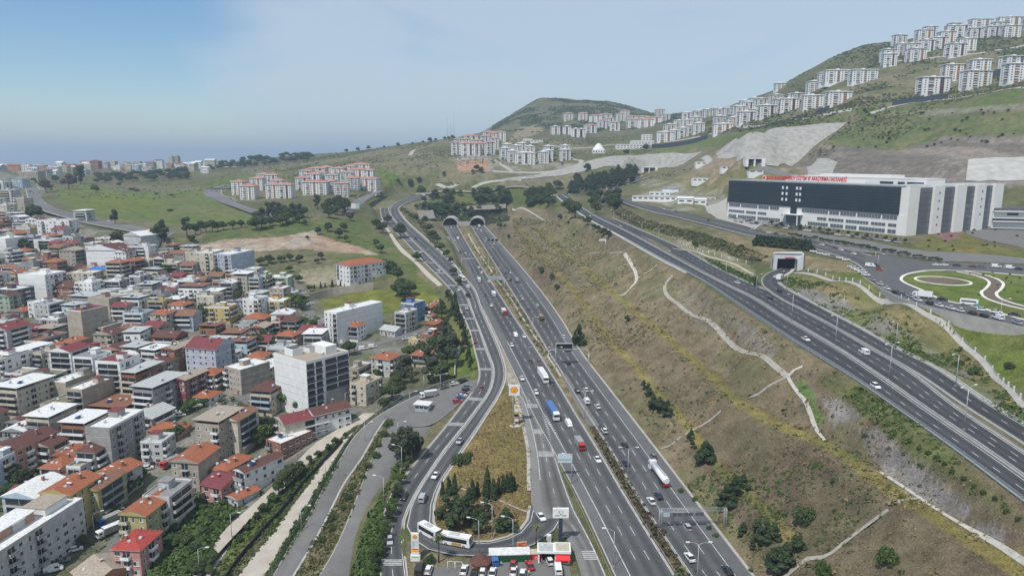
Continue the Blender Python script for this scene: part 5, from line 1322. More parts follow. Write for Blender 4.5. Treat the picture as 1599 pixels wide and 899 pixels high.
# mosque
g = Vector(at_z(935, 215, 1300)); g.z = Tn(g.x, g.y)
e = empty('mosque', g, 0); e.scale = (.8, .8, .8); e['label'] = 'white domed mosque with pointed roof below the hill estate'; e['category'] = 'mosque'
s = MB(); s.prism([(-14, -11), (14, -11), (14, 11), (-14, 11)], -5, 7, AW)
for i in range(5): s.box(-12 + i * 6 - 1.2, -12 + i * 6 + 1.2, -11.1, -10.9, 1, 5, GLASS)
s.build('wall', e)
s = MB(); n0 = len(s.v); N_ = 16
prof = [(14, 7), (13.5, 9), (10.5, 12), (8.5, 14), (7.5, 17), (4.5, 20), (.2, 22)]
for r_, z_ in prof:
    for i in range(N_): a = 2 * PI * i / N_; s.v.append((r_ * math.cos(a), r_ * .8 * math.sin(a), z_))
for k in range(len(prof) - 1):
    for i in range(N_): j = (i + 1) % N_; s.f.append((n0 + k * N_ + i, n0 + k * N_ + j, n0 + (k + 1) * N_ + j, n0 + (k + 1) * N_ + i)); s.m.append(s.mi(AW)); s.smooth.append(True)
s.build('dome', e)

# radio masts
for i, (px, zz, hh) in enumerate([(699, 1560, 46), (704, 1570, 36), (709, 1560, 50)]):
    x, y, _ = at_z(px, 216, zz); z0 = Tn(x, y); s = MB()
    for a, b2 in ((-1.6, -1.4), (1.6, -1.4), (0, 1.8)): s.tube((a, b2, 0), (a * .15, b2 * .15, hh), .16, .1, STEEL, 4)
    for k in range(12):
        t0 = k / 12; t1 = (k + 1) / 12; r0 = 1 - .85 * t0; r1 = 1 - .85 * t1
        s.tube((-1.6 * r0, -1.4 * r0, hh * t0), (1.6 * r1, -1.4 * r1, hh * t1), .07, .07, STEEL, 3); s.tube((1.6 * r0, -1.4 * r0, hh * t0), (0, 1.8 * r1, hh * t1), .07, .07, STEEL, 3)
    s.tube((0, 0, hh * .8), (0, 0, hh * 1.12), .12, .06, STEEL, 4)
    o = s.build('radio_mast', loc=(x, y, z0)); tag(o, ['leftmost of the three lattice masts on the ridge', 'short middle lattice mast on the ridge', 'rightmost and tallest lattice mast on the ridge'][i], 'radio mast', 'radio masts on the ridge')

# ================= HOSPITAL =================
HG = mat('hospital_glass', (.016, .024, .042), rough=.16, spec=.35, nscale=.10, rgb2=(.024, .040, .042))
HG2 = mat('hospital_glass_side', (.10, .115, .135), rough=.12, spec=.7)
HWm = mat('hospital_cladding', (.72, .71, .68), rough=.7, nscale=.1, rgb2=(.66, .65, .62))
RED = mat('red_letters', (.62, .025, .03), rough=.5)
FR_ = Vector(at_e(1408, 368, 53))
FLp = Vector(at_e(1135, 340, 53))
FL_ = FLp
dx = (FR_ - FL_); Lh = Vector((dx.x, dx.y, 0)).length; ang = math.atan2(dx.y, dx.x)
hosp = empty('hospital', (FL_.x, FL_.y, 53), ang); hosp['label'] = 'long white hospital with dark glazed upper floors and red roof sign'; hosp['category'] = 'hospital'
HH = 36.0
def hroof(px, py): return 0
# local: x along the front to the right end, -y outward (toward the road), +y behind
s = MB()
s.box(0, Lh, 0, 26, -8, 15.0, HWm); s.box(0, Lh, .4, 26, 15.0, HH, HWm)
s.box(Lh, Lh + 3, 0, 12, -9, HH + .4, HWm)
for i in range(5):      # projecting white blades of the right-hand side
    y0 = [0, 30, 58, 84, 108][i]; s.box(Lh + .003, Lh + 3.003, y0 + .01, y0 + 12, -6 + i * 2.0, HH + .4, HWm)
s.box(Lh - 26, Lh, 26.003, 120, -6, HH, HWm)
s.build('wall', hosp)
s = MB()
s.box(1, Lh - 4, -.9, .38, 15.4, HH - .6, HG)
s.build('glass_front', hosp)
SBL2 = mat('spandrel', (.045, .055, .07), rough=.4)
s = MB()
for k in range(1, 9): s.box(1, Lh - 4, -.96, -.88, 15.4 + k * 2.25, 15.62 + k * 2.25, SBL2)
for k in range(1, 60): s.box(1 + k * (Lh - 5) / 60 - .04, 1 + k * (Lh - 5) / 60 + .04, -.95, -.89, 15.4, HH - .6, DARKST)
s.build('glass_mullions', hosp)
q = MB(); q.box(-.8, .8, -1.5, -.9, 0, 1.5, wm('light grey'), M=None); om = q.mesh('open_pane')
rh = random.Random(5)
for k in range(46):
    child('open_pane', om, hosp, (6 + rh.random() * (Lh - 24), .35, 16.5 + 2.25 * rh.randrange(8)), 0).scale = (.45, .6, .35)
q = MB(); q.box(-.9, .9, -1.2, -.9, 0, 2.4, HWm); om = q.mesh('vent_panel')
for a in (.37, .395, .455, .475):
    for zz in (20, 25, 30): child('vent_panel', om, hosp, (Lh * a, 0, zz))
for i in range(4):
    y0 = [12, 42, 70, 96][i]; y1 = [30, 58, 84, 108][i]
    s = MB(); s.box(Lh - .5, Lh + 1.0, y0 + .05, y1 - .02, -4 + i * 1.5, HH - 1, HG2)
    for k in range(1, 8): s.box(Lh + .99, Lh + 1.06, y0 + .05, y1 - .02, k * 4.4, k * 4.4 + .5, wm('dark'))
    s.build('glass_bay', hosp)
q = MB(); q.box(0, .12, -.7, .7, 0, 1.6, HG2); om = q.mesh('window')
for zz in (6, 12, 18, 24, 30): child('window', om, hosp, (Lh + 3.0, 36, zz)); child('window', om, hosp, (Lh + 3.0, 91, zz)) if zz > 6 else None
# ribbon windows of the lower floors
q2 = {}
def rwin(x0, x1, z0, z1):
    s = MB(); s.box(x0, x1, -.08, .02, z0, z1, HG2); s.box(x0, x1, -.2, .01, z0 - .2, z0 - .002, HWm)
    n = int((x1 - x0) / 2.5)
    for i in range(1, n): s.box(x0 + (x1 - x0) * i / n - .08, x0 + (x1 - x0) * i / n + .08, -.1, -.02, z0, z1, HWm)
    s.build('window_band', hosp)
mid0, mid1 = Lh * .40, Lh * .48
for zz, h_ in ((.9, 3.0), (5.9, 2.4), (11.2, 3.0)):
    x = 2.0; pat = [10, 22, 26, 9, 14, 20, 12]; k = int(zz)
    while x < Lh - 7:
        w_ = pat[k % 7]; k += 1
        x1 = min(x + w_, Lh - 5)
        if x1 < mid0 - 1 or x > mid1 + 1: rwin(x, x1, zz, zz + h_)
        x = x1 + (2.2 if zz < 11 else 1.4)
s = MB(); s.box(mid0, mid1, -.6, -.003, 1, 8.5, HG2); s.box(mid0 - 2, mid1 + 3, -6, .0, 8.6, 9.3, HWm); s.box(mid0 + 4, mid1 - 4, -.7, -.003, 9.4, 15.3, HG); s.box(mid0 - 1.2, mid0 - .4, -5.5, -4.7, -1, 8.58, HWm); s.box(mid1 + 1, mid1 + 1.8, -5.5, -4.7, -1, 8.58, HWm)
s.build('entrance', hosp)
s = MB(); s.box(.5, Lh - .5, .9, 25.5, HH, HH + .3, rm('pale grey')); s.box(Lh - 25.5, Lh - .5, 26, 119, HH, HH + .3, rm('pale grey')); s.box(60, Lh - 40, 8, 20, HH + .3, HH + 2.6, HWm)
s.box(0, Lh, 0, .6, HH + .002, HH + .9, rm('pale grey'))
rf = s.build('roof', hosp)
def text_obj(name, body, size, m, parent=None, loc=(0, 0, 0), rot=(PI / 2, 0, 0), ext=.05, align='CENTER', sx=1.0):
    cu = bpy.data.curves.new(name, 'FONT'); cu.body = body; cu.size = size; cu.extrude = ext; cu.align_x = align; cu.align_y = 'CENTER'; cu.offset = size * .012
    t = bpy.data.objects.new(name, cu); col.objects.link(t)
    dg = bpy.context.evaluated_depsgraph_get(); dg.update()
    me_ = bpy.data.meshes.new_from_object(t.evaluated_get(dg)); bpy.data.objects.remove(t); me_.name = name
    me_.materials.clear(); me_.materials.append(m)
    o = bpy.data.objects.new(name, me_); col.objects.link(o); o.parent = parent; o.location = loc; o.rotation_euler = rot; o.scale = (sx, 1, 1)
    return o
tx = text_obj('roof_sign', 'BUCA SEYF\u0130 DEM\u0130RSOY E\u011e\u0130T\u0130M VE ARA\u015eTIRMA HASTANES\u0130', 5.6, RED, hosp, (Lh * .485, .4, HH + 3.4), (PI / 2, 0, 0), .2, sx=1.0)
wtx = tx.dimensions.x if tx.dimensions.x > 1 else 150
tx.scale = (Lh * .46 / wtx, .82, 1)
s = MB(); n_ = 20
for i in range(n_): s.tube((Lh * .26 + i * Lh * .45 / n_, .9, HH + .3), (Lh * .26 + i * Lh * .45 / n_, .75, HH + 5.5), .08, .08, STEEL, 4)
s.box(Lh * .255, Lh * .715, .6, .72, HH + 1.2, HH + 1.35, STEEL); s.build('sign_frame', hosp)
s = MB(); s.tube((Lh * .24, .5, HH + 3.2), (Lh * .24, .8, HH + 3.2), 2.2, 2.2, HWm, 20); s.tube((Lh * .24, .3, HH + 3.2), (Lh * .24, .49, HH + 3.2), 1.4, 1.4, RED, 20); s.build('sign_emblem', hosp)
# white technical block behind, and the parking deck to the right
u = Vector((math.cos(ang), math.sin(ang), 0)); v_ = Vector((-math.sin(ang), math.cos(ang), 0))
pb = FL_ + u * (Lh * .55) + v_ * 52
e = empty('hospital_annex', (pb.x, pb.y, 53), ang); e['label'] = 'long plain white technical block behind the hospital roof'; e['category'] = 'building'
s = MB(); s.box(-70, 62, 0, 24, -4, 40, HWm); s.box(-40, 30, 2, 20, 40, 42.5, HWm); s.build('wall', e)
for k, (a, b2) in enumerate([(-64, -52), (-46, -40), (-20, -6), (6, 9), (12, 15), (22, 34), (38, 44), (46, 60)]):
    s = MB(); s.box(a, b2, -.1, .02, 35.5, 37.5, GLASS); s.build('window', e)
s = MB(); s.box(-70.2, 62.2, -.2, 24.2, 42.51 if False else 40.002, 40.3, rm('white')); s.build('roof', e)
pd = at_z(1600, 330, 560)
e = empty('parking_deck', (pd[0], pd[1], 55), R(-14)); e['label'] = 'white two-level parking deck at the right edge beyond the hospital'; e['category'] = 'parking deck'
for k in range(2):
    s = MB(); s.box(-22, 60, 0, 30, k * 8 - 1, k * 8 + 4.5, HWm); s.box(-22, 60, -3, 30, k * 8 + 4.51, k * 8 + 5.0, rm('white')); s.box(-21, 60, 2, 29, k * 8 + 5.002, k * 8 + 6.99, wm('dark')); s.build('level', e)
for a in (-12, 4, 18, 30): s = MB(); s.box(a, a + 8, -.08, .02, 9.5, 11.5, GLASS); s.build('window', e)

# ================= CUTTINGS, RETAINING WALLS, PORTALS =================
SHOT = mat('sprayed_concrete', (.37, .355, .32), rough=.95, nscale=.16, rgb2=(.21, .205, .185), bump=.8)
ROCK = mat('cut_rock', (.25, .21, .17), rough=.95, nscale=.09, rgb2=(.17, .155, .135), bump=1.0)
def wall_face(name, top, bot, m, label, cat, z=None, off=0.6, thick=1.5, nu=24, nv=8, rough_=.8, seed=1):
    """a cutting face between an upper and a lower photo line, standing at given distances"""
    T_ = catmull([at_z(*p) for p in top], 8.0); B_ = catmull([at_z(*p) for p in bot], 8.0)
    n = nu; s = MB(); i0 = 0
    lt = runlen(T_); lb = runlen(B_)
    P_ = []
    for i in range(n + 1):
        a = np.array([np.interp(lt[-1] * i / n, lt, T_[:, k]) for k in range(3)]); b2 = np.array([np.interp(lb[-1] * i / n, lb, B_[:, k]) for k in range(3)])
        for j in range(nv + 1):
            p = a + (b2 - a) * j / nv
            w_ = (float(vnoise(np.array([p[0] / 9.0]), np.array([p[2] / 5.0]), seed)[0]) - .5) * rough_ * 2
            P_.append((p[0], p[1] - off - w_, p[2] + (0 if j < nv else -2)))
    s.v = P_; mi = s.mi(m)
    for i in range(n):
        for j in range(nv):
            q = i * (nv + 1) + j; s.f.append((q, q + 1, q + nv + 2, q + nv + 1)); s.m.append(mi); s.smooth.append(False)
    # cap going back into the hill
    for i in range(n):
        a = Vector(P_[i * (nv + 1)]); b2 = Vector(P_[(i + 1) * (nv + 1)]); s.face([a, b2, b2 + Vector((0, thick * 8, -1)), a + Vector((0, thick * 8, -1))], m)
    o = s.build(name); tag(o, label, cat); return o
def cutting(poly, m, label, cat='retaining wall', name='retaining_wall', l=.9):
    o = sheet(name, poly, m, l, None, 7.0); del o['kind']; tag(o, label, cat)
    for v in o.data.vertices: v.co.z += (float(vnoise(np.array([v.co.x / 9]), np.array([v.co.y / 5]), 3)[0]) - .5) * .8
    so = o.modifiers.new('thickness', 'SOLIDIFY'); so.thickness = .8; so.offset = -1
cutting([(1118, 241), (1135, 227), (1150, 217), (1175, 210), (1200, 204), (1230, 200), (1260, 197), (1295, 194), (1322, 192), (1305, 207), (1283, 221), (1270, 232), (1255, 245), (1240, 258), (1215, 261), (1190, 259), (1165, 257), (1150, 248), (1135, 238)], SHOT, 'broad grey sprayed-concrete cutting below the hillside blocks')
cutting([(782, 281), (815, 276), (850, 271), (890, 261), (930, 249), (970, 244), (1010, 241), (1050, 239), (1096, 237), (1082, 247), (1066, 258), (1040, 262), (1010, 262), (970, 263), (930, 265), (890, 271), (850, 277), (815, 281), (790, 285)], SHOT, 'long curving grey cutting wall above the dark pine wood')
cutting([(1512, 250), (1540, 248), (1575, 247), (1610, 246), (1660, 245), (1660, 284), (1610, 284), (1570, 284), (1530, 284), (1508, 284)], mat('pale_sprayed_concrete', (.44, .43, .40), rough=.95, nscale=.14, rgb2=(.31, .30, .275)), 'pale sprayed-concrete wall at the right end of the rock face')
cutting([(1258, 262), (1276, 249), (1292, 248), (1308, 254), (1300, 272), (1280, 276), (1262, 276)], SHOT, 'small pale concrete slab on the slope behind the red sign')
DBLUE = mat('dark_blue_wall', (.040, .052, .068), rough=.8, noise=.2, nscale=.3)
for (a, b2, h, lab) in [([(1018, 226, 1330), (1050, 221, 1330), (1105, 210, 1320)], 0, 8, 'dark blue retaining wall below the white hillside blocks'), ([(1393, 168, 900), (1450, 160, 890), (1480, 153, 885)], 0, 6, 'dark blue retaining wall on the green right-hand slope'),
        ([(1273, 178, 990), (1295, 173, 985)], 0, 6, 'short dark retaining wall between the hillside blocks'), ([(860, 200, 1720), (905, 200, 1700)], 0, 11, 'dark blue net wall under the foot of the round hill'), ([(1540, 138, 960), (1566, 122, 950)], 0, 9, 'steep dark retaining wall between the right-hand towers')]:
    C = catmull([at_z(*p) for p in a], 6.0)
    for i in range(len(C)): C[i, 2] = Tn(C[i, 0], C[i, 1])
    s = MB(); strip(s, C, 1.2, h, DBLUE); s.v = [(x, y, z - (3 if k % 4 in (0, 3) else 0)) for k, (x, y, z) in enumerate(s.v)]
    tag(s.build('retaining_wall'), lab, 'retaining wall')
# terrace roads of the estates
for pts in ([(1040, 222), (1110, 210), (1180, 198), (1260, 186), (1330, 172)], [(1360, 178), (1440, 160), (1530, 148), (1610, 138)], [(770, 268), (830, 270), (885, 263), (905, 256), (890, 246)], [(712, 250), (760, 248), (790, 262), (800, 268)], [(1380, 100), (1450, 92), (1540, 82), (1620, 66)], [(860, 228), (905, 232), (960, 226)],
            [(640, 243), (652, 233), (662, 231)], [(1095, 247), (1160, 236), (1200, 222)], [(655, 300), (700, 293), (745, 290), (790, 282)]):
    C = catmull([tuple(G(*p)) for p in pts], 8.0)
    for i in range(len(C)): C[i, 2] = Tn(C[i, 0], C[i, 1])
    o = ribbon('road', off_line(C, -4), off_line(C, 4), CONC, .45, nx=3, drape=True); tag(o, kind='structure')
# retaining wall under the hospital road
C = catmull([at_e(*p) for p in [(1348, 434, 48), (1377, 453, 48), (1427, 475, 48), (1477, 488, 48), (1540, 501, 48), (1599, 514, 48), (1680, 532, 48)]], 4.0)
s = MB(); A_ = off_line(C, -.25); B_ = off_line(C, .25)
n0 = len(C)
for i in range(n0):
    hb = min(9.0, 1.0 + i * .35)
    for p, z in ((A_[i], C[i, 2] - hb - 2), (A_[i], C[i, 2] + .8), (B_[i], C[i, 2] + .8), (B_[i], C[i, 2] - hb - 2)): s.v.append((p[0], p[1], z))
mi = s.mi(CONC)
for i in range(n0 - 1):
    for k in range(3): q = i * 4 + k; s.f.append((q, q + 1, q + 5, q + 4)); s.m.append(mi); s.smooth.append(False)
tag(s.build('retaining_wall'), 'long concrete retaining wall carrying the queue of cars to the hospital', 'retaining wall')
# wall round the school yard
C = catmull([tuple(G(*p)) for p in [(484, 470), (520, 461), (560, 456), (583, 452)]], 4.0)
s = MB(); strip(s, C, .5, 5.5, mat('school_wall', (.36, .32, .26), noise=.15, nscale=.3)); tag(s.build('retaining_wall'), 'long beige retaining wall below the school yard', 'retaining wall')
C = catmull([tuple(G(*p)) for p in [(730, 515), (722, 540), (712, 565), (710, 592)]], 3.0)
s = MB(); strip(s, C, .5, 2.0, CONC); tag(s.build('boundary_wall'), 'low curved pale wall by the trees at the bend', 'wall')

# tunnel portals of the motorway
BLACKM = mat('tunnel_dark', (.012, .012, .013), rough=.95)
PORT = mat('portal_concrete', (.36, .345, .31), rough=.9, noise=.2, nscale=.2)
for i, (pxl, pxr, lab) in enumerate([(693, 713.5, 'arched tunnel mouth of the left carriageway'), (735, 755.5, 'arched tunnel mouth of the right carriageway')]):
    a = Vector(at_e(pxl, 352, 24.8)); b2 = Vector(at_e(pxr, 352, 24.8)); c = (a + b2) / 2; r_ = (b2 - a).length / 2 + .8
    nm_ = 'motorway_inbound' if i == 0 else 'motorway_outbound'
    e = empty('tunnel_portal', c, math.atan2((b2 - a).y, (b2 - a).x)); tag(e, lab, 'tunnel portal', 'tunnel mouths of the motorway')
    s = MB(); N_ = 20; ro_ = r_ + 1.0
    def arc(rr, k): t = PI * k / N_; return (rr * math.cos(t), rr * .92 * math.sin(t) + 1.2)
    for k in range(N_):
        (x0, z0), (x1, z1) = arc(r_, k), arc(r_, k + 1); (X0, Z0), (X1, Z1) = arc(ro_, k), arc(ro_, k + 1)
        s.face([(X0, -3, Z0), (X1, -3, Z1), (x1, -3, z1), (x0, -3, z0)], PORT); s.face([(X0, -3, Z0), (X0, 24, Z0), (X1, 24, Z1), (X1, -3, Z1)], PORT)
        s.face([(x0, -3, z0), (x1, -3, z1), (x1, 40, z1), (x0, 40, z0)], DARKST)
    for sx in (-1, 1): s.box(min(sx * r_, sx * ro_), max(sx * r_, sx * ro_), -3, 24, -2, 1.2, PORT)
    s.build('arch_ring', e)
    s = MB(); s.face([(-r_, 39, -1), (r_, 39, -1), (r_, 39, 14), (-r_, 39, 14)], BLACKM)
    s.face([(-r_, -3, .08), (r_, -3, .08), (r_, 40, .08), (-r_, 40, .08)], ASPH); s.build('tube', e)
c1 = (Vector(at_e(713.5, 352, 24.8)) + Vector(at_e(735, 352, 24.8))) / 2
s = MB(); s.box(-8.5, 8.5, -1.5, 0, -2, 5.2, CONC); tag(s.build('retaining_wall', loc=c1 + Vector((0, 0, 0))), 'pale concrete wall between the two tunnel mouths', 'retaining wall')
# embankment face over the portals
s = MB()
X0 = Vector(at_e(660, 350, 26)); 
def bank(pts_top, pts_bot, m, name, label):
    T_ = catmull(pts_top, 5.0); B_ = catmull(pts_bot, 5.0); lt = runlen(T_); lb = runlen(B_); s = MB(); n = 16; nv_ = 6
    for i in range(n + 1):
        a = np.array([np.interp(lt[-1] * i / n, lt, T_[:, k]) for k in range(3)]); b2 = np.array([np.interp(lb[-1] * i / n, lb, B_[:, k]) for k in range(3)])
        for j in range(nv_ + 1): s.v.append(tuple(a + (b2 - a) * j / nv_))
    mi = s.mi(m)
    for i in range(n):
        for j in range(nv_): q = i * (nv_ + 1) + j; s.f.append((q, q + 1, q + nv_ + 2, q + nv_ + 1)); s.m.append(mi); s.smooth.append(False)
    o = s.build(name); tag(o, label, 'wall'); return o
bank([at_z(652, 329, 900), at_z(676, 328, 905)], [at_z(652, 343, 895), at_z(680, 341, 900)], mat('stone_wall', (.22, .20, .18), noise=.2, nscale=.4), 'stone_wall', 'grey stone wall left of the tunnel mouths')
bank([at_z(676, 323, 955), at_z(720, 322, 960), at_z(780, 319, 965), at_z(790, 318, 965)], [at_z(676, 329, 945), at_z(720, 328, 950), at_z(780, 326, 955), at_z(790, 325, 955)], ROCK, 'stone_wall', 'long low stone wall above the tunnel mouths')
# cross road bridge behind the tunnel top
C = catmull([at_z(650, 303, 1010), at_z(700, 301, 1010), at_z(760, 303, 1005), at_z(830, 305, 1000), at_z(870, 305, 1000)], 8.0)
for i in range(len(C)): C[i, 2] = max(C[i, 2], Tn(C[i, 0], C[i, 1]) + .6)
s = MB(); strip(s, C, 9, .4, ASPH_L, 0, drape=False); strip(s, off_line(C, 4.8), .4, 1.3, KERB, 0, drape=False); strip(s, off_line(C, -4.8), .4, 1.3, KERB, 0, drape=False)
o = s.build('road_over_tunnel'); tag(o, kind='structure')
# underpass portal by the ramp
g = Vector(at_e(1229, 421, 42.8)); rz = R(-12)
e = empty('underpass_portal', g, rz); tag(e, 'white angular underpass portal with dark edges and a red sign', 'underpass')
WP = mat('white_panel', (.50, .51, .52), rough=.6)
def slab(s, pts, y0, y1, m):
    n = len(pts)
    s.face([(x, y0, z) for x, z in pts], m); s.face([(x, y1, z) for x, z in reversed(pts)], m)
    for i in range(n):
        (a, b2), (c, d) = pts[i], pts[(i + 1) % n]; s.face([(a, y0, b2), (a, y1, b2), (c, y1, d), (c, y0, d)], m)
s = MB()
slab(s, [(-9, -3), (-6.2, -3), (-6, 6.6), (-7.6, 9.6)], -1, 7, WP); slab(s, [(4.6, -5), (8.4, -6), (8.8, 10.4), (5, 7)], -4, 7, WP); slab(s, [(-6, 6.6), (5, 6.9), (8.8, 10.4), (-7.6, 9.6)], 0, 7, WP); s.build('frame', e)
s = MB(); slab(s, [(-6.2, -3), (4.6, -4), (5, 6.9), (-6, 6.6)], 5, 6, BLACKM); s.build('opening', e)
s = MB(); s.box(-7.6, 8.6, -.3, -.02, 9.5, 9.9, DARKST); s.box(4.2, 4.6, -4.4, -4.02, -4, 7, DARKST); s.box(8.4, 8.9, -4.5, -4.02, -5, 10.6, DARKST); s.box(-9.1, -8.7, -1.3, -1.02, -2, 7, DARKST); s.build('edging', e)
s = MB(); s.box(-1.6, 3.8, -.35, -.05, 7.3, 7.75, RED); s.build('sign_board', e)
# two white gateways on the tunnel roads
for (px, py, zz, w, lab) in [(1014, 267, 1190, 26, 'low white tunnel gateway at the end of the curving hospital road'), (1178, 256, 870, 22, 'white frame tunnel gateway under the broad sprayed cutting')]:
    g = G(px, py)
    e = empty('tunnel_gateway', g, R(0)); tag(e, lab, 'tunnel gateway', 'tunnel gateways on the slopes')
    s = MB(); s.box(-w / 2, -w / 2 + 3, -4, 6, -3, 5, AW); s.box(w / 2 - 4, w / 2, -4, 6, -3, 5.5, AW); s.box(-w / 2, w / 2, -4, 6, 5.51, 6.6, AW); s.box(-1.5, 0, -3.5, 6, -3, 5, AW); s.build('frame', e)
    s = MB(); s.box(-w / 2 + 3.01, w / 2 - 4.01, 4, 5, -3, 5.4, BLACKM); s.build('opening', e)
# ================= VEHICLES =================
VC = {'white': (.72, .72, .71), 'silver': (.38, .39, .41), 'grey': (.16, .165, .17), 'black': (.018, .018, .02), 'dark blue': (.02, .035, .09), 'red': (.42, .02, .02), 'dark red': (.17, .02, .025), 'blue': (.03, .12, .36), 'brown': (.16, .10, .06), 'orange': (.55, .17, .03), 'yellow': (.6, .42, .05)}
for k, v in VC.items():
    m = mat('paint_' + k, v, rough=.32, spec=.5); m.node_tree.nodes['Principled BSDF'].inputs['Coat Weight'].default_value = .5
def pm(k): return MATS['paint_' + k]
CGL = mat('car_glass', (.015, .018, .022), rough=.08, spec=.7)
TYRE = mat('tyre', (.02, .02, .02), rough=.9); RIM = mat('rim', (.40, .41, .42), rough=.4, metal=.5)
LAMPW = mat('headlight', (.75, .76, .78), rough=.15); LAMPR = mat('tail_light', (.40, .015, .015), rough=.3)
CANV = mat('canvas_grey', (.27, .27, .27), noise=.2)
def wheel_mesh(r, w):
    k = ('wh', r, w)
    if k not in _wmesh:
        s = MB(); s.tube((0, -w / 2, 0), (0, w / 2, 0), r, r, TYRE, 14); s.tube((0, -w / 2 - .01, 0), (0, w / 2 + .01, 0), r * .58, r * .58, RIM, 8); _wmesh[k] = s.mesh('wheel')
    return _wmesh[k]
def prof_mesh(s, prof, w0, w1, m, y0=None):
    """side profile (x,z) extruded across, narrowing from w0 at the bottom to w1 at the top"""
    zs = [p[1] for p in prof]; a, b2 = min(zs), max(zs); n = len(prof); i0 = len(s.v)
    for sg in (-1, 1):
        for x, z in prof: t = (z - a) / (b2 - a + 1e-9); s.v.append((x, sg * (w0 + (w1 - w0) * t) / 2, z))
    mi = s.mi(m)
    for i in range(n): j = (i + 1) % n; s.f.append((i0 + i, i0 + j, i0 + n + j, i0 + n + i)); s.m.append(mi); s.smooth.append(False)
    s.f.append(tuple(i0 + i for i in reversed(range(n)))); s.m.append(mi); s.smooth.append(False)
    s.f.append(tuple(i0 + n + i for i in range(n))); s.m.append(mi); s.smooth.append(False)
SPEC = {
 'car': dict(L=4.4, W=1.8, low=[(-2.2, .32), (2.2, .32), (2.22, .55), (2.1, .76), (.95, .93), (-1.55, .98), (-2.12, .92), (-2.22, .6)], gh=[(-1.85, .97), (1.0, .93), (.25, 1.40), (-1.0, 1.42)], roof=(-1.0, .27, 1.40), wr=.32, ax=(-1.35, 1.38)),
 'hatchback': dict(L=4.0, W=1.76, low=[(-1.95, .32), (2.0, .32), (2.02, .6), (1.85, .82), (.95, .98), (-1.9, 1.0), (-2.0, .7)], gh=[(-1.95, .99), (1.0, .97), (.35, 1.50), (-1.45, 1.50)], roof=(-1.45, .35, 1.49), wr=.32, ax=(-1.25, 1.25)),
 'van': dict(L=5.2, W=1.98, low=[(-2.6, .38), (2.5, .38), (2.55, .75), (2.3, 1.05), (1.75, 1.22), (1.15, 1.98), (.8, 2.08), (-2.5, 2.08), (-2.6, 1.9)], gh=[(.35, 1.2), (1.78, 1.2), (1.2, 1.85), (.35, 1.85)], roof=None, wr=.35, ax=(-1.6, 1.6)),
}
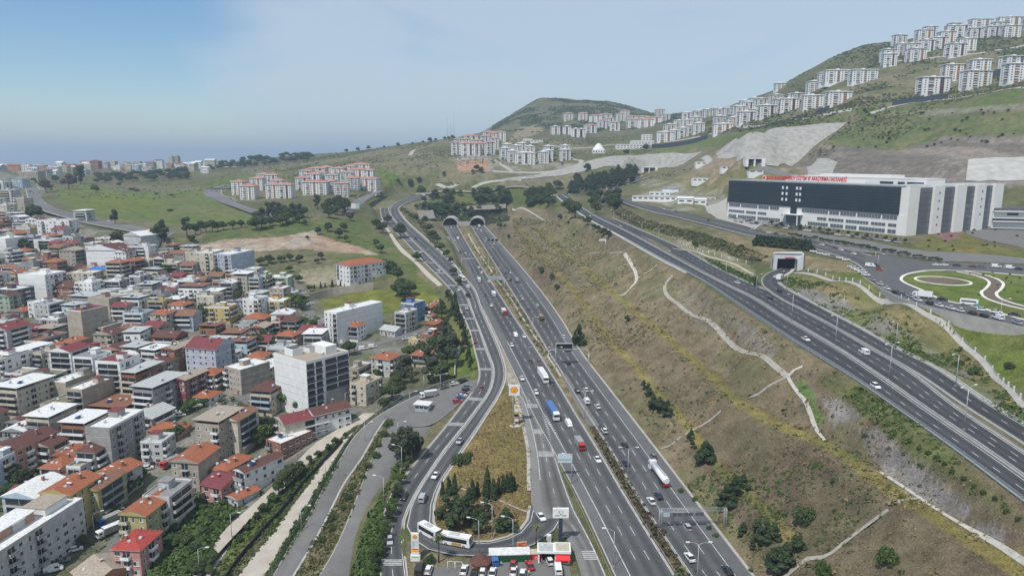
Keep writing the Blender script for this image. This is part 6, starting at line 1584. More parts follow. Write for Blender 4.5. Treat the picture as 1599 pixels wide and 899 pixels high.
def protos(kind, colr):
    k = (kind, colr)
    if k in PROTO: return PROTO[k]
    parts = []; P_ = pm(colr)
    def part(nm, s, loc=(0, 0, 0)): parts.append((nm, s.mesh(nm), loc, [])); return parts[-1]
    if kind in SPEC:
        sp = SPEC[kind]; s = MB(); prof_mesh(s, sp['low'], sp['W'], sp['W'] * (.93 if kind != 'van' else .88), P_)
        if sp['roof']: a, b2, z = sp['roof']; s.box(a + .05, b2 - .02, -sp['W'] * .36, sp['W'] * .36, z + .003, z + .06, P_)
        part('body', s)
        s = MB(); prof_mesh(s, sp['gh'], sp['W'] * (.93 if kind != 'van' else .955), sp['W'] * (.74 if kind != 'van' else .91), CGL); part('glass', s)
        for x in sp['ax']:
            for y in (-sp['W'] / 2 + .1, sp['W'] / 2 - .1): parts.append(('wheel', wheel_mesh(sp['wr'], .22), (x, y, sp['wr']), []))
        xf = sp['L'] / 2
        for y in (-.62, .62):
            s = MB(); s.box(-.06, .04, -.17, .17, 0, .15, LAMPW); part('headlight', s, (xf - .02, y, .62)); s = MB(); s.box(-.05, .05, -.15, .15, 0, .2, LAMPR); part('tail_light', s, (-xf + .01, y, .72))
        if kind == 'van': s = MB(); s.box(-.02, .02, -.7, .7, 0, .55, CGL); part('rear_window', s, (-2.59, 0, 1.3))
    elif kind in ('box truck', 'tipper', 'canvas truck'):
        s = MB(); prof_mesh(s, [(2.0, .6), (3.95, .6), (4.0, 1.3), (3.8, 2.5), (3.4, 2.65), (2.0, 2.65)], 2.3, 2.15, P_); part('cab', s)
        s = MB(); prof_mesh(s, [(3.85, 1.5), (3.99, 1.45), (3.86, 2.3), (3.78, 2.3)], 2.1, 2.0, CGL); s.box(2.6, 3.5, -1.17, 1.17, 1.55, 2.2, CGL); part('windscreen', s)
        s = MB()
        if kind == 'tipper': s.box(-3.6, 1.8, -1.2, 1.2, 1.0, 2.5, pm('brown')); s.box(-3.4, 1.6, -1.05, 1.05, 2.5, 2.62, mat('earth_load', (.26, .20, .14), noise=.3, nscale=2)); nm = 'tipper_body'
        elif kind == 'canvas truck': s.box(-3.9, 1.8, -1.22, 1.22, .9, 3.1, CANV, rm('white') if colr == 'white' else None); nm = 'canvas_box'
        else: s.box(-3.9, 1.8, -1.25, 1.25, .95, 3.2, pm('white')); nm = 'cargo_box'
        part(nm, s)
        s = MB(); s.box(-3.8, 3.8, -.5, .5, .5, .9, DARKST); part('chassis', s)
        for x in (-2.6, 2.9):
            for y in (-1.02, 1.02): parts.append(('wheel', wheel_mesh(.48, .3), (x, y, .48), []))
    elif kind in ('semi', 'tanker'):
        s = MB(); prof_mesh(s, [(5.2, .6), (7.4, .6), (7.5, 1.6), (7.3, 3.2), (6.9, 3.6), (5.2, 3.7)], 2.45, 2.35, pm('white')); part('cab', s)
        s = MB(); prof_mesh(s, [(7.3, 1.9), (7.5, 1.9), (7.42, 2.9), (7.3, 2.9)], 2.3, 2.2, CGL); s.box(5.9, 7.0, -1.24, 1.24, 2.0, 2.8, CGL); part('windscreen', s)
        s = MB()
        if kind == 'semi': s.box(-7.6, 4.9, -1.27, 1.27, 1.1, 3.9, P_ if colr != 'white' else rm('white')); nm = 'trailer'
        else:
            s.tube((-7.6, 0, 2.35), (4.8, 0, 2.35), 1.22, 1.22, pm('white'), 18); s.tube((-7.9, 0, 2.35), (-7.6, 0, 2.35), .95, 1.22, pm('white'), 18); s.tube((4.8, 0, 2.35), (5.05, 0, 2.35), 1.22, .95, pm('white'), 18)
            s.box(-6.5, 3.8, -.25, .25, 3.56, 3.66, STEEL); nm = 'tank'
        part(nm, s)
        s = MB(); s.box(-7.5, 6.8, -.6, .6, .65, 1.08, DARKST); s.box(-7.75, -7.55, -1.2, 1.2, .6, 1.1, pm('red')); part('chassis', s)
        for x in (-6.4, -5.1, -3.8, 4.7, 6.4):
            for y in (-1.05, 1.05): parts.append(('wheel', wheel_mesh(.5, .32), (x, y, .5), []))
    elif kind in ('coach', 'minibus', 'bus front', 'bus rear'):
        L = {'coach': 12, 'minibus': 6.8, 'bus front': 9.2, 'bus rear': 8.2}[kind]; h = 2.6 if kind == 'minibus' else 3.2; w = 2.1 if kind == 'minibus' else 2.55
        s = MB(); prof_mesh(s, [(-L / 2, .4), (L / 2 - .05, .4), (L / 2, 1.2), (L / 2 - .25, h), (-L / 2 + .1, h), (-L / 2, h - .5)], w, w * .96, P_); part('body', s)
        s = MB(); s.box(-L / 2 + .5, L / 2 - .9, -w / 2 - .02, w / 2 + .02, 1.45, h - .55, CGL); s.box(L / 2 - .3, L / 2 + .02, -w / 2 + .15, w / 2 - .15, 1.3, h - .5, CGL); s.box(-L / 2 - .02, -L / 2 + .2, -w / 2 + .3, w / 2 - .3, 1.6, h - .6, CGL); part('window_band', s)
        s = MB(); s.box(-L * .22, L * .1, -.7, .7, h, h + .22, wm('light grey')); part('roof_unit', s)
        if kind == 'minibus': s = MB(); s.box(L / 2 - 1.1, L / 2 + .03, -w / 2 - .03, w / 2 + .03, .5, 1.25, mat('teal_paint', (.02, .32, .30), rough=.4)); part('bumper', s)
        if kind == 'bus front': s = MB(); s.box(-L * .1, L * .22, -w / 2 - .03, -w / 2 + .5, .5, 1.3, mat('gold_panel', (.40, .24, .06), rough=.5)); part('side_panel', s)
        for x in (-L * .3, L * .3):
            for y in (-w / 2 + .15, w / 2 - .15): parts.append(('wheel', wheel_mesh(.46, .3), (x, y, .46), []))
    PROTO[k] = parts; return parts
PROTO = {}
LMR = [('the tunnel mouths', 724, 352), ('the dark sign gantry', 882, 540), ('the lane-signal gantry', 1080, 802), ('the blue-trailer lorry', 864, 647), ('the white tanker', 1027, 743), ('the tall emblem sign', 803, 620), ('the red lorry', 787, 490),
       ('the small footbridge sign', 762, 433), ('the underpass portal', 1229, 412), ('the articulated bus', 687, 839), ('the planted island', 755, 760), ('the hospital entrance', 1210, 340), ('the minibus', 1513, 476), ('the oval garden bed', 1472, 438), ('the striped gore', 855, 665),
       ('the upper road bend', 600, 330), ('the filling station shop', 866, 870), ('the clipped dark hedge', 1218, 378), ('the service booth', 661, 632), ('the two-sided lamp post', 1090, 855)]
def heading(nm, px, py, rev):
    Lw, Rw = RD[nm]; C = (Lw + Rw) / 2
    x, y, d = proj(C[:, 0], C[:, 1], C[:, 2]); i = int(np.argmin((x - px) ** 2 + (y - py) ** 2)); i = min(max(i, 1), len(C) - 2)
    t = C[i + 1] - C[i - 1]; a = math.atan2(t[1], t[0]); return a + (PI if rev else 0), C[i][2] + lift[nm]
ROADW = {'motorway_inbound': 'on the left motorway carriageway', 'motorway_outbound': 'on the right motorway carriageway', 'slip_road': 'on the curved slip road', 'slip_road_inner': 'on the inner slip road', 'upper_highway': 'on the near upper highway', 'upper_highway_outer': 'on the far upper highway',
         'ramp': 'on the ramp by the underpass', 'collector_road': 'beside the grassy island', 'hospital_road': 'on the hospital road', 'field_road': 'on the green-field road', 'estate_road': 'on the estate road', 'estate_slip_road': 'on the estate slip road'}
def vehicle(px, py, kind, colr, road=None, ang=None, where=None, e=None, label=None, lms=None, grp=None):
    nmk = {'car': 'car', 'hatchback': 'car', 'van': 'van', 'box truck': 'box_truck', 'tipper': 'tipper_truck', 'canvas truck': 'covered_truck', 'semi': 'articulated_lorry', 'tanker': 'tanker_lorry', 'coach': 'coach', 'minibus': 'minibus', 'bus front': 'articulated_bus'}[kind]
    if road:
        rev = road in ('motorway_outbound', 'upper_highway_outer', 'ramp', 'slip_road_inner') 
        # stations run toward the camera: inbound traffic follows them
        a, z = heading(road, px, py, rev)
        x, y, z = at_e(px, py, z)
        if ang is not None: a += R(ang)
    else:
        g = at_e(px, py, e) if e is not None else tuple(G(px, py)); x, y, z = g; z = (e if e is not None else Tn(x, y)) + .26
        if e is None: z = Tn(x, y) + .24
        a = R(ang or 0)
    e_ = empty(nmk, (x, y, z), a)
    for nm, me_, loc, sub in protos(kind, colr): child(nm, me_, e_, loc)
    kw = nmk.replace('_', ' ')
    e_['category'] = {'car': 'car', 'van': 'van'}.get(kw, kw.split()[-1]); e_['group'] = grp or ('vehicles ' + (where or ROADW.get(road, 'in town')))
    if label: e_['label'] = label
    else: item(e_, f'{colr} {kw} ' + (where or ROADW.get(road, 'parked in the town')), px, py, lms or LMR)
    return e_
cc_ = 0
def many(rows, road=None, **kw):
    global cc_
    for r in rows:
        cc_ += 1
        kind = r[3] if len(r) > 3 else ('hatchback' if cc_ % 3 == 0 else 'car')
        vehicle(r[0], r[1], kind, r[2], road, **kw)
W_, D_, S_, G_ = 'white', 'black', 'silver', 'grey'
many([(704.5, 356, W_), (715, 373, W_, 'van'), (709.5, 376, W_), (727, 396, W_), (733, 398, S_), (719, 394, D_), (747.6, 418, W_), (746, 427, D_), (752, 426, W_), (748, 440, W_, 'canvas truck'), (763, 440, W_), (758, 461, 'dark red'),
      (771, 462, W_, 'box truck'), (767, 478, W_), (797, 496, D_), (805, 525, W_, 'van'), (818, 526, W_), (799, 540, W_), (827, 542, G_), (829, 566, D_), (842, 567, 'dark red'), (815, 592, W_), (863, 600, D_), (837, 614, W_), (888, 664, W_, 'van'), (933, 719, W_)], 'motorway_inbound')
vehicle(787, 490, 'box truck', 'red', 'motorway_inbound', label='red-fronted box lorry on the left motorway carriageway below the footbridge sign')
PROTO.clear() if False else None
vehicle(848, 592, 'semi', W_, 'motorway_inbound', label='white articulated lorry on the left motorway carriageway above the blue one')
vehicle(863, 648, 'semi', 'blue', 'motorway_inbound', label='white-cabbed articulated lorry with long blue trailer on the left carriageway')
vehicle(905, 698, 'canvas truck', 'red', 'motorway_inbound', label='red-cabbed lorry with grey canvas box on the left carriageway')
many([(740, 357, W_), (745.7, 358.5, W_), (751, 361, W_, 'van'), (758, 372, W_), (757, 376, S_), (771, 381, W_), (769, 387, W_), (797, 427, W_), (790, 426, G_), (797, 437, D_), (807, 440, G_, 'canvas truck'), (828, 459, G_), (816, 468, W_), (839, 477, W_), (825, 483, G_), (880, 527, W_), (887, 567, D_),
      (901, 611, D_), (915, 610, W_), (915.6, 628, W_, 'van'), (933, 636, W_), (944, 674, W_), (975, 696, D_), (977, 724, 'dark blue'), (1020, 714, G_), (1028, 775, 'dark blue'), (1017, 784, W_), (1073, 825, S_), (1077, 872, W_), (1136, 893, D_)], 'motorway_outbound')
vehicle(748, 354.5, 'box truck', 'red', 'motorway_outbound', label='red and white box lorry entering the right-hand tunnel mouth')
vehicle(845, 498, 'tipper', 'orange', 'motorway_outbound', label='loaded brown tipper lorry on the right motorway carriageway')
vehicle(885, 546, 'box truck', 'red', 'motorway_outbound', label='white box lorry passing under the dark sign gantry')
vehicle(1028, 745, 'tanker', W_, 'motorway_outbound', label='long white tanker lorry on the right motorway carriageway')
many([(619, 352, W_), (628, 361, W_), (613, 356, 'red'), (656, 395, W_), (685, 423, W_), (716, 453, W_), (742, 534, 'dark red'), (751, 608, 'dark red'), (718, 690, S_), (609, 846, S_), (631, 777, D_), (680, 744, W_)], 'slip_road')
many([(730.5, 449, W_, 'van'), (729, 482, W_), (660, 780, S_, 'van'), (649, 372, D_), (668, 391, S_)], 'slip_road_inner')
vehicle(721.6, 437, 'coach', W_, 'slip_road_inner', label='white coach on the inner slip road by the green road sign')
vehicle(845, 809, 'car', W_, 'collector_road', label='white car entering the loop beside the grassy island')
many([(1258, 531, W_), (1367, 605, W_), (921, 338, W_), (879, 316, W_)], 'upper_highway')
many([(969, 354, W_), (1151, 442, W_), (1202, 466, 'dark blue'), (1349, 552, W_, 'van')], 'upper_highway_outer')
many([(1211, 433, W_), (1217, 455, D_)], 'ramp')
vehicle(1218, 437, 'box truck', W_, 'ramp', label='white box lorry on the ramp in front of the underpass portal')
# articulated bus
P1_ = Vector(at_e(662, 831, 1.1)); P2_ = Vector(at_e(687, 845, 1.1)); P3_ = Vector(at_e(725, 852, 1.1))
e = empty('articulated_bus', P2_, 0); tag(e, 'long white articulated bus turning below the planted island', 'bus')
a1 = math.atan2(P2_.y - P1_.y, P2_.x - P1_.x); a2 = math.atan2(P3_.y - P2_.y, P3_.x - P2_.x)
for kind, aa, off in (('bus rear', a1, -4.5), ('bus front', a2, 5.1)):
    for nm, me_, loc, sub in protos(kind, W_):
        v = Matrix.Rotation(aa, 3, 'Z') @ Vector((loc[0] + off, loc[1], loc[2])); o = child({'body': kind.replace('bus front', 'front_section').replace('bus rear', 'rear_section')}.get(nm, nm), me_, e, v, aa)
s = MB(); s.tube((0, 0, .5), (0, 0, 3.1), 1.15, 1.15, mat('bellows', (.03, .03, .03)), 12); child('bellows', s.mesh('bellows'), e)
# parked and queuing
many([(728, 611, D_), (724, 617, 'dark red'), (719, 623, 'blue'), (714, 629, 'red'), (730, 606, G_), (721, 620, W_)], None, ang=25, where='parked in the row at the bend', grp='cars parked at the bend')
many([(709, 601, W_), (723, 596, D_), (694, 606, G_)], None, ang=28, where='parked along the car park edge')
vehicle(669, 621, 'canvas truck', W_, None, 205, where='parked', label='parked lorry with pale canvas box beside the service booth')
many([(119, 860, W_), (98, 878, G_), (84, 892, W_, 'van'), (116, 830, S_), (194, 799, W_), (244, 725, D_), (231, 733, W_), (276, 646, W_), (282, 650, W_), (412, 568, W_), (425, 585, 'dark red', 'van'), (567, 546, W_, 'van'), (582, 543, W_, 'van'), (634, 530, W_), (647, 527, W_), (474, 459, W_), (480, 466, 'dark red'), (486, 475, W_), (533, 537, W_, 'van'), (557, 549, S_)],
     None, ang=30, where='parked in a town street', lms=LM)
vehicle(172, 818, 'canvas truck', 'blue', None, 240, label='small lorry with blue front parked behind the white-roofed lorry'); vehicle(171, 835, 'canvas truck', W_, None, 235, label='white-roofed box lorry parked below the yellow-green block'); vehicle(266, 727, 'canvas truck', 'red', None, 250, label='dark red lorry parked beside the white yard wall')
Q = [(1361.7, 438.4, S_), (1374, 445, W_), (1384, 452, W_), (1398, 458, D_), (1407.6, 461, G_), (1421, 464.5, S_), (1432.6, 470, W_), (1451, 475.6, D_), (1466, 479, W_), (1484, 483, W_), (1499, 487, W_), (1517.5, 491, D_), (1535.6, 495, D_), (1558, 499, W_, 'van'), (1588, 506, S_)]
for q in Q: many([q], None, e=48, ang=math.degrees(math.atan2(*[(lambda a, b2: (b2[1] - a[1], b2[0] - a[0]))(at_e(q[0] - 8, q[1] - 3.2, 48), at_e(q[0] + 8, q[1] + 2.6, 48))][0])) + 180, where='queuing above the long wall', grp='cars queuing above the retaining wall')
many([(1471.6, 469.5, D_), (1534, 486, W_), (1555, 489.5, W_), (1584, 494, D_)], None, e=48, ang=-38, where='on the road round the oval garden')
vehicle(1440, 466, 'box truck', W_, None, 142, e=48, label='white box lorry in the queue above the long wall'); vehicle(1513, 477, 'minibus', W_, None, -38, e=48, label='white minibus with teal front on the road round the garden')
many([(1359, 417, W_, 'van'), (1368, 416, D_), (1373, 422, 'red')], None, e=48.3, ang=-55, where='at the junction by the hospital gate')
many([(1335, 421, W_), (1341, 424, W_), (1347, 427, W_), (1352, 431, W_), (1330, 418, W_)], None, ang=-50, where='parked in a bay beside the junction')
many([(1462, 415, W_), (1474, 415.3, W_), (1494, 416, D_), (1519, 418, 'dark red'), (1534, 418.5, G_), (1555, 418, W_, 'van'), (1577, 420, W_, 'van'), (1591, 422, D_)], None, e=48, ang=-8, where='parked on the road above the garden')
many([(1283, 383, W_), (1305, 388, 'dark red'), (1313, 391, W_), (1333, 397, W_), (1262, 378, W_), (1240, 373, D_), (1225, 369, G_), (1212, 366, D_), (1200, 364, W_), (1188, 361, G_), (1176, 358, W_), (1107, 345, D_), (1056, 331, D_), (1049, 329.5, W_), (1036, 327, W_), (1012, 320, D_), (985, 308, W_), (958, 296, W_), (1024, 323, G_)], 'hospital_road')
many([(1270, 394, W_), (1280, 397, W_), (1290, 399, W_), (1300, 402, G_), (1311, 404, W_), (1321, 407, W_), (1255, 390, W_)], None, ang=-32, where='parked in line behind the dark hedge', grp='cars parked behind the hedge')
rq = random.Random(3)
for i in range(34): many([(1150 + i * 7.6 + rq.uniform(-2, 2), 347 + i * .98 + rq.uniform(-.6, .6), rq.choice([W_, W_, S_, D_, G_, 'dark blue']))], None, ang=-62 + rq.uniform(-6, 6), where='along the hospital front', grp='cars in front of the hospital')
for i in range(26): many([(1140 + i * 4.6, 342 + i * .62 + rq.uniform(-1.2, 1.2), rq.choice([W_, W_, W_, S_, D_, G_]))], None, ang=-62 + rq.uniform(-8, 8) + 90 * (i % 2), where='in the hospital forecourt', grp='cars in front of the hospital')
for i in range(30): many([(1512 + (i % 15) * 6.2, 350 + (i // 15) * 9 - (i % 15) * .3, rq.choice([W_, W_, S_, D_, G_, 'dark red']))], None, ang=70, where='in the right-edge car park', grp='cars in the side parking ground')
vehicle(1212, 345, 'coach', W_, None, -60, label='white coach standing at the hospital entrance')
many([(62, 307, W_), (75, 306, W_), (79, 316, 'dark red'), (71, 319, W_), (47, 294, W_), (108, 334, S_), (170, 346, W_), (235, 360, W_)], 'field_road'); many([(346, 303, D_), (364, 313, D_), (335, 298, W_)], 'estate_road'); many([(545, 318, W_), (560, 309, S_), (583, 301, W_), (551, 325, W_)], 'estate_slip_road')
many([(669.5, 893, W_), (724.7, 893, W_), (740, 899, D_), (754, 896, W_), (769, 897, W_), (802, 895, W_), (816, 899, W_), (801.5, 884, 'red')], None, e=.6, ang=84, where='parked at the filling station', grp='cars at the filling station')
vehicle(654.5, 893, 'van', D_, None, 88, e=.6, label='black van parked at the left end of the station forecourt'); vehicle(827, 886, 'car', 'red', None, 102, e=.6, label='bright red pickup-like car beside the green container'); vehicle(858, 879, 'hatchback', W_, None, 100, e=.6, label='white car with dark bonnet in front of the station shop')
vehicle(871, 892, 'van', W_, None, 92, e=.6, label='white van standing below the red awning')
vehicle(771.5, 878, 'van', 'blue', None, 100, e=.6, label='bright blue van beside the six-sided kiosk')
# ================= STREET FURNITURE =================
def lamp_proto(kind):
    k = ('lamp', kind)
    if k in _wmesh: return _wmesh[k]
    s = MB(); h = {'double': 12.0, 'single': 10.5, 'short': 8.0}[kind]
    s.tube((0, 0, -.5), (0, 0, h), .14, .08, STEEL, 8); s.box(-.25, .25, -.25, .25, -.4, .35, CONC); pole = s.mesh('pole')
    out = [('pole', pole, (0, 0, 0), 0)]
    s = MB(); s.tube((0, 0, h - .1), (1.2, 0, h + .45), .07, .06, STEEL, 6); s.tube((1.2, 0, h + .45), (2.6, 0, h + .6), .06, .05, STEEL, 6); arm = s.mesh('arm')
    s = MB(); s.box(2.4, 3.4, -.18, .18, h + .52, h + .72, wm('white')); s.box(2.6, 3.3, -.14, .14, h + .47, h + .518, LAMPW); hd = s.mesh('lamp_head')
    for a in ((0, PI) if kind == 'double' else (0,)): out += [('arm', arm, (0, 0, 0), a), ('lamp_head', hd, (0, 0, 0), a)]
    _wmesh[k] = out; return out
def lamp(px, py, e, kind, rot, where, lms=None):
    p = Vector(at_e(px, py, e)) if e is not None else G(px, py)
    o = empty('street_lamp', p, R(rot)); o['category'] = 'street lamp'; o['group'] = 'street lamps ' + where
    for nm, me_, loc, a in lamp_proto(kind): child(nm, me_, o, loc, a)
    item(o, {'double': 'two-armed grey street lamp ', 'single': 'one-armed grey street lamp ', 'short': 'short grey street lamp '}[kind] + where, px, py - 25, lms or LMR)
def line_lamps(pts, kind, rot, where, step=None):
    for q in pts: lamp(q[0], q[1], q[2], kind, rot, where)
line_lamps([(1088, 915, 0), (980, 753, 2.6), (913, 656, 5.0), (867, 581, 7.8), (832, 529, 10.0), (806, 492, 12), (788, 463, 13.4), (775, 443, 14.6), (763, 424, 16), (753, 409, 17.3), (745, 396, 18.6), (738, 385, 19.8)], 'double', 0, 'in the motorway median')
line_lamps([(958, 884, .3), (892, 757, 2.4), (600, 794, 1.3), (628, 742, 2.2), (768.6, 840, None), (748, 866, 1.0), (801, 864, 1.0)], 'single', 170, 'near the island')
line_lamps([(1505, 671, 36.2), (1388, 593, 37), (1304, 541, 38), (1236, 502, 39), (1180, 467, 40), (1133, 441, 41.3), (1092, 418, 43.2), (1058, 401, 44.8), (1028, 384, 46.5), (1002, 371, 47.8), (979, 359, 49), (958, 350, 50), (940, 341, 51)], 'double', 25, 'in the highway median')
line_lamps([(1316, 497, None), (1398, 545, None), (1492, 603, None), (1228, 455, None)], 'single', 205, 'beside the ramp')
line_lamps([(622, 690, None), (509, 752, None), (471, 828, None), (570, 690, None), (540, 640, None), (446, 706, None), (362, 838, None), (312, 895, None)], 'short', 0, 'along the lower left roads')
line_lamps([(148, 838, None), (330, 660, None), (225, 725, None), (392, 600, None), (498, 520, None)], 'short', 30, 'in a town street')
line_lamps([(662, 612, None), (688, 611, None), (640, 640, None)], 'short', 0, 'in the bend car park')
line_lamps([(660, 378, 31), (690, 412, 24.5), (716, 447, 18), (742, 500, 12.5), (632, 350, 37)], 'single', 20, 'along the slip road')
line_lamps([(1600, 508, 48), (1561, 500, 48), (1370, 420, 48.2), (1366, 412, 48.4)], 'short', 0, 'by the hospital junction')
# posts of the crossing at the junction
def gantry_beam(s, a, b2, z, m, h=.9, n=14, dep=.8):
    d = (b2 - a); 
    for zz in (z, z + h):
        for off in (0, dep): s.tube(a + Vector((0, off, zz)), b2 + Vector((0, off, zz)), .08, .08, m, 4)
    for i in range(n):
        p = a + d * (i / n); q = a + d * ((i + 1) / n); s.tube(p + Vector((0, 0, z)), q + Vector((0, 0, z + h)), .05, .05, m, 3)
# lane-signal gantry
a = Vector(at_e(1031, 827, 1.0)); b2 = Vector(at_e(1132, 824, 1.2)); b2.z = a.z; e = empty('signal_gantry', a, 0); tag(e, 'steel lattice gantry with six dark lane signals over the right carriageway', 'gantry')
L_ = b2 - a
s = MB(); gantry_beam(s, Vector((0, 0, 0)), L_, 5.6, STEEL); s.build('beam', e)
for q, hh in ((Vector((0, 0, 0)), 6.5), (L_, 6.5)):
    s = MB()
    for ox, oy in ((-.3, 0), (.3, 0), (-.3, .8), (.3, .8)): s.tube(q + Vector((ox, oy, -1.5)), q + Vector((ox, oy, hh)), .08, .08, STEEL, 5)
    s.build('post', e)
for f in (.21, .285, .39, .46, .56, .625):
    s = MB(); p = L_ * f; s.box(p.x - .55, p.x + .55, p.y - .3, p.y - .1, 4.5, 5.55, wm('dark')); s.build('lane_signal', e)
s = MB(); s.box(.7, 2.6, -.3, -.1, 4.4, 5.6, wm('pale blue')); s.build('sign_board', e)
# dark message gantry
a = Vector(at_e(856, 570, 8.2)); b2 = Vector(at_e(919, 570, 8.2)); e = empty('sign_gantry', a, 0); tag(e, 'curved white sign gantry carrying a black message board beside a dark tree', 'gantry'); L_ = b2 - a
s = MB(); r_ = 1.4; Hh = 8.0
pts = [Vector((0, 0, -1)), Vector((0, 0, Hh - r_)), Vector((r_ * .4, 0, Hh - .4)), Vector((r_, 0, Hh)), Vector((L_.x - r_, 0, Hh + .3)), Vector((L_.x - r_ * .4, 0, Hh - .1)), Vector((L_.x, 0, Hh - r_)), Vector((L_.x, 0, -1.5))]
for p, q in zip(pts, pts[1:]): s.tube(p, q, .2, .2, wm('light grey'), 8)
s.build('frame', e)
s = MB(); s.box(3.6, 12.2, -.5, .1, Hh + .5, Hh + 3.4, wm('light grey')); s.build('board_frame', e); s = MB(); s.box(3.9, 11.9, -.56, -.502, Hh + .75, Hh + 3.1, BLACKM); s.build('screen', e)
# other gantries and direction signs
def sign_on_post(px, py, e_, w, h, z0, m, label, cat='road sign', posts=(0,), rot=0, back=None, lines=None, name='road_sign'):
    p = Vector(at_e(px, py, e_)) if e_ is not None else G(px, py)
    o = empty(name, p, R(rot)); tag(o, label, cat)
    for x in posts: s = MB(); s.tube((x, .12, -1), (x, .12, z0 + h), .11, .09, STEEL, 6); s.build('post', o)
    s = MB(); s.box(-w / 2, w / 2, -.06, .06, z0, z0 + h, m); s.build('sign_board', o)
    if lines:
        for (x0, x1, zz, hh, mm) in lines: s = MB(); s.box(x0, x1, -.08, -.062, z0 + zz, z0 + zz + hh, mm); s.build('lettering', o)
    return o
SGR = mat('sign_green', (.01, .26, .16), rough=.5); SBL = mat('sign_back', (.35, .40, .42), rough=.5, metal=.3)
sign_on_post(719, 334, 32, 9, 5, 2.0, SGR, 'green direction sign standing above the two tunnel mouths', posts=(-3, 3), lines=[(-3.6, 3.6, 3.4, .5, wm('white')), (-3, 3, 2.2, .5, wm('white')), (-3.6, 2, 1.0, .5, wm('white'))])
sign_on_post(698, 383, 20.8, 6.6, 6.6, 2.2, SBL, 'grey-blue back of a direction sign left of the tunnel carriageway', posts=(-2, 2))
sign_on_post(714.5, 427, 17, 5, 3.0, 2.2, SGR, 'green and white direction sign between the slip road and motorway', posts=(-1.5, 1.5), lines=[(-2.2, 2.2, 1.5, 1.1, wm('white')), (-2, 1.5, .5, .4, wm('white'))])
sign_on_post(552, 330, None, 5, 6, 3.0, wm('white'), 'left white sign board by the estate slip road', posts=(0,)); sign_on_post(558, 330, None, 5, 6, 3.0, wm('pale blue'), 'right pale sign board by the estate slip road', posts=(0,))
def bar_gantry(pl, pr, e_, z0, label, boards, bm_):
    a = Vector(at_e(*pl, e_)); b2 = Vector(at_e(*pr, e_)); o = empty('sign_gantry', a, 0); tag(o, label, 'gantry'); L_ = b2 - a
    s = MB(); gantry_beam(s, Vector((0, 0, 0)), L_, z0, STEEL, .7, 10, .5); s.build('beam', o)
    for q in (Vector((0, 0, 0)), L_): s = MB(); s.tube(q + Vector((0, 0, -1.5)), q + Vector((0, 0, z0 + .8)), .18, .14, STEEL, 6); s.build('post', o)
    for f, w, h, zz in boards: s = MB(); p = L_ * f; s.box(p.x - w / 2, p.x + w / 2, -.25, -.12, z0 + zz, z0 + zz + h, bm_); s.build('sign_board', o)
bar_gantry((757, 386), (781, 384), 20, 7, 'thin gantry with three dark lane signals below the right tunnel mouth', [(.25, 2.6, 2.0, -.6), (.52, 2.6, 2.0, -.6), (.78, 2.6, 2.0, -.6)], BLACKM)
bar_gantry((721, 417), (751, 416), 16.6, 7, 'thin bare lattice gantry across the left carriageway', [], STEEL)
o = sign_on_post(774, 450, 14.4, 11, 2.8, 6.6, SBL, 'wide grey-white sign board reaching over the left carriageway', posts=(5.2,))
o = sign_on_post(881, 745, 2.9, 4.6, 3.2, 5.4, mat('sign_pale', (.50, .58, .62), rough=.6), 'pale blue-white direction sign at the tip of the striped gore', posts=(2.6,), lines=[(-2.2, 2.2, .9, .3, mat('sign_line', (.12, .22, .28)))])
# emblem totem of the filling station (large, on two poles)
YEL = mat('emblem_yellow', (.82, .40, .015), rough=.5); REDE = mat('emblem_red', (.55, .03, .015), rough=.5)
def emblem(parent, x, z, r, y):
    def fan(sc):
        pts = []
        for k in range(17): a_ = R(-38 + 256 * k / 16); sc2 = sc * (1 + .045 * (1 if k % 2 == 0 else 0)); pts.append((x + r * sc2 * math.cos(a_), z + .12 * r + r * .86 * sc2 * math.sin(a_)))
        pts += [(x - r * .45 * sc, z - r * .78 * sc), (x + r * .45 * sc, z - r * .78 * sc)]
        return pts
    for sc, m, yy in ((1.0, REDE, y), (.86, YEL, y - .03)):
        s = MB(); p = fan(sc); s.face([(a, yy, b2) for a, b2 in p], m); s.face([(a, yy + .02, b2) for a, b2 in reversed(p)], m); s.build('emblem', parent)
    for k in range(5):
        a_ = R(30 + 30 * k); s = MB(); s.tube((x, y - .045, z - r * .5), (x + r * .72 * math.cos(a_), y - .045, z + r * .72 * math.sin(a_)), r * .025, r * .035, REDE, 4); s.build('emblem_rib', parent)
p = Vector(at_e(803, 664, 4.6)); e = empty('sign_totem', p, 0); tag(e, 'tall twin-pole totem with square white board and yellow-red shell emblem', 'sign totem')
s = MB(); s.prism([(3.2 * math.cos(2 * PI * k / 14) + .2, 2.6 * math.sin(2 * PI * k / 14)) for k in range(14)], -1.2, .35, PALE); s.build('plinth', e)
for x in (-.55, .55): s = MB(); s.tube((x, 0, 0), (x, 0, 13.2), .12, .1, STEEL, 8); s.build('pole', e)
s = MB(); s.box(-2.15, 2.15, -.28, .28, 12.6, 17.0, wm('white')); s.build('sign_board', e); emblem(e, 0, 14.75, 1.45, -.30)
s = MB(); s.box(.0, 1.7, -.3, .1, 6.9, 8.6, wm('white')); s.build('small_board', e); emblem(e, .85, 7.75, .62, -.33)
for k, (z0, mm) in enumerate([(5.9, wm('white')), (4.9, wm('yellow')), (3.9, BLACKM), (2.9, wm('salmon')), (1.9, wm('white'))]): s = MB(); s.box(.05, 1.65, -.28, .08, z0, z0 + .92, mm); s.build('price_board', e)
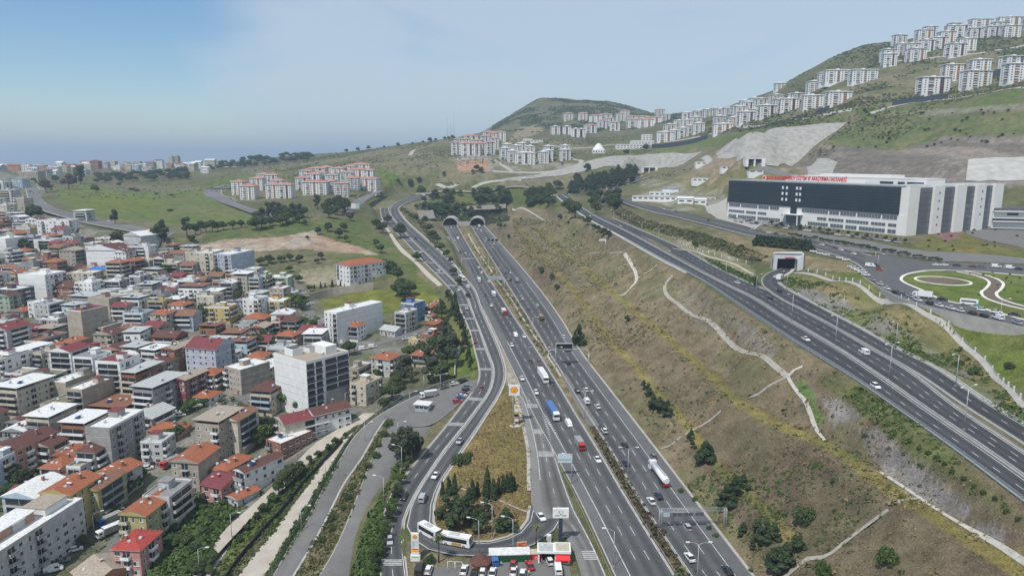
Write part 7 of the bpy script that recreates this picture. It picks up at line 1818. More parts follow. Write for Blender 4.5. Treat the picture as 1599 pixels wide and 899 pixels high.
# price totem by the road
p = Vector(at_e(649, 873, .7)); e = empty('price_totem', p, R(-4)); tag(e, 'white price totem with round yellow emblem beside the articulated bus', 'sign totem')
s = MB(); s.box(-1.35, 1.35, -.5, .5, -.3, 1.5, wm('white')); s.build('base', e); s = MB(); s.box(-1.05, 1.05, -.3, .3, 1.5, 8.0, wm('white')); s.build('sign_board', e); emblem(e, 0, 6.9, .68, -.33)
for k in range(3): s = MB(); s.box(.1, .85, -.34, -.302, 5.5 - k * .62, 5.72 - k * .62, wm('blue-grey')); s.build('price_line', e)
s = MB(); s.box(-.9, .0, -.34, -.302, 3.9, 5.7, wm('pale blue')); s.build('price_panel', e); s = MB(); s.box(-.9, .9, -.34, -.302, 3.2, 3.5, REDE); s.box(-.9, .9, -.34, -.302, 2.5, 3.19, YEL); s.build('colour_band', e); s = MB(); s.box(-1.0, 1.0, -.54, -.502, .9, 1.1, wm('grey')); s.build('lettering', e)
# brand board on a dark pillar
p = Vector(at_e(875, 848, .8)); e = empty('sign_board_on_pillar', p, 0); tag(e, 'white rectangular sign board on a dark pillar behind the station shop', 'sign board')
s = MB(); s.box(-.55, .55, -.4, .4, -.5, 8.1, mat('pillar_dark', (.035, .045, .065), rough=.5)); s.build('pillar', e); s = MB(); s.box(-2.3, 2.3, -.35, .35, 8.1, 11.0, wm('white')); s.build('board', e)
GD = mat('logo_grey_green', (.16, .24, .25)); GG = mat('logo_green', (.20, .32, .22))
for sx in (-1, 1):
    s = MB()
    for k in range(5):
        a0 = R(-40 + k * 20); a1 = R(-20 + k * 20); s.tube((sx * .62 * math.cos(a0) * 1.0, -.37, 9.85 + .5 * math.sin(a0)), (sx * .62 * math.cos(a1), -.37, 9.85 + .5 * math.sin(a1)), .09, .09, GD, 4)
    s.build('logo_arc', e)
s = MB(); s.face([(-.15, -.362, 8.9), (.15, -.362, 8.9), (.28, -.362, 9.35), (0, -.362, 9.65), (-.28, -.362, 9.35)], GG); s.build('logo_leaf', e)
s = MB()
for k, x in enumerate([-1.45, -1.2, -.95, -.7, -.45, .45, .7, .95, 1.2, 1.45]): s.box(x - .09, x + .09, -.372, -.352, 8.72, 9.0 + .03 * (k % 3), mat('logo_dark', (.05, .05, .06)))
s.build('lettering', e)
# ---- filling station buildings
def stn(px, py, e_=.6): return Vector(at_e(px, py, e_))
g = stn(865, 879); e = empty('station_shop', g, R(-2)); tag(e, 'small white station shop with open bay and red awning', 'shop')
s = MB(); s.box(-4.4, -4.0, -.3, 4, -.3, 3.2, wm('white')); s.box(-4.4, 4.3, 3.7, 4, -.3, 3.2, wm('white')); s.box(.2, 4.3, 0, 3.69, -.3, 3.2, wm('white')); s.build('wall', e)
s = MB(); s.box(-4.6, .1, -.6, 4.3, 3.2, 3.7, wm('white')); s.box(-4.2, -.3, -.2, 3.9, 3.701, 3.73, rm('pale grey')); s.box(.12, 4.6, -.6, 4.3, 3.2, 3.9, wm('white')); s.box(.5, 4.2, -.2, 3.9, 3.901, 3.93, wm('cream')); s.build('roof', e)
s = MB(); s.face([(.5, -.05, 2.9), (4.3, -.05, 2.9), (4.4, -1.5, 1.9), (.4, -1.5, 1.9)], RED); s.face([(.4, -1.5, 1.9), (4.4, -1.5, 1.9), (4.4, -1.5, 1.5), (.4, -1.5, 1.5)], RED); s.build('awning', e)
s = MB(); s.box(-3.95, .15, 3.2, 3.68, .3, 2.8, GLASS); s.box(.9, 3.8, -.03, .05, .3, 1.9, GLASS); s.build('glazing', e)
s = MB(); s.box(-2.6, -1.4, 1.2, 2.4, -.2, 1.3, BLACKM); s.build('machine', e)
g = stn(801, 879); e = empty('green_container', g, R(3)); tag(e, 'long dark green container hut with white roof at the station', 'container')
s = MB(); s.box(-4.9, 4.7, 0, 2.6, 0, 2.5, mat('green_container_paint', (.012, .075, .03), rough=.6)); s.build('wall', e); s = MB(); s.box(-6.6, 4.8, -.1, 3.6, 2.5, 2.75, rm('white')); s.build('roof', e)
for k in range(9): s = MB(); s.box(-4.5 + k * 1.05, -4.42 + k * 1.05, -.06, -.002, .1, 2.4, mat('green_rib', (.01, .05, .02))); s.build('rib', e)
g = stn(837, 875); e = empty('red_kiosk', g, R(2)); tag(e, 'small red kiosk with white ring between container and shop', 'kiosk')
s = MB(); s.box(-1.6, 1.5, 0, 2, 0, 2.0, RED); s.build('wall', e); s = MB(); s.box(-1.8, 1.6, -.2, 2.2, 2.0, 2.3, wm('cream')); s.build('roof', e)
s = MB(); [s.tube((.1 + .42 * math.cos(2 * PI * k / 12), -.05, .9 + .36 * math.sin(2 * PI * k / 12)), (.1 + .42 * math.cos(2 * PI * (k + 1) / 12), -.05, .9 + .36 * math.sin(2 * PI * (k + 1) / 12)), .06, .06, wm('white'), 4) for k in range(12)]; s.build('ring_mark', e)
g = stn(751, 886); e = empty('kiosk', g, R(12)); tag(e, 'six-sided wooden kiosk with brown pointed roof at the station', 'kiosk')
hx = [(2.6 * math.cos(PI / 3 * k), 2.4 * math.sin(PI / 3 * k)) for k in range(6)]
s = MB(); s.prism(hx, -.3, 2.4, mat('kiosk_wood', (.30, .12, .045), noise=.3, nscale=1.5)); s.build('wall', e)
s = MB()
for k in range(6): a = PI / 3 * k; b2 = PI / 3 * (k + 1); s.face([(3.4 * math.cos(a), 3.1 * math.sin(a), 2.2), (3.4 * math.cos(b2), 3.1 * math.sin(b2), 2.2), (0, 0, 4.3)], rm('brown'))
s.build('roof', e)
g = stn(815, 862, .9); e = empty('billboard', g, R(5)); tag(e, 'small billboard with orange food picture beside the loop road', 'billboard')
s = MB(); s.box(-1.4, 1.4, -.1, .1, 1.4, 3.3, wm('cream')); s.build('board', e); s = MB(); s.box(-1.3, 1.3, -.13, -.102, 1.75, 3.2, mat('poster_orange', (.60, .19, .05), nscale=2.2, rgb2=(.30, .05, .02))); s.box(.5, 1.1, -.15, -.131, 2.2, 2.6, wm('yellow')); s.build('poster', e)
for x in (-1, 1): s = MB(); s.tube((x, .15, -.3), (x, .15, 1.6), .06, .06, STEEL, 5); s.build('leg', e)
g = stn(857, 846, .9); e = empty('display_case', g, 0); tag(e, 'white upright cabinet by the palm behind the shop', 'cabinet'); s = MB(); s.box(-.65, .65, -.4, .4, 0, 2.4, wm('white')); s.build('body', e); s = MB(); s.box(-.5, .5, -.43, -.402, .5, 2.1, wm('light grey')); s.build('door', e)
g = stn(661, 637, 4.0) if False else G(661, 640); e = empty('service_booth', g, R(-14)); tag(e, 'small blue-grey service booth with flat white roof in the car park', 'booth')
s = MB(); s.box(-3.0, 3.0, -2, 2, -.5, 3, wm('blue-grey')); s.build('wall', e); s = MB(); s.box(-3.6, 3.6, -2.6, 2.6, 3, 3.35, rm('white')); s.build('roof', e)
for x in (-2, 0, 2): child('window', win_mesh('w'), e, (x, -2.01, 1.1))
g = stn(772, 886); s = MB(); 
# goal-shaped white frames and a fence at the station yard
for k, (px, lab) in enumerate([(705, 'tall white pipe frame standing left in the station yard'), (716, 'white pipe frame right of the taller one in the yard')]):
    g = stn(px, 893 - k * 3, .7); s = MB()
    for x in (-1, 1): s.tube((x, 0, 0), (x, 0, 3.2 - k * .6), .06, .06, wm('white'), 5)
    s.tube((-1, 0, 3.2 - k * .6), (1, 0, 3.2 - k * .6), .06, .06, wm('white'), 5); tag(s.build('pipe_frame', loc=g), lab, 'frame')
# people at the station
def person(px, py, e_, shirt, label, rot=0, arm=0.2, h=1.74):
    vs = [(0, 0, .93), (0, 0, 1.2), (0, 0, 1.42), (0, 0, 1.55), (0, .02, 1.66), (.11, 0, .9), (.13, .03, .5), (.13, 0, .07), (.13, -.15, .04), (-.11, 0, .9), (-.13, -.06, .5), (-.13, .06, .07), (-.13, -.08, .04), (.19, 0, 1.42), (.25, .02, 1.14), (.24, -arm, .9), (-.19, 0, 1.42), (-.26, .02, 1.14), (-.25, -arm * .4, .88)]
    es = [(0, 1), (1, 2), (2, 3), (3, 4), (0, 5), (5, 6), (6, 7), (7, 8), (0, 9), (9, 10), (10, 11), (11, 12), (2, 13), (13, 14), (14, 15), (2, 16), (16, 17), (17, 18)]
    rad = [.16, .15, .15, .06, .11, .10, .07, .05, .045, .10, .07, .05, .045, .07, .045, .04, .07, .045, .04]
    me_ = bpy.data.meshes.new('person'); me_.from_pydata(vs, es, [])
    o = bpy.data.objects.new('person', me_); col.objects.link(o); m1 = o.modifiers.new('skin', 'SKIN')
    for i, r_ in enumerate(rad): me_.skin_vertices[0].data[i].radius = (r_, r_ * .85); me_.skin_vertices[0].data[i].use_root = (i == 0)
    m2 = o.modifiers.new('sub', 'SUBSURF'); m2.levels = m2.render_levels = 1
    dg = bpy.context.evaluated_depsgraph_get(); dg.update(); me2 = bpy.data.meshes.new_from_object(o.evaluated_get(dg)); bpy.data.objects.remove(o)
    skin = mat('skin', (.48, .30, .21)); tr = mat('trousers', (.03, .035, .05)); sh = wm(shirt); hair = mat('hair', (.02, .015, .01))
    me2.materials.clear(); [me2.materials.append(m) for m in (skin, sh, tr, hair)]
    for f in me2.polygons:
        z = f.center.z; f.use_smooth = True
        f.material_index = 3 if z > 1.72 else (0 if z > 1.47 or (abs(f.center.x) > .2 and z < 1.1 and z > .8) else (1 if z > .95 else 2))
    o = bpy.data.objects.new('person', me2); col.objects.link(o); o.location = stn(px, py, e_); o.rotation_euler = (0, 0, R(rot)); tag(o, label, 'person', 'people at the filling station')
person(778, 883, .72, 'dark', 'person in dark top standing left of the green container', 20); person(782.5, 884, .72, 'blue-grey', 'person in grey-blue top standing closest to the green container', -40, .3)
person(813, 895, .72, 'maroon', 'person in dark red top between the parked cars', 120); person(826, 898, .72, 'white', 'person in white top near the red car', 200); person(846, 880, .72, 'grey', 'person in grey top beside the open shop bay', 60)
# ---- fences and guard rails
def fence_line(pts, name, label, cat, post_m, rail_m, h=1.2, step=4.0, rails=(.5, .95), mesh=None, pw=.06, world_pts=None, ph=None, maxp=95):
    C = catmull([tuple(G(*p)) for p in pts] if world_pts is None else world_pts, 2.5)
    if world_pts is None:
        for i in range(len(C)): C[i, 2] = Tn(C[i, 0], C[i, 1])
    L = runlen(C); o = empty(name, C[0], 0); tag(o, label, cat)
    step = max(step, L[-1] / maxp)
    q = MB(); q.box(-pw, pw, -pw, pw, -.5, ph or h, post_m); pm_ = q.mesh('post'); u = 0.0
    O = C[0]
    while u <= L[-1]:
        p = [np.interp(u, L, C[:, k]) for k in range(3)]; child('post', pm_, o, (p[0] - O[0], p[1] - O[1], p[2] - O[2])); u += step
    D = C - O
    for r_ in rails:
        s = MB(); A = off_line(D, -.03); B = off_line(D, .03)
        for i in range(len(D)):
            for (p, z) in ((A[i], r_ - .13), (A[i], r_ + .13), (B[i], r_ + .13), (B[i], r_ - .13)): s.v.append((p[0], p[1], p[2] + z))
        mi = s.mi(rail_m)
        for i in range(len(D) - 1):
            for k in range(4): a_ = i * 4 + k; b_ = i * 4 + (k + 1) % 4; s.f.append((a_, b_, b_ + 4, a_ + 4)); s.m.append(mi); s.smooth.append(False)
        s.build('rail', o)
    if mesh:
        s = MB(); n = len(D)
        for i in range(n): s.v += [(D[i, 0], D[i, 1], D[i, 2] + .05), (D[i, 0], D[i, 1], D[i, 2] + h)]
        mi = s.mi(mesh)
        for i in range(n - 1): s.f.append((i * 2, i * 2 + 2, i * 2 + 3, i * 2 + 1)); s.m.append(mi); s.smooth.append(False)
        s.build('mesh_panel', o)
    return o
GRM = bpy.data.materials.new('wire_mesh'); GRM.use_nodes = True; b_ = GRM.node_tree.nodes['Principled BSDF']; b_.inputs['Base Color'].default_value = (.09, .13, .12, 1); b_.inputs['Alpha'].default_value = .55
def edge_pts(nm, side, off, i0=0, i1=1):
    Lw, Rw = RD[nm]; C = (Rw if side > 0 else Lw); c = (Lw + Rw) / 2; out = C - c; out[:, 2] = 0; out /= (np.linalg.norm(out, axis=1)[:, None] + 1e-9); C = C + out * off; n = len(C); return C[int(i0 * (n - 1)):int(i1 * (n - 1)) + 1]
fence_line(None, 'guard_rail', 'steel guard rail along the left edge of the right carriageway', 'guard rail', STEEL, STEEL, .8, 6, (.62,), world_pts=edge_pts('motorway_outbound', -1, .6))
fence_line(None, 'guard_rail', 'steel guard rail along the right edge of the left carriageway', 'guard rail', STEEL, STEEL, .8, 6, (.62,), world_pts=edge_pts('motorway_inbound', 1, .6))
fence_line(None, 'guard_rail', 'steel guard rail between collector road and left carriageway', 'guard rail', STEEL, STEEL, .8, 4, (.62,), world_pts=edge_pts('motorway_inbound', -1, 1.3, .72, 1))
fence_line(None, 'guard_rail', 'steel guard rail separating the two upper highway carriageways', 'guard rail', STEEL, STEEL, .8, 5, (.62,), world_pts=edge_pts('upper_highway', 1, .7))
fence_line(None, 'guard_rail', 'steel guard rail between the upper highway and the ramp', 'guard rail', STEEL, STEEL, .8, 4, (.62,), world_pts=edge_pts('upper_highway_outer', 1, .5, .4, 1))
fence_line(None, 'guard_rail', 'steel guard rail along the outer edge of the ramp', 'guard rail', STEEL, STEEL, .8, 4, (.62,), world_pts=edge_pts('ramp', 1, .6, .15, 1))
fence_line(None, 'crash_fence', 'blue-grey steel fence on the near edge of the upper highway', 'fence', STEEL, SBL, 1.7, 2.4, (.5, 1.0, 1.5), world_pts=edge_pts('upper_highway', -1, .8, .55, 1), mesh=None)
fence_line(None, 'wire_fence', 'dark green wire fence along the grey service road', 'fence', mat('fence_green', (.05, .10, .09)), mat('fence_green', (.05, .10, .09)), 1.8, 3, (1.7,), world_pts=edge_pts('service_road', -1, .8, .1, 1), mesh=GRM)
fence_line([(535, 690), (500, 728), (470, 762), (440, 800), (405, 838), (370, 880), (350, 910)], 'screen_fence', 'dark netted fence between the dirt lane and the sandy track', 'fence', DARKST, DARKST, 1.9, 3, (1.8,), mesh=mat('dark_netting', (.035, .04, .042), rough=.9))
fence_line([(392, 815), (360, 850), (330, 885), (310, 910)], 'screen_fence', 'dark fence at the foot of the leafy slope beside the lane', 'fence', DARKST, DARKST, 1.6, 3, (1.5,), mesh=mat('dark_netting', (.035, .04, .042), rough=.9))
fence_line([(1262, 424), (1290, 431), (1350, 447), (1400, 465), (1440, 483), (1480, 507), (1530, 555), (1599, 630), (1625, 660)], 'post_fence', 'fence of white concrete posts beside the pale path above the rock cutting', 'fence', wm('white'), STEEL, 1.9, 8.5, (1.4,), pw=.2)
fence_line([(1062, 380), (1090, 392), (1130, 402), (1170, 412)], 'post_fence', 'short fence of pale posts left of the underpass portal', 'fence', wm('white'), STEEL, 1.7, 7, (1.3,), pw=.2)
fence_line([(598, 645), (632, 622), (665, 612), (700, 599), (735, 590)], 'wire_fence', 'wire fence along the top of the car park', 'fence', STEEL, STEEL, 1.8, 3, (1.7,), mesh=GRM)
fence_line([(437, 392), (470, 378), (515, 384)], 'wire_fence', 'wire fence round the sandy waste ground', 'fence', STEEL, STEEL, 2.4, 4, (2.3,), mesh=None)
# garden kerbs: white oval and winding path
WK = mat('white_kerb', (.66, .64, .58), rough=.85)
def kerb_loop(C, w, nm='garden_kerb'):
    s = MB(); C = np.array(C); C[:, 2] = [Tn(x, y) for x, y, z in C]; strip(s, C, w, .18, WK); tag(s.build(nm), kind='structure')
c0 = Vector(at_e(1472, 438.5, 48)); a1_ = Vector(at_e(1509, 438.5, 48)) - c0; b1_ = Vector(at_e(1472, 432, 48)) - c0
ov = [tuple(c0 + Vector((a1_.x * math.cos(t), 0, 0)) + Vector((0, b1_.y * math.sin(t), 0))) for t in [2 * PI * k / 48 for k in range(49)]]
kerb_loop(ov, 1.3)
mid_ = [(1500, 424), (1518, 427), (1541, 433), (1555, 441), (1552, 450), (1544, 458), (1553, 467), (1580, 476), (1610, 483), (1660, 494)]
C = catmull([at_e(x, y, 48) for x, y in mid_], 2.0)
o = ribbon('garden_path', off_line(C, -2.2), off_line(C, 2.2), mat('garden_soil', (.13, .10, .075), noise=.2, nscale=.7), .14, drape=True); tag(o, kind='structure')
kerb_loop(off_line(C, -2.9), 1.3); kerb_loop(off_line(C, 2.9), 1.3)
gb = [(1660, 511), (1599, 499), (1533, 481), (1477, 469.5), (1438, 452.5), (1412, 441), (1407, 436), (1413, 430), (1430, 425.5), (1449, 423), (1500, 423), (1533, 424.5), (1599, 430), (1660, 434)]
kerb_loop(catmull([at_e(x, y, 48) for x, y in gb], 2.0), 1.4)
o = sheet('garden_bed', [(1472 + 33 * math.cos(t), 438.5 + 5.2 * math.sin(t)) for t in [2 * PI * k / 16 for k in range(16)]], mat('garden_soil', (.13, .10, .075)), .12, 48.0)
# ================= TREES AND PLANTS =================
def leafmat(name, rgb, rgb2):
    m = bpy.data.materials.new(name); m.use_nodes = True; nt = m.node_tree; b = nt.nodes['Principled BSDF']; b.inputs['Roughness'].default_value = .75; b.inputs['Specular IOR Level'].default_value = .15
    oi = nt.nodes.new('ShaderNodeObjectInfo'); g = nt.nodes.new('ShaderNodeNewGeometry'); n = nt.nodes.new('ShaderNodeTexNoise'); n.inputs['Scale'].default_value = .9; n.inputs['Detail'].default_value = 3
    nt.links.new(g.outputs['Position'], n.inputs['Vector'])
    r = nt.nodes.new('ShaderNodeMapRange'); r.inputs['From Min'].default_value = .3; r.inputs['From Max'].default_value = .7; w_ = nt.nodes.new('ShaderNodeMath'); w_.operation = 'MULTIPLY_ADD'; w_.inputs[1].default_value = .55; w_.inputs[2].default_value = -.27; nt.links.new(g.outputs['Random Per Island'], w_.inputs[0]); w2 = nt.nodes.new('ShaderNodeMath'); nt.links.new(w_.outputs[0], w2.inputs[0]); nt.links.new(n.outputs['Fac'], w2.inputs[1]); nt.links.new(w2.outputs[0], r.inputs['Value'])
    a = nt.nodes.new('ShaderNodeMath'); a.operation = 'MULTIPLY_ADD'; a.inputs[1].default_value = .5; nt.links.new(r.outputs['Result'], a.inputs[0])
    q = nt.nodes.new('ShaderNodeMath'); q.operation = 'MULTIPLY'; q.inputs[1].default_value = .5; nt.links.new(oi.outputs['Random'], q.inputs[0]); nt.links.new(q.outputs[0], a.inputs[2])
    x = nt.nodes.new('ShaderNodeMix'); x.data_type = 'RGBA'; nt.links.new(a.outputs[0], x.inputs['Factor']); x.inputs['A'].default_value = (*rgb, 1); x.inputs['B'].default_value = (*rgb2, 1); nt.links.new(x.outputs['Result'], b.inputs['Base Color'])
    return m
LM_PINE = leafmat('pine_needles', (.030, .050, .024), (.062, .085, .040)); LM_DARK = leafmat('dark_leaves', (.038, .060, .026), (.075, .102, .040)); LM_GREEN = leafmat('green_leaves', (.042, .075, .020), (.085, .125, .036))
LM_EUC = leafmat('grey_green_leaves', (.050, .065, .040), (.090, .105, .062)); LM_RED = leafmat('reddish_leaves', (.055, .042, .032), (.095, .068, .050)); LM_OLIVE = leafmat('olive_leaves', (.075, .085, .038), (.12, .125, .06))
BARK = mat('bark', (.13, .10, .075), noise=.3, nscale=2)
def leaves(n, lobes, size, rs, flat=.0):
    """n small leaf-clump faces spread through the volume of several lobes (x,y,z,rx,ry,rz)"""
    V = np.zeros((n * 4, 3)); lob = np.array(lobes); wts = (lob[:, 3] * lob[:, 4] * lob[:, 5]) ** .7; ch = rs.choice(len(lob), n, p=wts / wts.sum())
    d = rs.normal(size=(n, 3)); d /= np.linalg.norm(d, axis=1)[:, None]; r = rs.uniform(.55, 1.05, n)[:, None] ** .6
    c = lob[ch, :3] + d * r * lob[ch, 3:6]
    nr = d + rs.normal(size=(n, 3)) * .7; nr[:, 2] += .35; nr /= np.linalg.norm(nr, axis=1)[:, None]
    t = np.cross(nr, rs.normal(size=(n, 3))); t /= np.linalg.norm(t, axis=1)[:, None]; u = np.cross(nr, t)
    s1 = rs.uniform(.6, 1.35, n)[:, None] * size; s2 = s1 * rs.uniform(.5, .9, n)[:, None]
    V[0::4] = c - t * s1 - u * s2 * .4; V[1::4] = c + t * s1 * .3 - u * s2; V[2::4] = c + t * s1 + u * s2 * .4; V[3::4] = c - t * s1 * .3 + u * s2
    return V
def leaf_mesh(name, V, m):
    n = len(V) // 4; me_ = bpy.data.meshes.new(name); me_.vertices.add(len(V)); me_.vertices.foreach_set('co', V.ravel()); me_.loops.add(n * 4); me_.loops.foreach_set('vertex_index', np.arange(n * 4)); me_.polygons.add(n)
    me_.polygons.foreach_set('loop_start', np.arange(0, n * 4, 4)); me_.polygons.foreach_set('loop_total', np.full(n, 4)); me_.update(calc_edges=True); me_.materials.append(m); return me_
TP = {}
def tree_proto(kind, var):
    k = (kind, var)
    if k in TP: return TP[k]
    rs = np.random.RandomState(hash_(kind) + var * 13); rr = random.Random(var + 5); s = MB(); lobes = []
    if kind == 'cypress':      # unit height 10
        for i in range(9): t = i / 8; lobes.append((rs.uniform(-.15, .15), rs.uniform(-.15, .15), 1.1 + t * 7.9, 1.15 * (1 - t) ** .6 + .18, 1.15 * (1 - t) ** .6 + .18, .9)); 
        V = leaves(1500, lobes, .24, rs); m = LM_PINE; s.tube((0, 0, -.5), (0, 0, 6), .2, .08, BARK, 6)
    elif kind == 'pine':
        for i in range(13): t = rs.uniform(0, 1) ** .8; a = rs.uniform(0, 2 * PI); rad = (1 - t) * 2.4 + .2; lobes.append((rad * math.cos(a), rad * math.sin(a), 1.8 + t * 7.0, 1.6 * (1 - t * .5), 1.6 * (1 - t * .5), .95))
        lobes.append((0, 0, 9, .8, .8, 1.2)); V = leaves(2600, lobes, .34, rs); m = LM_PINE; s.tube((0, 0, -.5), (0, 0, 8), .28, .07, BARK, 6)
        for i in range(5): a = i * 1.3; z = 2 + i; s.tube((0, 0, z), (1.9 * math.cos(a), 1.9 * math.sin(a), z + .6), .08, .03, BARK, 4)
    elif kind in ('broadleaf', 'dark tree', 'red tree'):
        for i in range(11): a = rs.uniform(0, 2 * PI); rad = rs.uniform(0, 2.9); lobes.append((rad * math.cos(a), rad * math.sin(a), 4.2 + rs.uniform(0, 4.0) * (1 - rad / 5), rs.uniform(1.3, 2.2), rs.uniform(1.3, 2.2), rs.uniform(1.1, 1.7)))
        V = leaves(2300, lobes, .36, rs); m = {'broadleaf': LM_GREEN, 'dark tree': LM_DARK, 'red tree': LM_RED}[kind]; s.tube((0, 0, -.5), (.1, 0, 3.6), .3, .2, BARK, 7)
        for i in range(5): l = lobes[i]; s.tube((.1, 0, 3.2), (l[0] * .8, l[1] * .8, l[2]), .14, .05, BARK, 5)
    elif kind == 'eucalyptus':
        for i in range(13): t = rs.uniform(0, 1); a = rs.uniform(0, 2 * PI); rad = rs.uniform(.2, 2.1) * (1.15 - abs(t - .45)); lobes.append((rad * math.cos(a), rad * math.sin(a), 2.6 + t * 6.6, rs.uniform(.7, 1.3), rs.uniform(.7, 1.3), rs.uniform(.8, 1.4)))
        V = leaves(2300, lobes, .27, rs); m = LM_EUC; s.tube((0, 0, -.5), (.2, .1, 4), .26, .17, BARK, 7)
        for i in range(6): l = lobes[i]; s.tube((.15, .1, 3.0), (l[0] * .8, l[1] * .8, l[2]), .11, .04, BARK, 5)
    elif kind == 'bush':        # unit height 10, wide
        for i in range(9): a = rs.uniform(0, 2 * PI); rad = rs.uniform(0, 5.5); lobes.append((rad * math.cos(a), rad * math.sin(a), 3.4 + rs.uniform(0, 3.2) * (1 - rad / 8), rs.uniform(2.5, 3.8), rs.uniform(2.5, 3.8), rs.uniform(2.6, 3.4)))
        V = leaves(1500, lobes, .62, rs); m = LM_DARK if var % 2 else LM_GREEN; s.tube((0, 0, -1), (0, 0, 4), .4, .2, BARK, 5)
    elif kind == 'palm':
        s.tube((0, 0, -.3), (.15, 0, 8.3), .24, .17, BARK, 8); q = []
        for i in range(22):
            a = i * 2.4; el = R(55 - (i % 5) * 26); p = np.array([.15, 0, 8.4]); L = 2.4
            for j in range(5):
                d0 = np.array([math.cos(a) * math.cos(el), math.sin(a) * math.cos(el), math.sin(el)]); side = np.array([-math.sin(a), math.cos(a), 0]) * (.34 * (1 - j * .15)); p2 = p + d0 * L / 5; el -= R(17)
                q += [p - side - [0, 0, .12], p, p2, p2 - side * .85 - [0, 0, .12], p, p + side - [0, 0, .12], p2 + side * .85 - [0, 0, .12], p2]; p = p2
        V = np.array(q); m = LM_OLIVE
    TP[k] = (s.mesh('trunk'), leaf_mesh('crown', V, m)); return TP[k]
def hash_(t): return sum(ord(c) * (i + 3) for i, c in enumerate(t)) % 9973
LMT = LM + [('the planted island', 755, 760), ('the tunnel mouths', 724, 352), ('the dark sign gantry', 882, 540), ('the lane-signal gantry', 1080, 802), ('the white tanker', 1027, 743), ('the service booth', 661, 632), ('the winding estate road', 345, 312), ('the red-roofed left estate', 520, 285), ('the radio masts', 704, 200),
            ('the hospital entrance', 1210, 340), ('the underpass portal', 1229, 412), ('the curving grey cutting', 930, 258), ('the articulated bus', 687, 839), ('the far upper highway bend', 890, 310), ('the upper road bend', 600, 330), ('the white gabled hall', 172, 397)]
NAMES = {'cypress': ('cypress_tree', 'narrow dark cypress tree'), 'pine': ('pine_tree', 'dark spreading pine tree'), 'broadleaf': ('broadleaf_tree', 'bright green leafy tree'), 'dark tree': ('broadleaf_tree', 'dark green leafy tree'), 'red tree': ('broadleaf_tree', 'reddish brown leafy tree'),
         'eucalyptus': ('eucalyptus_tree', 'tall grey-green eucalyptus tree'), 'bush': ('bush', 'rounded green bush'), 'palm': ('palm_tree', 'palm tree')}
tcount = 0
TQ = []
def tree(*a, **k): TQ.append((a, k))
def make_tree(px, py, kind, hpx, wf=1.0, e_=None, at=None, lab=None, hm=None, far=None):
    global tcount
    p = at if at is not None else (Vector(at_e(px, py, e_)) if e_ is not None else G(px, py))
    if p is None: return
    x, y, d = proj(p[0], p[1], p[2]); tcount += 1
    h = hm if hm else hpx * d / F / .93; sc = h / 10.0
    tr_, cr_ = tree_proto(kind, tcount % 3)
    if far is not None:
        n = len(cr_.vertices); V = np.zeros(n * 3); cr_.vertices.foreach_get('co', V); V = V.reshape(-1, 4, 3)[::3] * np.array([sc * wf, sc * wf, sc]); c = V.mean(1, keepdims=True); V = c + (V - c) * 1.6; far.append((V + np.array(p)).reshape(-1, 3)); return
    nm, desc = NAMES[kind]; o = empty(nm, (p[0], p[1], p[2] - .1), rng.uniform(0, 6.28)); o.scale = (sc * wf, sc * wf, sc)
    child('trunk', tr_, o); child('crown', cr_, o)
    o['category'] = desc.split()[-1] if kind in ('bush',) else 'tree'; o['group'] = {'bush': 'bushes'}.get(kind, desc.split(' ', 1)[1] + 's' if kind != 'palm' else 'palm trees')
    if lab: o['label'] = lab
    else: item(o, desc, x, y - hpx / 2 if hpx else y, LMT)
# island
for px, py, h in [(691, 774, 26), (701, 774, 34), (710, 768, 32), (738, 780, 36), (746, 774, 26), (761, 777, 50), (771, 780, 38), (779, 771, 30), (786, 768, 30), (792, 767, 32), (798, 767, 34), (803, 765, 24)]: tree(px, py, 'cypress', h, 1.15)
for px, py, h, wf in [(717, 828, 50, 1.1), (696, 808, 36, 1.2), (733, 800, 38, 1.1), (753, 832, 32, 1.3), (757, 806, 30, 1.2), (790, 826, 34, 1.5), (708, 790, 34, 1.1), (725, 812, 38, 1.0), (744, 818, 26, 1.2)]: tree(px, py, 'pine', h, wf)
tree(720, 724, 'bush', 18, 1.0); tree(732, 716, 'bush', 13, .9); tree(712, 724, 'bush', 12, .9); tree(670, 880, 'bush', 18, .7)
tree(685, 878, 'palm', 50, 1.1, lab='tall palm tree in front of the articulated bus'); tree(837, 849, 'palm', 34, 1.3, lab='palm tree behind the station shop'); tree(849, 846, 'bush', 8, .8)
# right slope
tree(904, 541, 'pine', 34, .85); tree(898, 541, 'pine', 24, .8)
for px, py, h in [(845, 427, 12), (861, 438, 13), (869, 454, 12), (980, 503, 12), (794, 374, 9), (779, 356, 9), (782, 357, 10), (788, 357, 8), (896, 370, 7), (875, 344, 11), (887, 351, 7), (814, 345, 6), (1085, 388, 13), (873, 356, 5)]: tree(px, py, 'dark tree', h, 1.0)
for px, py, h in [(1079, 686, 16), (1081, 700, 14), (1101, 722, 34), (1096, 716, 22), (1108, 718, 24), (1136, 790, 36), (1148, 776, 34), (1160, 764, 24), (1128, 788, 24), (1160, 834, 20), (1181, 840, 30), (1195, 845, 34), (1208, 842, 28), (1174, 856, 16), (1214, 892, 40), (1226, 886, 40), (1240, 864, 30), (1248, 858, 24), (1206, 880, 26),
                  (1005, 609, 16), (1012, 617, 18), (1020, 642, 26), (1030, 646, 26), (1042, 649, 24), (1037, 640, 14)]: tree(px, py, 'pine', h, 1.25)
tree(1258, 812, 'bush', 26, .95); tree(1385, 880, 'bush', 32, .80); tree(1283, 903, 'bush', 34, .5); tree(1390, 886, 'bush', 8, .8)
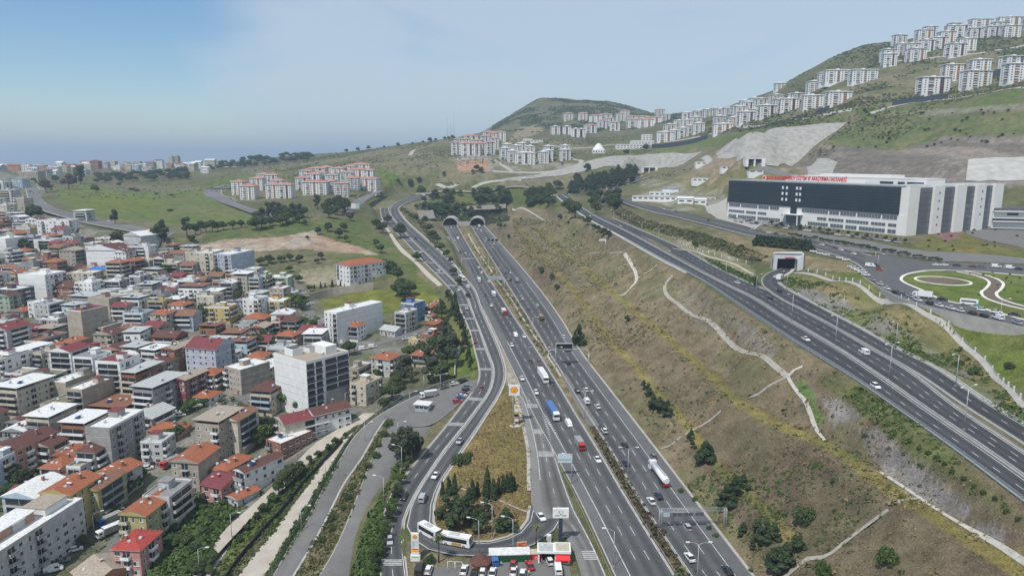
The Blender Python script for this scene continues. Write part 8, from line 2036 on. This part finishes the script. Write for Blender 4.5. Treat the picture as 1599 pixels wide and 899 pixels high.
for px, py in [(1435, 702), (1449, 709), (1462, 716), (1475, 726), (1487, 738), (1505, 749), (1520, 761), (1535, 771), (1553, 780), (1420, 690), (1572, 800), (1590, 812), (1134, 785), (1085, 782), (1107, 826), (1172, 893), (1117, 838), (1063, 768), (1125, 800)]: tree(px, py, 'bush', 8, .75)
tree(1180, 446, 'cypress', 16, 1.6); tree(1575, 575, 'bush', 12, .9); tree(1499, 570, 'bush', 10, .9); tree(1523, 585, 'bush', 14, .9)
# left of the slip road
for px, py, h in [(630, 722, 58), (644, 722, 54), (620, 718, 44), (652, 712, 40)]: tree(px, py, 'eucalyptus', h, 1.05)
for px, py, h in [(711, 499, 40), (714, 506, 34), (722, 532, 36), (726, 545, 34), (732, 566, 26), (736, 578, 22), (706, 492, 26)]: tree(px, py, 'pine', h, .62)
for px, py, h in [(698, 575, 50), (684, 560, 40), (673, 598, 40), (690, 596, 38), (660, 560, 30), (667, 575, 34), (706, 556, 40), (697, 530, 34), (632, 590, 36), (624, 600, 26), (612, 626, 32), (618, 612, 28), (640, 598, 26), (600, 640, 22), (690, 500, 28), (700, 470, 18), (688, 486, 20)]: tree(px, py, 'eucalyptus' if px % 3 else 'dark tree', h, 1.25)
for px, py, h in [(631, 470, 30), (624, 462, 28), (640, 462, 26), (611, 428, 24), (600, 424, 22), (588, 430, 20), (622, 440, 26), (595, 395, 16), (652, 408, 16), (625, 372, 26), (598, 364, 20), (588, 358, 18), (605, 350, 16), (530, 372, 18), (537, 362, 16), (540, 378, 12), (587, 385, 14), (480, 375, 8), (476, 352, 10), (548, 345, 14), (512, 362, 16), (496, 367, 14)]: tree(px, py, 'dark tree', h, 1.15)
for px, py, h in [(491, 451, 8), (501, 450, 10), (508, 449, 8), (519, 448, 12), (532, 446, 9), (543, 446, 12), (554, 444, 14), (561, 443, 12), (571, 440, 11)]: tree(px, py, 'cypress', h, 1.5)
for px, py, h in [(466, 442, 16), (483, 455, 12), (485, 518, 24), (476, 510, 18), (462, 480, 28), (470, 484, 24), (452, 425, 12), (494, 466, 8)]: tree(px, py, 'broadleaf', h, 1.2)
# wood below the red-roofed estates, and the row beside the green field
rt = random.Random(4)
for i in range(34):
    t = rt.random(); px = 400 + 148 * t + rt.uniform(-6, 6); py = 355 - 26 * t + rt.uniform(-12, 6); tree(px, py, 'eucalyptus' if i % 3 == 0 else 'dark tree', rt.uniform(16, 26), 1.15)
for px, py, h, k in [(292, 368, 28, 'eucalyptus'), (256, 378, 34, 'eucalyptus'), (248, 375, 28, 'dark tree'), (180, 350, 22, 'eucalyptus'), (305, 366, 18, 'dark tree'), (314, 363, 20, 'dark tree'), (322, 362, 18, 'dark tree'), (332, 362, 20, 'dark tree'), (349, 360, 16, 'dark tree'), (364, 358, 16, 'dark tree'), (377, 356, 14, 'dark tree'), (340, 361, 16, 'dark tree'), (300, 378, 14, 'broadleaf'),
                     (108, 296, 26, 'red tree'), (126, 288, 28, 'eucalyptus'), (72, 300, 20, 'red tree'), (150, 302, 14, 'dark tree'), (146, 300, 12, 'dark tree'), (186, 292, 8, 'dark tree'), (205, 297, 5, 'bush'), (214, 299, 5, 'bush'), (268, 306, 4, 'bush'), (266, 330, 5, 'bush'), (245, 304, 4, 'bush'), (38, 318, 12, 'broadleaf'), (52, 332, 14, 'dark tree'), (88, 286, 14, 'dark tree'),
                     (53, 285, 8, 'broadleaf'), (65, 288, 8, 'broadleaf')]: tree(px, py, k, h, 1.1)
for i in range(70): t = rt.random(); tree(140 + 155 * t, 284 - 8 * t + rt.uniform(-7, 4), 'dark tree', rt.uniform(7, 11), 1.6)
for i in range(110): t = rt.random(); tree(322 + 165 * t, 262 - 16 * t + rt.uniform(-6, 5), 'dark tree', rt.uniform(5, 8), 1.9)
for px in (541, 559, 575, 600, 622, 644, 661, 672, 680, 695, 701, 706, 710): p_ = at_z(px, 232, 1600 - (px - 540) * .3); tree(px, 232, 'dark tree', 0, 1.3, at=Vector((p_[0], p_[1], Tn(p_[0], p_[1]))), hm=rt.uniform(7, 15))
# tunnel head, woods of the middle distance
for i in range(26): tree(650 + rt.random() * 130, 339 - rt.random() * 14, 'dark tree', rt.uniform(9, 14), 1.3)
for px, py, h in [(671, 362, 14), (676, 372, 14), (683, 380, 16), (690, 392, 14), (697, 402, 14), (703, 412, 12), (709, 430, 14), (716, 446, 14), (664, 350, 14), (731, 466, 10), (650, 345, 12)]: tree(px, py, 'dark tree', h, 1.2)
for i in range(30): tree(655 + rt.random() * 135, 318 - rt.random() * 16, 'dark tree' if i % 4 else 'red tree', rt.uniform(8, 16), 1.2)
tree(790, 322, 'dark tree', 30, .9); tree(746, 318, 'dark tree', 22, 1.0); tree(783, 320, 'dark tree', 22, 1)
for i in range(22): tree(815 + rt.random() * 52, 324 - rt.random() * 22, 'dark tree', rt.uniform(12, 20), 1.1)
for i in range(18): tree(925 + rt.random() * 42, 334 - rt.random() * 34 * 1.0 , 'eucalyptus', rt.uniform(14, 20), 1.2) if False else tree(922 + rt.random() * 46, 322 + rt.uniform(-14, 12), 'dark tree', rt.uniform(14, 20), 1.2)
for i in range(60): t = rt.random(); tree(885 + 115 * t, 300 - 22 * t + rt.uniform(-10, 8), 'pine', rt.uniform(12, 19), 1.35)
for px, py, h in [(898, 340, 28), (889, 332, 24), (917, 352, 16), (934, 362, 12), (942, 368, 14), (950, 372, 14), (928, 358, 10), (871, 296, 16), (917, 268, 14), (978, 243, 11), (1009, 236, 12), (640, 290, 12), (655, 285, 10), (622, 286, 8), (693, 275, 8), (745, 268, 12), (752, 270, 10), (738, 272, 8), (815, 249, 6), (878, 258, 5)]: tree(px, py, 'dark tree', h, 1.2)
for i in range(46):      # young trees dotted over the green right-hand slope
    tree(1300 + rt.random() * 295, 170 + rt.random() * 62, 'dark tree', rt.uniform(3, 6), 1.3)
# hospital hedge and planting
for i in range(16): tree(1182 + i * 5.4, 383 + i * .55, 'pine', 16, 1.5)
for i in range(30): t = i / 29; tree(1232 + 235 * t, 368 + 41 * t + rt.uniform(-1, 1), 'broadleaf', rt.uniform(6, 9), 1.6)
for i in range(30): t = i / 29; tree(1205 + 215 * t, 352 + 29 * t, 'palm' if i % 2 else 'dark tree', 9, 1.0)
for i in range(22): tree(1428 + rt.random() * 170, 352 + rt.random() * 40, 'bush', 3.5, .8)
for i in range(16): tree(1510 + rt.random() * 85, 425 + rt.random() * 45, 'bush', 3, .8)
# trees of the town gardens
for px, py, h, k in [(300, 640, 22, 'broadleaf'), (318, 636, 18, 'broadleaf'), (290, 646, 20, 'broadleaf'), (345, 632, 12, 'broadleaf'), (262, 690, 28, 'broadleaf'), (278, 684, 24, 'dark tree'), (248, 694, 22, 'broadleaf'), (290, 672, 18, 'broadleaf'), (408, 690, 40, 'broadleaf'), (400, 700, 30, 'dark tree'), (420, 680, 34, 'dark tree'), (455, 638, 36, 'broadleaf'), (468, 645, 30, 'broadleaf'), (446, 630, 30, 'dark tree'),
                     (400, 548, 30, 'dark tree'), (415, 540, 30, 'dark tree'), (385, 545, 26, 'dark tree'), (430, 545, 24, 'dark tree'), (395, 528, 20, 'dark tree'), (455, 530, 22, 'broadleaf'), (440, 520, 18, 'broadleaf'), (372, 520, 20, 'dark tree'), (20, 760, 40, 'dark tree'), (35, 735, 30, 'dark tree'), (8, 740, 34, 'broadleaf'), (14, 775, 26, 'broadleaf'), (105, 705, 20, 'dark tree'), (80, 720, 20, 'dark tree'),
                     (100, 690, 24, 'dark tree'), (120, 672, 24, 'broadleaf'), (30, 640, 22, 'broadleaf'), (15, 642, 20, 'broadleaf'), (118, 848, 22, 'broadleaf'), (130, 852, 22, 'broadleaf'), (105, 850, 16, 'broadleaf'), (205, 768, 26, 'broadleaf'), (215, 760, 22, 'broadleaf'), (195, 775, 16, 'dark tree'), (183, 792, 18, 'broadleaf'), (80, 882, 12, 'bush'), (60, 897, 14, 'bush'), (175, 803, 22, 'broadleaf'), (330, 775, 22, 'broadleaf'),
                     (545, 555, 26, 'dark tree'), (100, 488, 12, 'broadleaf'), (235, 436, 20, 'dark tree'), (258, 433, 22, 'dark tree'), (245, 430, 18, 'broadleaf'), (340, 436, 22, 'broadleaf'), (288, 444, 20, 'broadleaf'), (312, 480, 24, 'dark tree'), (318, 500, 30, 'dark tree'), (322, 520, 20, 'dark tree'), (370, 470, 22, 'broadleaf'), (385, 480, 22, 'broadleaf'), (395, 470, 18, 'broadleaf'), (40, 396, 26, 'dark tree'), (70, 395, 16, 'broadleaf'),
                     (98, 405, 22, 'broadleaf'), (92, 440, 18, 'dark tree'), (185, 380, 22, 'dark tree'), (192, 415, 26, 'dark tree'), (205, 414, 24, 'dark tree'), (50, 345, 26, 'dark tree'), (60, 342, 22, 'dark tree'), (180, 378, 18, 'dark tree'), (408, 415, 16, 'dark tree'), (420, 412, 16, 'dark tree'), (440, 410, 14, 'broadleaf'), (452, 408, 14, 'dark tree'), (468, 410, 14, 'dark tree'), (502, 406, 14, 'dark tree'), (495, 412, 10, 'broadleaf'), (640, 560, 26, 'broadleaf'), (560, 512, 12, 'broadleaf'),
                     (590, 590, 18, 'broadleaf'), (575, 630, 14, 'broadleaf'), (225, 745, 18, 'broadleaf')]: tree(px, py, k, h, 1.15)
# bank of the dirt lane and leafy slope in the near left
for px, py, h in [(540, 684, 12), (524, 694, 14), (512, 704, 14), (497, 716, 16), (484, 724, 16), (470, 742, 26), (458, 752, 34), (446, 762, 34), (436, 772, 28), (426, 786, 22), (412, 800, 18), (400, 812, 16), (386, 828, 14), (374, 846, 14)]: tree(px, py, 'dark tree' if px % 3 else 'broadleaf', h, 1.0)
for i in range(26): tree(262 + rt.random() * 75, 822 + rt.random() * 75, 'broadleaf' if i % 2 else 'dark tree', rt.uniform(12, 22), 1.3)
for i in range(14): tree(300 + rt.random() * 60, 785 + rt.random() * 50, 'broadleaf', rt.uniform(10, 16), 1.3)
for i in range(18): t = i / 17; tree(640 - 62 * t, 712 + 195 * t, 'pine' if i % 3 == 0 else 'broadleaf', rt.uniform(14, 24) * (1 + t * .4), .9)
for i in range(12): t = i / 11; tree(610 - 105 * t + rt.uniform(-6, 6), 665 + 180 * t, 'bush', rt.uniform(8, 12), .8)
lv = [q for q in TQ if NAMES[q[0][2]][0] == 'broadleaf_tree']; lv.sort(key=lambda q: -(q[0][3] or 8)); cut = set(id(q) for q in lv[286:]); FARV = []
for q in TQ: make_tree(*q[0], **q[1], far=FARV if id(q) in cut else None)
if FARV: o = bpy.data.objects.new('distant_trees', leaf_mesh('distant_trees', np.concatenate(FARV), LM_DARK)); col.objects.link(o); tag(o, kind='stuff')

# scattered ground plants: thousands of small clumps gathered into a few uncountable masses
def scatter(name, n, region, m, size, kmax, seed, hgt=.8, dens=None, sub=9, zoff=0.0):
    rs = np.random.RandomState(seed); pts = []
    xs = [p[0] for p in region]; ys_ = [p[1] for p in region]; tries = 0
    wp = [G(*p) if p[1] > 250 else Vector(at_z(p[0], p[1], 1500)) for p in region]
    x0, x1 = min(p[0] for p in wp) - 5, max(p[0] for p in wp) + 5; y0, y1 = min(p[1] for p in wp) - 5, max(p[1] for p in wp) + 5
    N0 = n * 12; X = x0 + (x1 - x0) * rs.random_sample(N0); Y = y0 + (y1 - y0) * rs.random_sample(N0); k = Y > 100; X, Y = X[k], Y[k]; Zz = TnV(X, Y); PXs, PYs, D_ = proj(X, Y, Zz); k = inpoly(PXs, PYs, region) & ~sunk(X, Y)
    if dens: k &= fbm(X, Y, dens, 3, seed) > .42 + .22 * rs.random_sample(len(X))
    pts = np.stack([X, Y, Zz], 1)[k][:n]
    if len(pts) == 0: return
    P_ = np.array(pts); n = len(P_); r = rs.gamma(3, size / 3, n) + size * .25; C = np.repeat(P_, sub, 0); Rr = np.repeat(r, sub)[:, None]; N = n * sub
    d = rs.normal(size=(N, 3)); d /= np.linalg.norm(d, axis=1)[:, None]; d[:, 2] = np.abs(d[:, 2]) * hgt
    c = C + d * Rr * .8; nr = d + rs.normal(size=(N, 3)) * .5; nr /= np.linalg.norm(nr, axis=1)[:, None]; t = np.cross(nr, rs.normal(size=(N, 3))); t /= np.linalg.norm(t, axis=1)[:, None]; u_ = np.cross(nr, t); q = Rr * .52
    V = np.zeros((N * 4, 3)); V[0::4] = c - t * q; V[1::4] = c - u_ * q * .7; V[2::4] = c + t * q; V[3::4] = c + u_ * q * .7
    V[:, 2] += zoff
    o = bpy.data.objects.new(name, leaf_mesh(name, V, m)); col.objects.link(o); tag(o, kind='stuff'); return o
HSR = [(800, 340), (880, 345), (960, 385), (1040, 425), (1200, 515), (1290, 585), (1400, 665), (1640, 840), (1640, 1000), (1260, 1000), (1190, 899), (1050, 710), (960, 600), (850, 450), (805, 400)]
DRYG = leafmat('dry_grass', (.20, .155, .075), (.27, .215, .11)); SCR = leafmat('scrub_leaves', (.060, .070, .028), (.105, .11, .045))
scatter('scrub', 5000, HSR, SCR, .34, 0, 3, .7, dens=30); scatter('scrub', 1100, HSR, LM_DARK, .42, 0, 4, .8, dens=14); scatter('dry_grass', 9000, HSR, DRYG, .36, 0, 6, .7, dens=9, sub=6)
scatter('scrub', 900, [(1060, 760), (1100, 740), (1300, 720), (1420, 820), (1300, 860), (1180, 860)], LM_GREEN, .34, 0, 5, .7, dens=20)
scatter('median_shrubs', 800, [(735, 382), (740, 382), (797, 455), (866, 568), (871, 576), (862, 576), (855, 568), (783, 455)], LM_OLIVE, .5, 0, 7, .8)
scatter('median_shrubs', 330, [(932, 664), (938, 664), (953, 690), (1078, 910), (1062, 910), (940, 705), (922, 668)], LM_RED, .5, 0, 8, .9); scatter('median_shrubs', 260, [(932, 664), (938, 664), (953, 690), (1078, 910), (1062, 910), (940, 705), (922, 668)], LM_OLIVE, .5, 0, 28, .9)
scatter('verge_plants', 1500, [(600, 660), (625, 660), (584, 712), (556, 782), (500, 899), (455, 960), (430, 960), (458, 899), (515, 800), (567, 716)], SCR, .34, 0, 9, .7); scatter('verge_plants', 2600, [(640, 702), (600, 772), (592, 830), (592, 910), (548, 910), (572, 827), (623, 724)], LM_GREEN, .55, 0, 10, 1.0)
scatter('verge_plants', 2800, [(560, 662), (540, 705), (500, 775), (430, 905), (300, 905), (350, 862), (405, 788), (447, 748), (505, 700)], LM_GREEN, .38, 0, 11, .8, dens=12); scatter('verge_plants', 1000, [(558, 664), (540, 705), (500, 775), (430, 905), (330, 905), (372, 845), (447, 755), (505, 705)], SCR, .4, 0, 12, .8)
scatter('undergrowth', 5500, [(250, 800), (300, 770), (390, 750), (380, 790), (345, 830), (305, 899), (235, 899)], LM_GREEN, .6, 0, 13, 1.0); scatter('undergrowth', 1500, [(0, 690), (70, 700), (60, 780), (0, 800)], LM_GREEN, .6, 0, 14, 1.0)
scatter('undergrowth', 6500, [(0, 330), (140, 362), (300, 402), (450, 450), (520, 520), (520, 640), (430, 760), (300, 860), (0, 880)], LM_GREEN, .55, 0, 15, 1.0, dens=26, sub=7)
scatter('cutting_plants', 2500, [(1095, 400), (1180, 436), (1190, 452), (1100, 416), (960, 348)], LM_GREEN, .7, 0, 16, .8); scatter('cutting_plants', 1500, [(1228, 432), (1270, 435), (1400, 482), (1500, 542), (1620, 660), (1599, 670), (1440, 576), (1315, 502), (1225, 452)], LM_GREEN, .42, 0, 17, .8, dens=13); scatter('cutting_plants', 260, [(1300, 575), (1420, 655), (1640, 830), (1620, 850), (1400, 690), (1290, 600)], LM_GREEN, .45, 0, 18, .7, dens=16)
scatter('scrub', 2200, [(930, 300), (1010, 345), (1100, 365), (1200, 400), (1180, 412), (1060, 372), (960, 345), (915, 320)], SCR, .6, 0, 24, .8)
scatter('island_grass', 3200, [(802, 600), (826, 670), (828, 800), (770, 842), (690, 835), (680, 790), (745, 680)], DRYG, .35, 0, 19, .6, sub=6)
scatter('tunnel_shrubs', 2500, [(655, 318), (790, 318), (795, 345), (757, 352), (680, 345), (660, 338)], LM_DARK, 1.2, 0, 20, .8); scatter('verge_plants', 1500, [(620, 318), (660, 345), (712, 440), (722, 460), (712, 440), (650, 345), (625, 330)], LM_OLIVE, .8, 0, 21)
def hill(name, n, x0, x1, y0, y1, m, size, seed, dens=60, zmin=120):
    rs = np.random.RandomState(seed); X = rs.uniform(x0, x1, n); Y = rs.uniform(y0, y1, n); k = fbm(X, Y, dens, 3, seed) > .42 + .2 * rs.random_sample(n); X, Y = X[k], Y[k]
    Zz = TnV(X, Y); qx, qy, _ = proj(X, Y, Zz); k = (Zz > zmin) & ~inpoly(qx, qy, [(1115, 241), (1150, 214), (1200, 201), (1330, 188), (1285, 224), (1240, 262), (1150, 258)]) & ~inpoly(qx, qy, [(780, 280), (930, 246), (1100, 234), (1068, 262), (930, 268), (790, 288)]) & ~inpoly(qx, qy, [(1290, 240), (1500, 216), (1640, 210), (1640, 292), (1290, 290)]); X, Y, Zz = X[k], Y[k], Zz[k]; sub = 6; N = len(X) * sub
    r = np.repeat(rs.uniform(.5, 1.5, len(X)) * size, sub)[:, None]; C = np.repeat(np.stack([X, Y, Zz], 1), sub, 0); d = rs.normal(size=(N, 3)); d /= np.linalg.norm(d, axis=1)[:, None]; d[:, 2] = np.abs(d[:, 2])
    c = C + d * r * .7; t = np.cross(d, rs.normal(size=(N, 3))); t /= np.linalg.norm(t, axis=1)[:, None]; u_ = np.cross(d, t); V = np.zeros((N * 4, 3)); q = r * .6
    V[0::4] = c - t * q; V[1::4] = c - u_ * q; V[2::4] = c + t * q; V[3::4] = c + u_ * q
    o = bpy.data.objects.new(name, leaf_mesh(name, V, m)); col.objects.link(o); tag(o, kind='stuff')
hill('hill_scrub', 26000, -60, 560, 1750, 2350, LM_DARK, 2.3, 31, 50, 150); hill('hill_scrub', 26000, 350, 1150, 950, 1600, LM_DARK, 1.6, 32, 60, 150); hill('hill_scrub', 9000, 300, 700, 760, 1000, SCR, 1.2, 33, 50, 110); hill('hill_scrub', 9000, -500, 260, 1020, 1650, LM_OLIVE, 1.5, 34, 70, 60); hill('hill_scrub', 2400, -900, -300, 950, 1900, LM_OLIVE, 1.4, 35, 60, 40)

# ================= HAZE =================
hm = bpy.data.materials.new('haze_air'); hm.use_nodes = True
hn = hm.node_tree; hn.nodes.clear()
ho = hn.nodes.new('ShaderNodeOutputMaterial'); pv = hn.nodes.new('ShaderNodeVolumePrincipled')
pv.inputs['Color'].default_value = (.66, .83, 1.0, 1); pv.inputs['Density'].default_value = .00014; pv.inputs['Anisotropy'].default_value = .1
hn.links.new(pv.outputs[0], ho.inputs['Volume'])
s = MB(); s.box(-30000, 30000, -3000, 40000, SEA - 3, 420, hm)
hz = s.build('haze'); tag(hz, kind='stuff')
finish_labels()
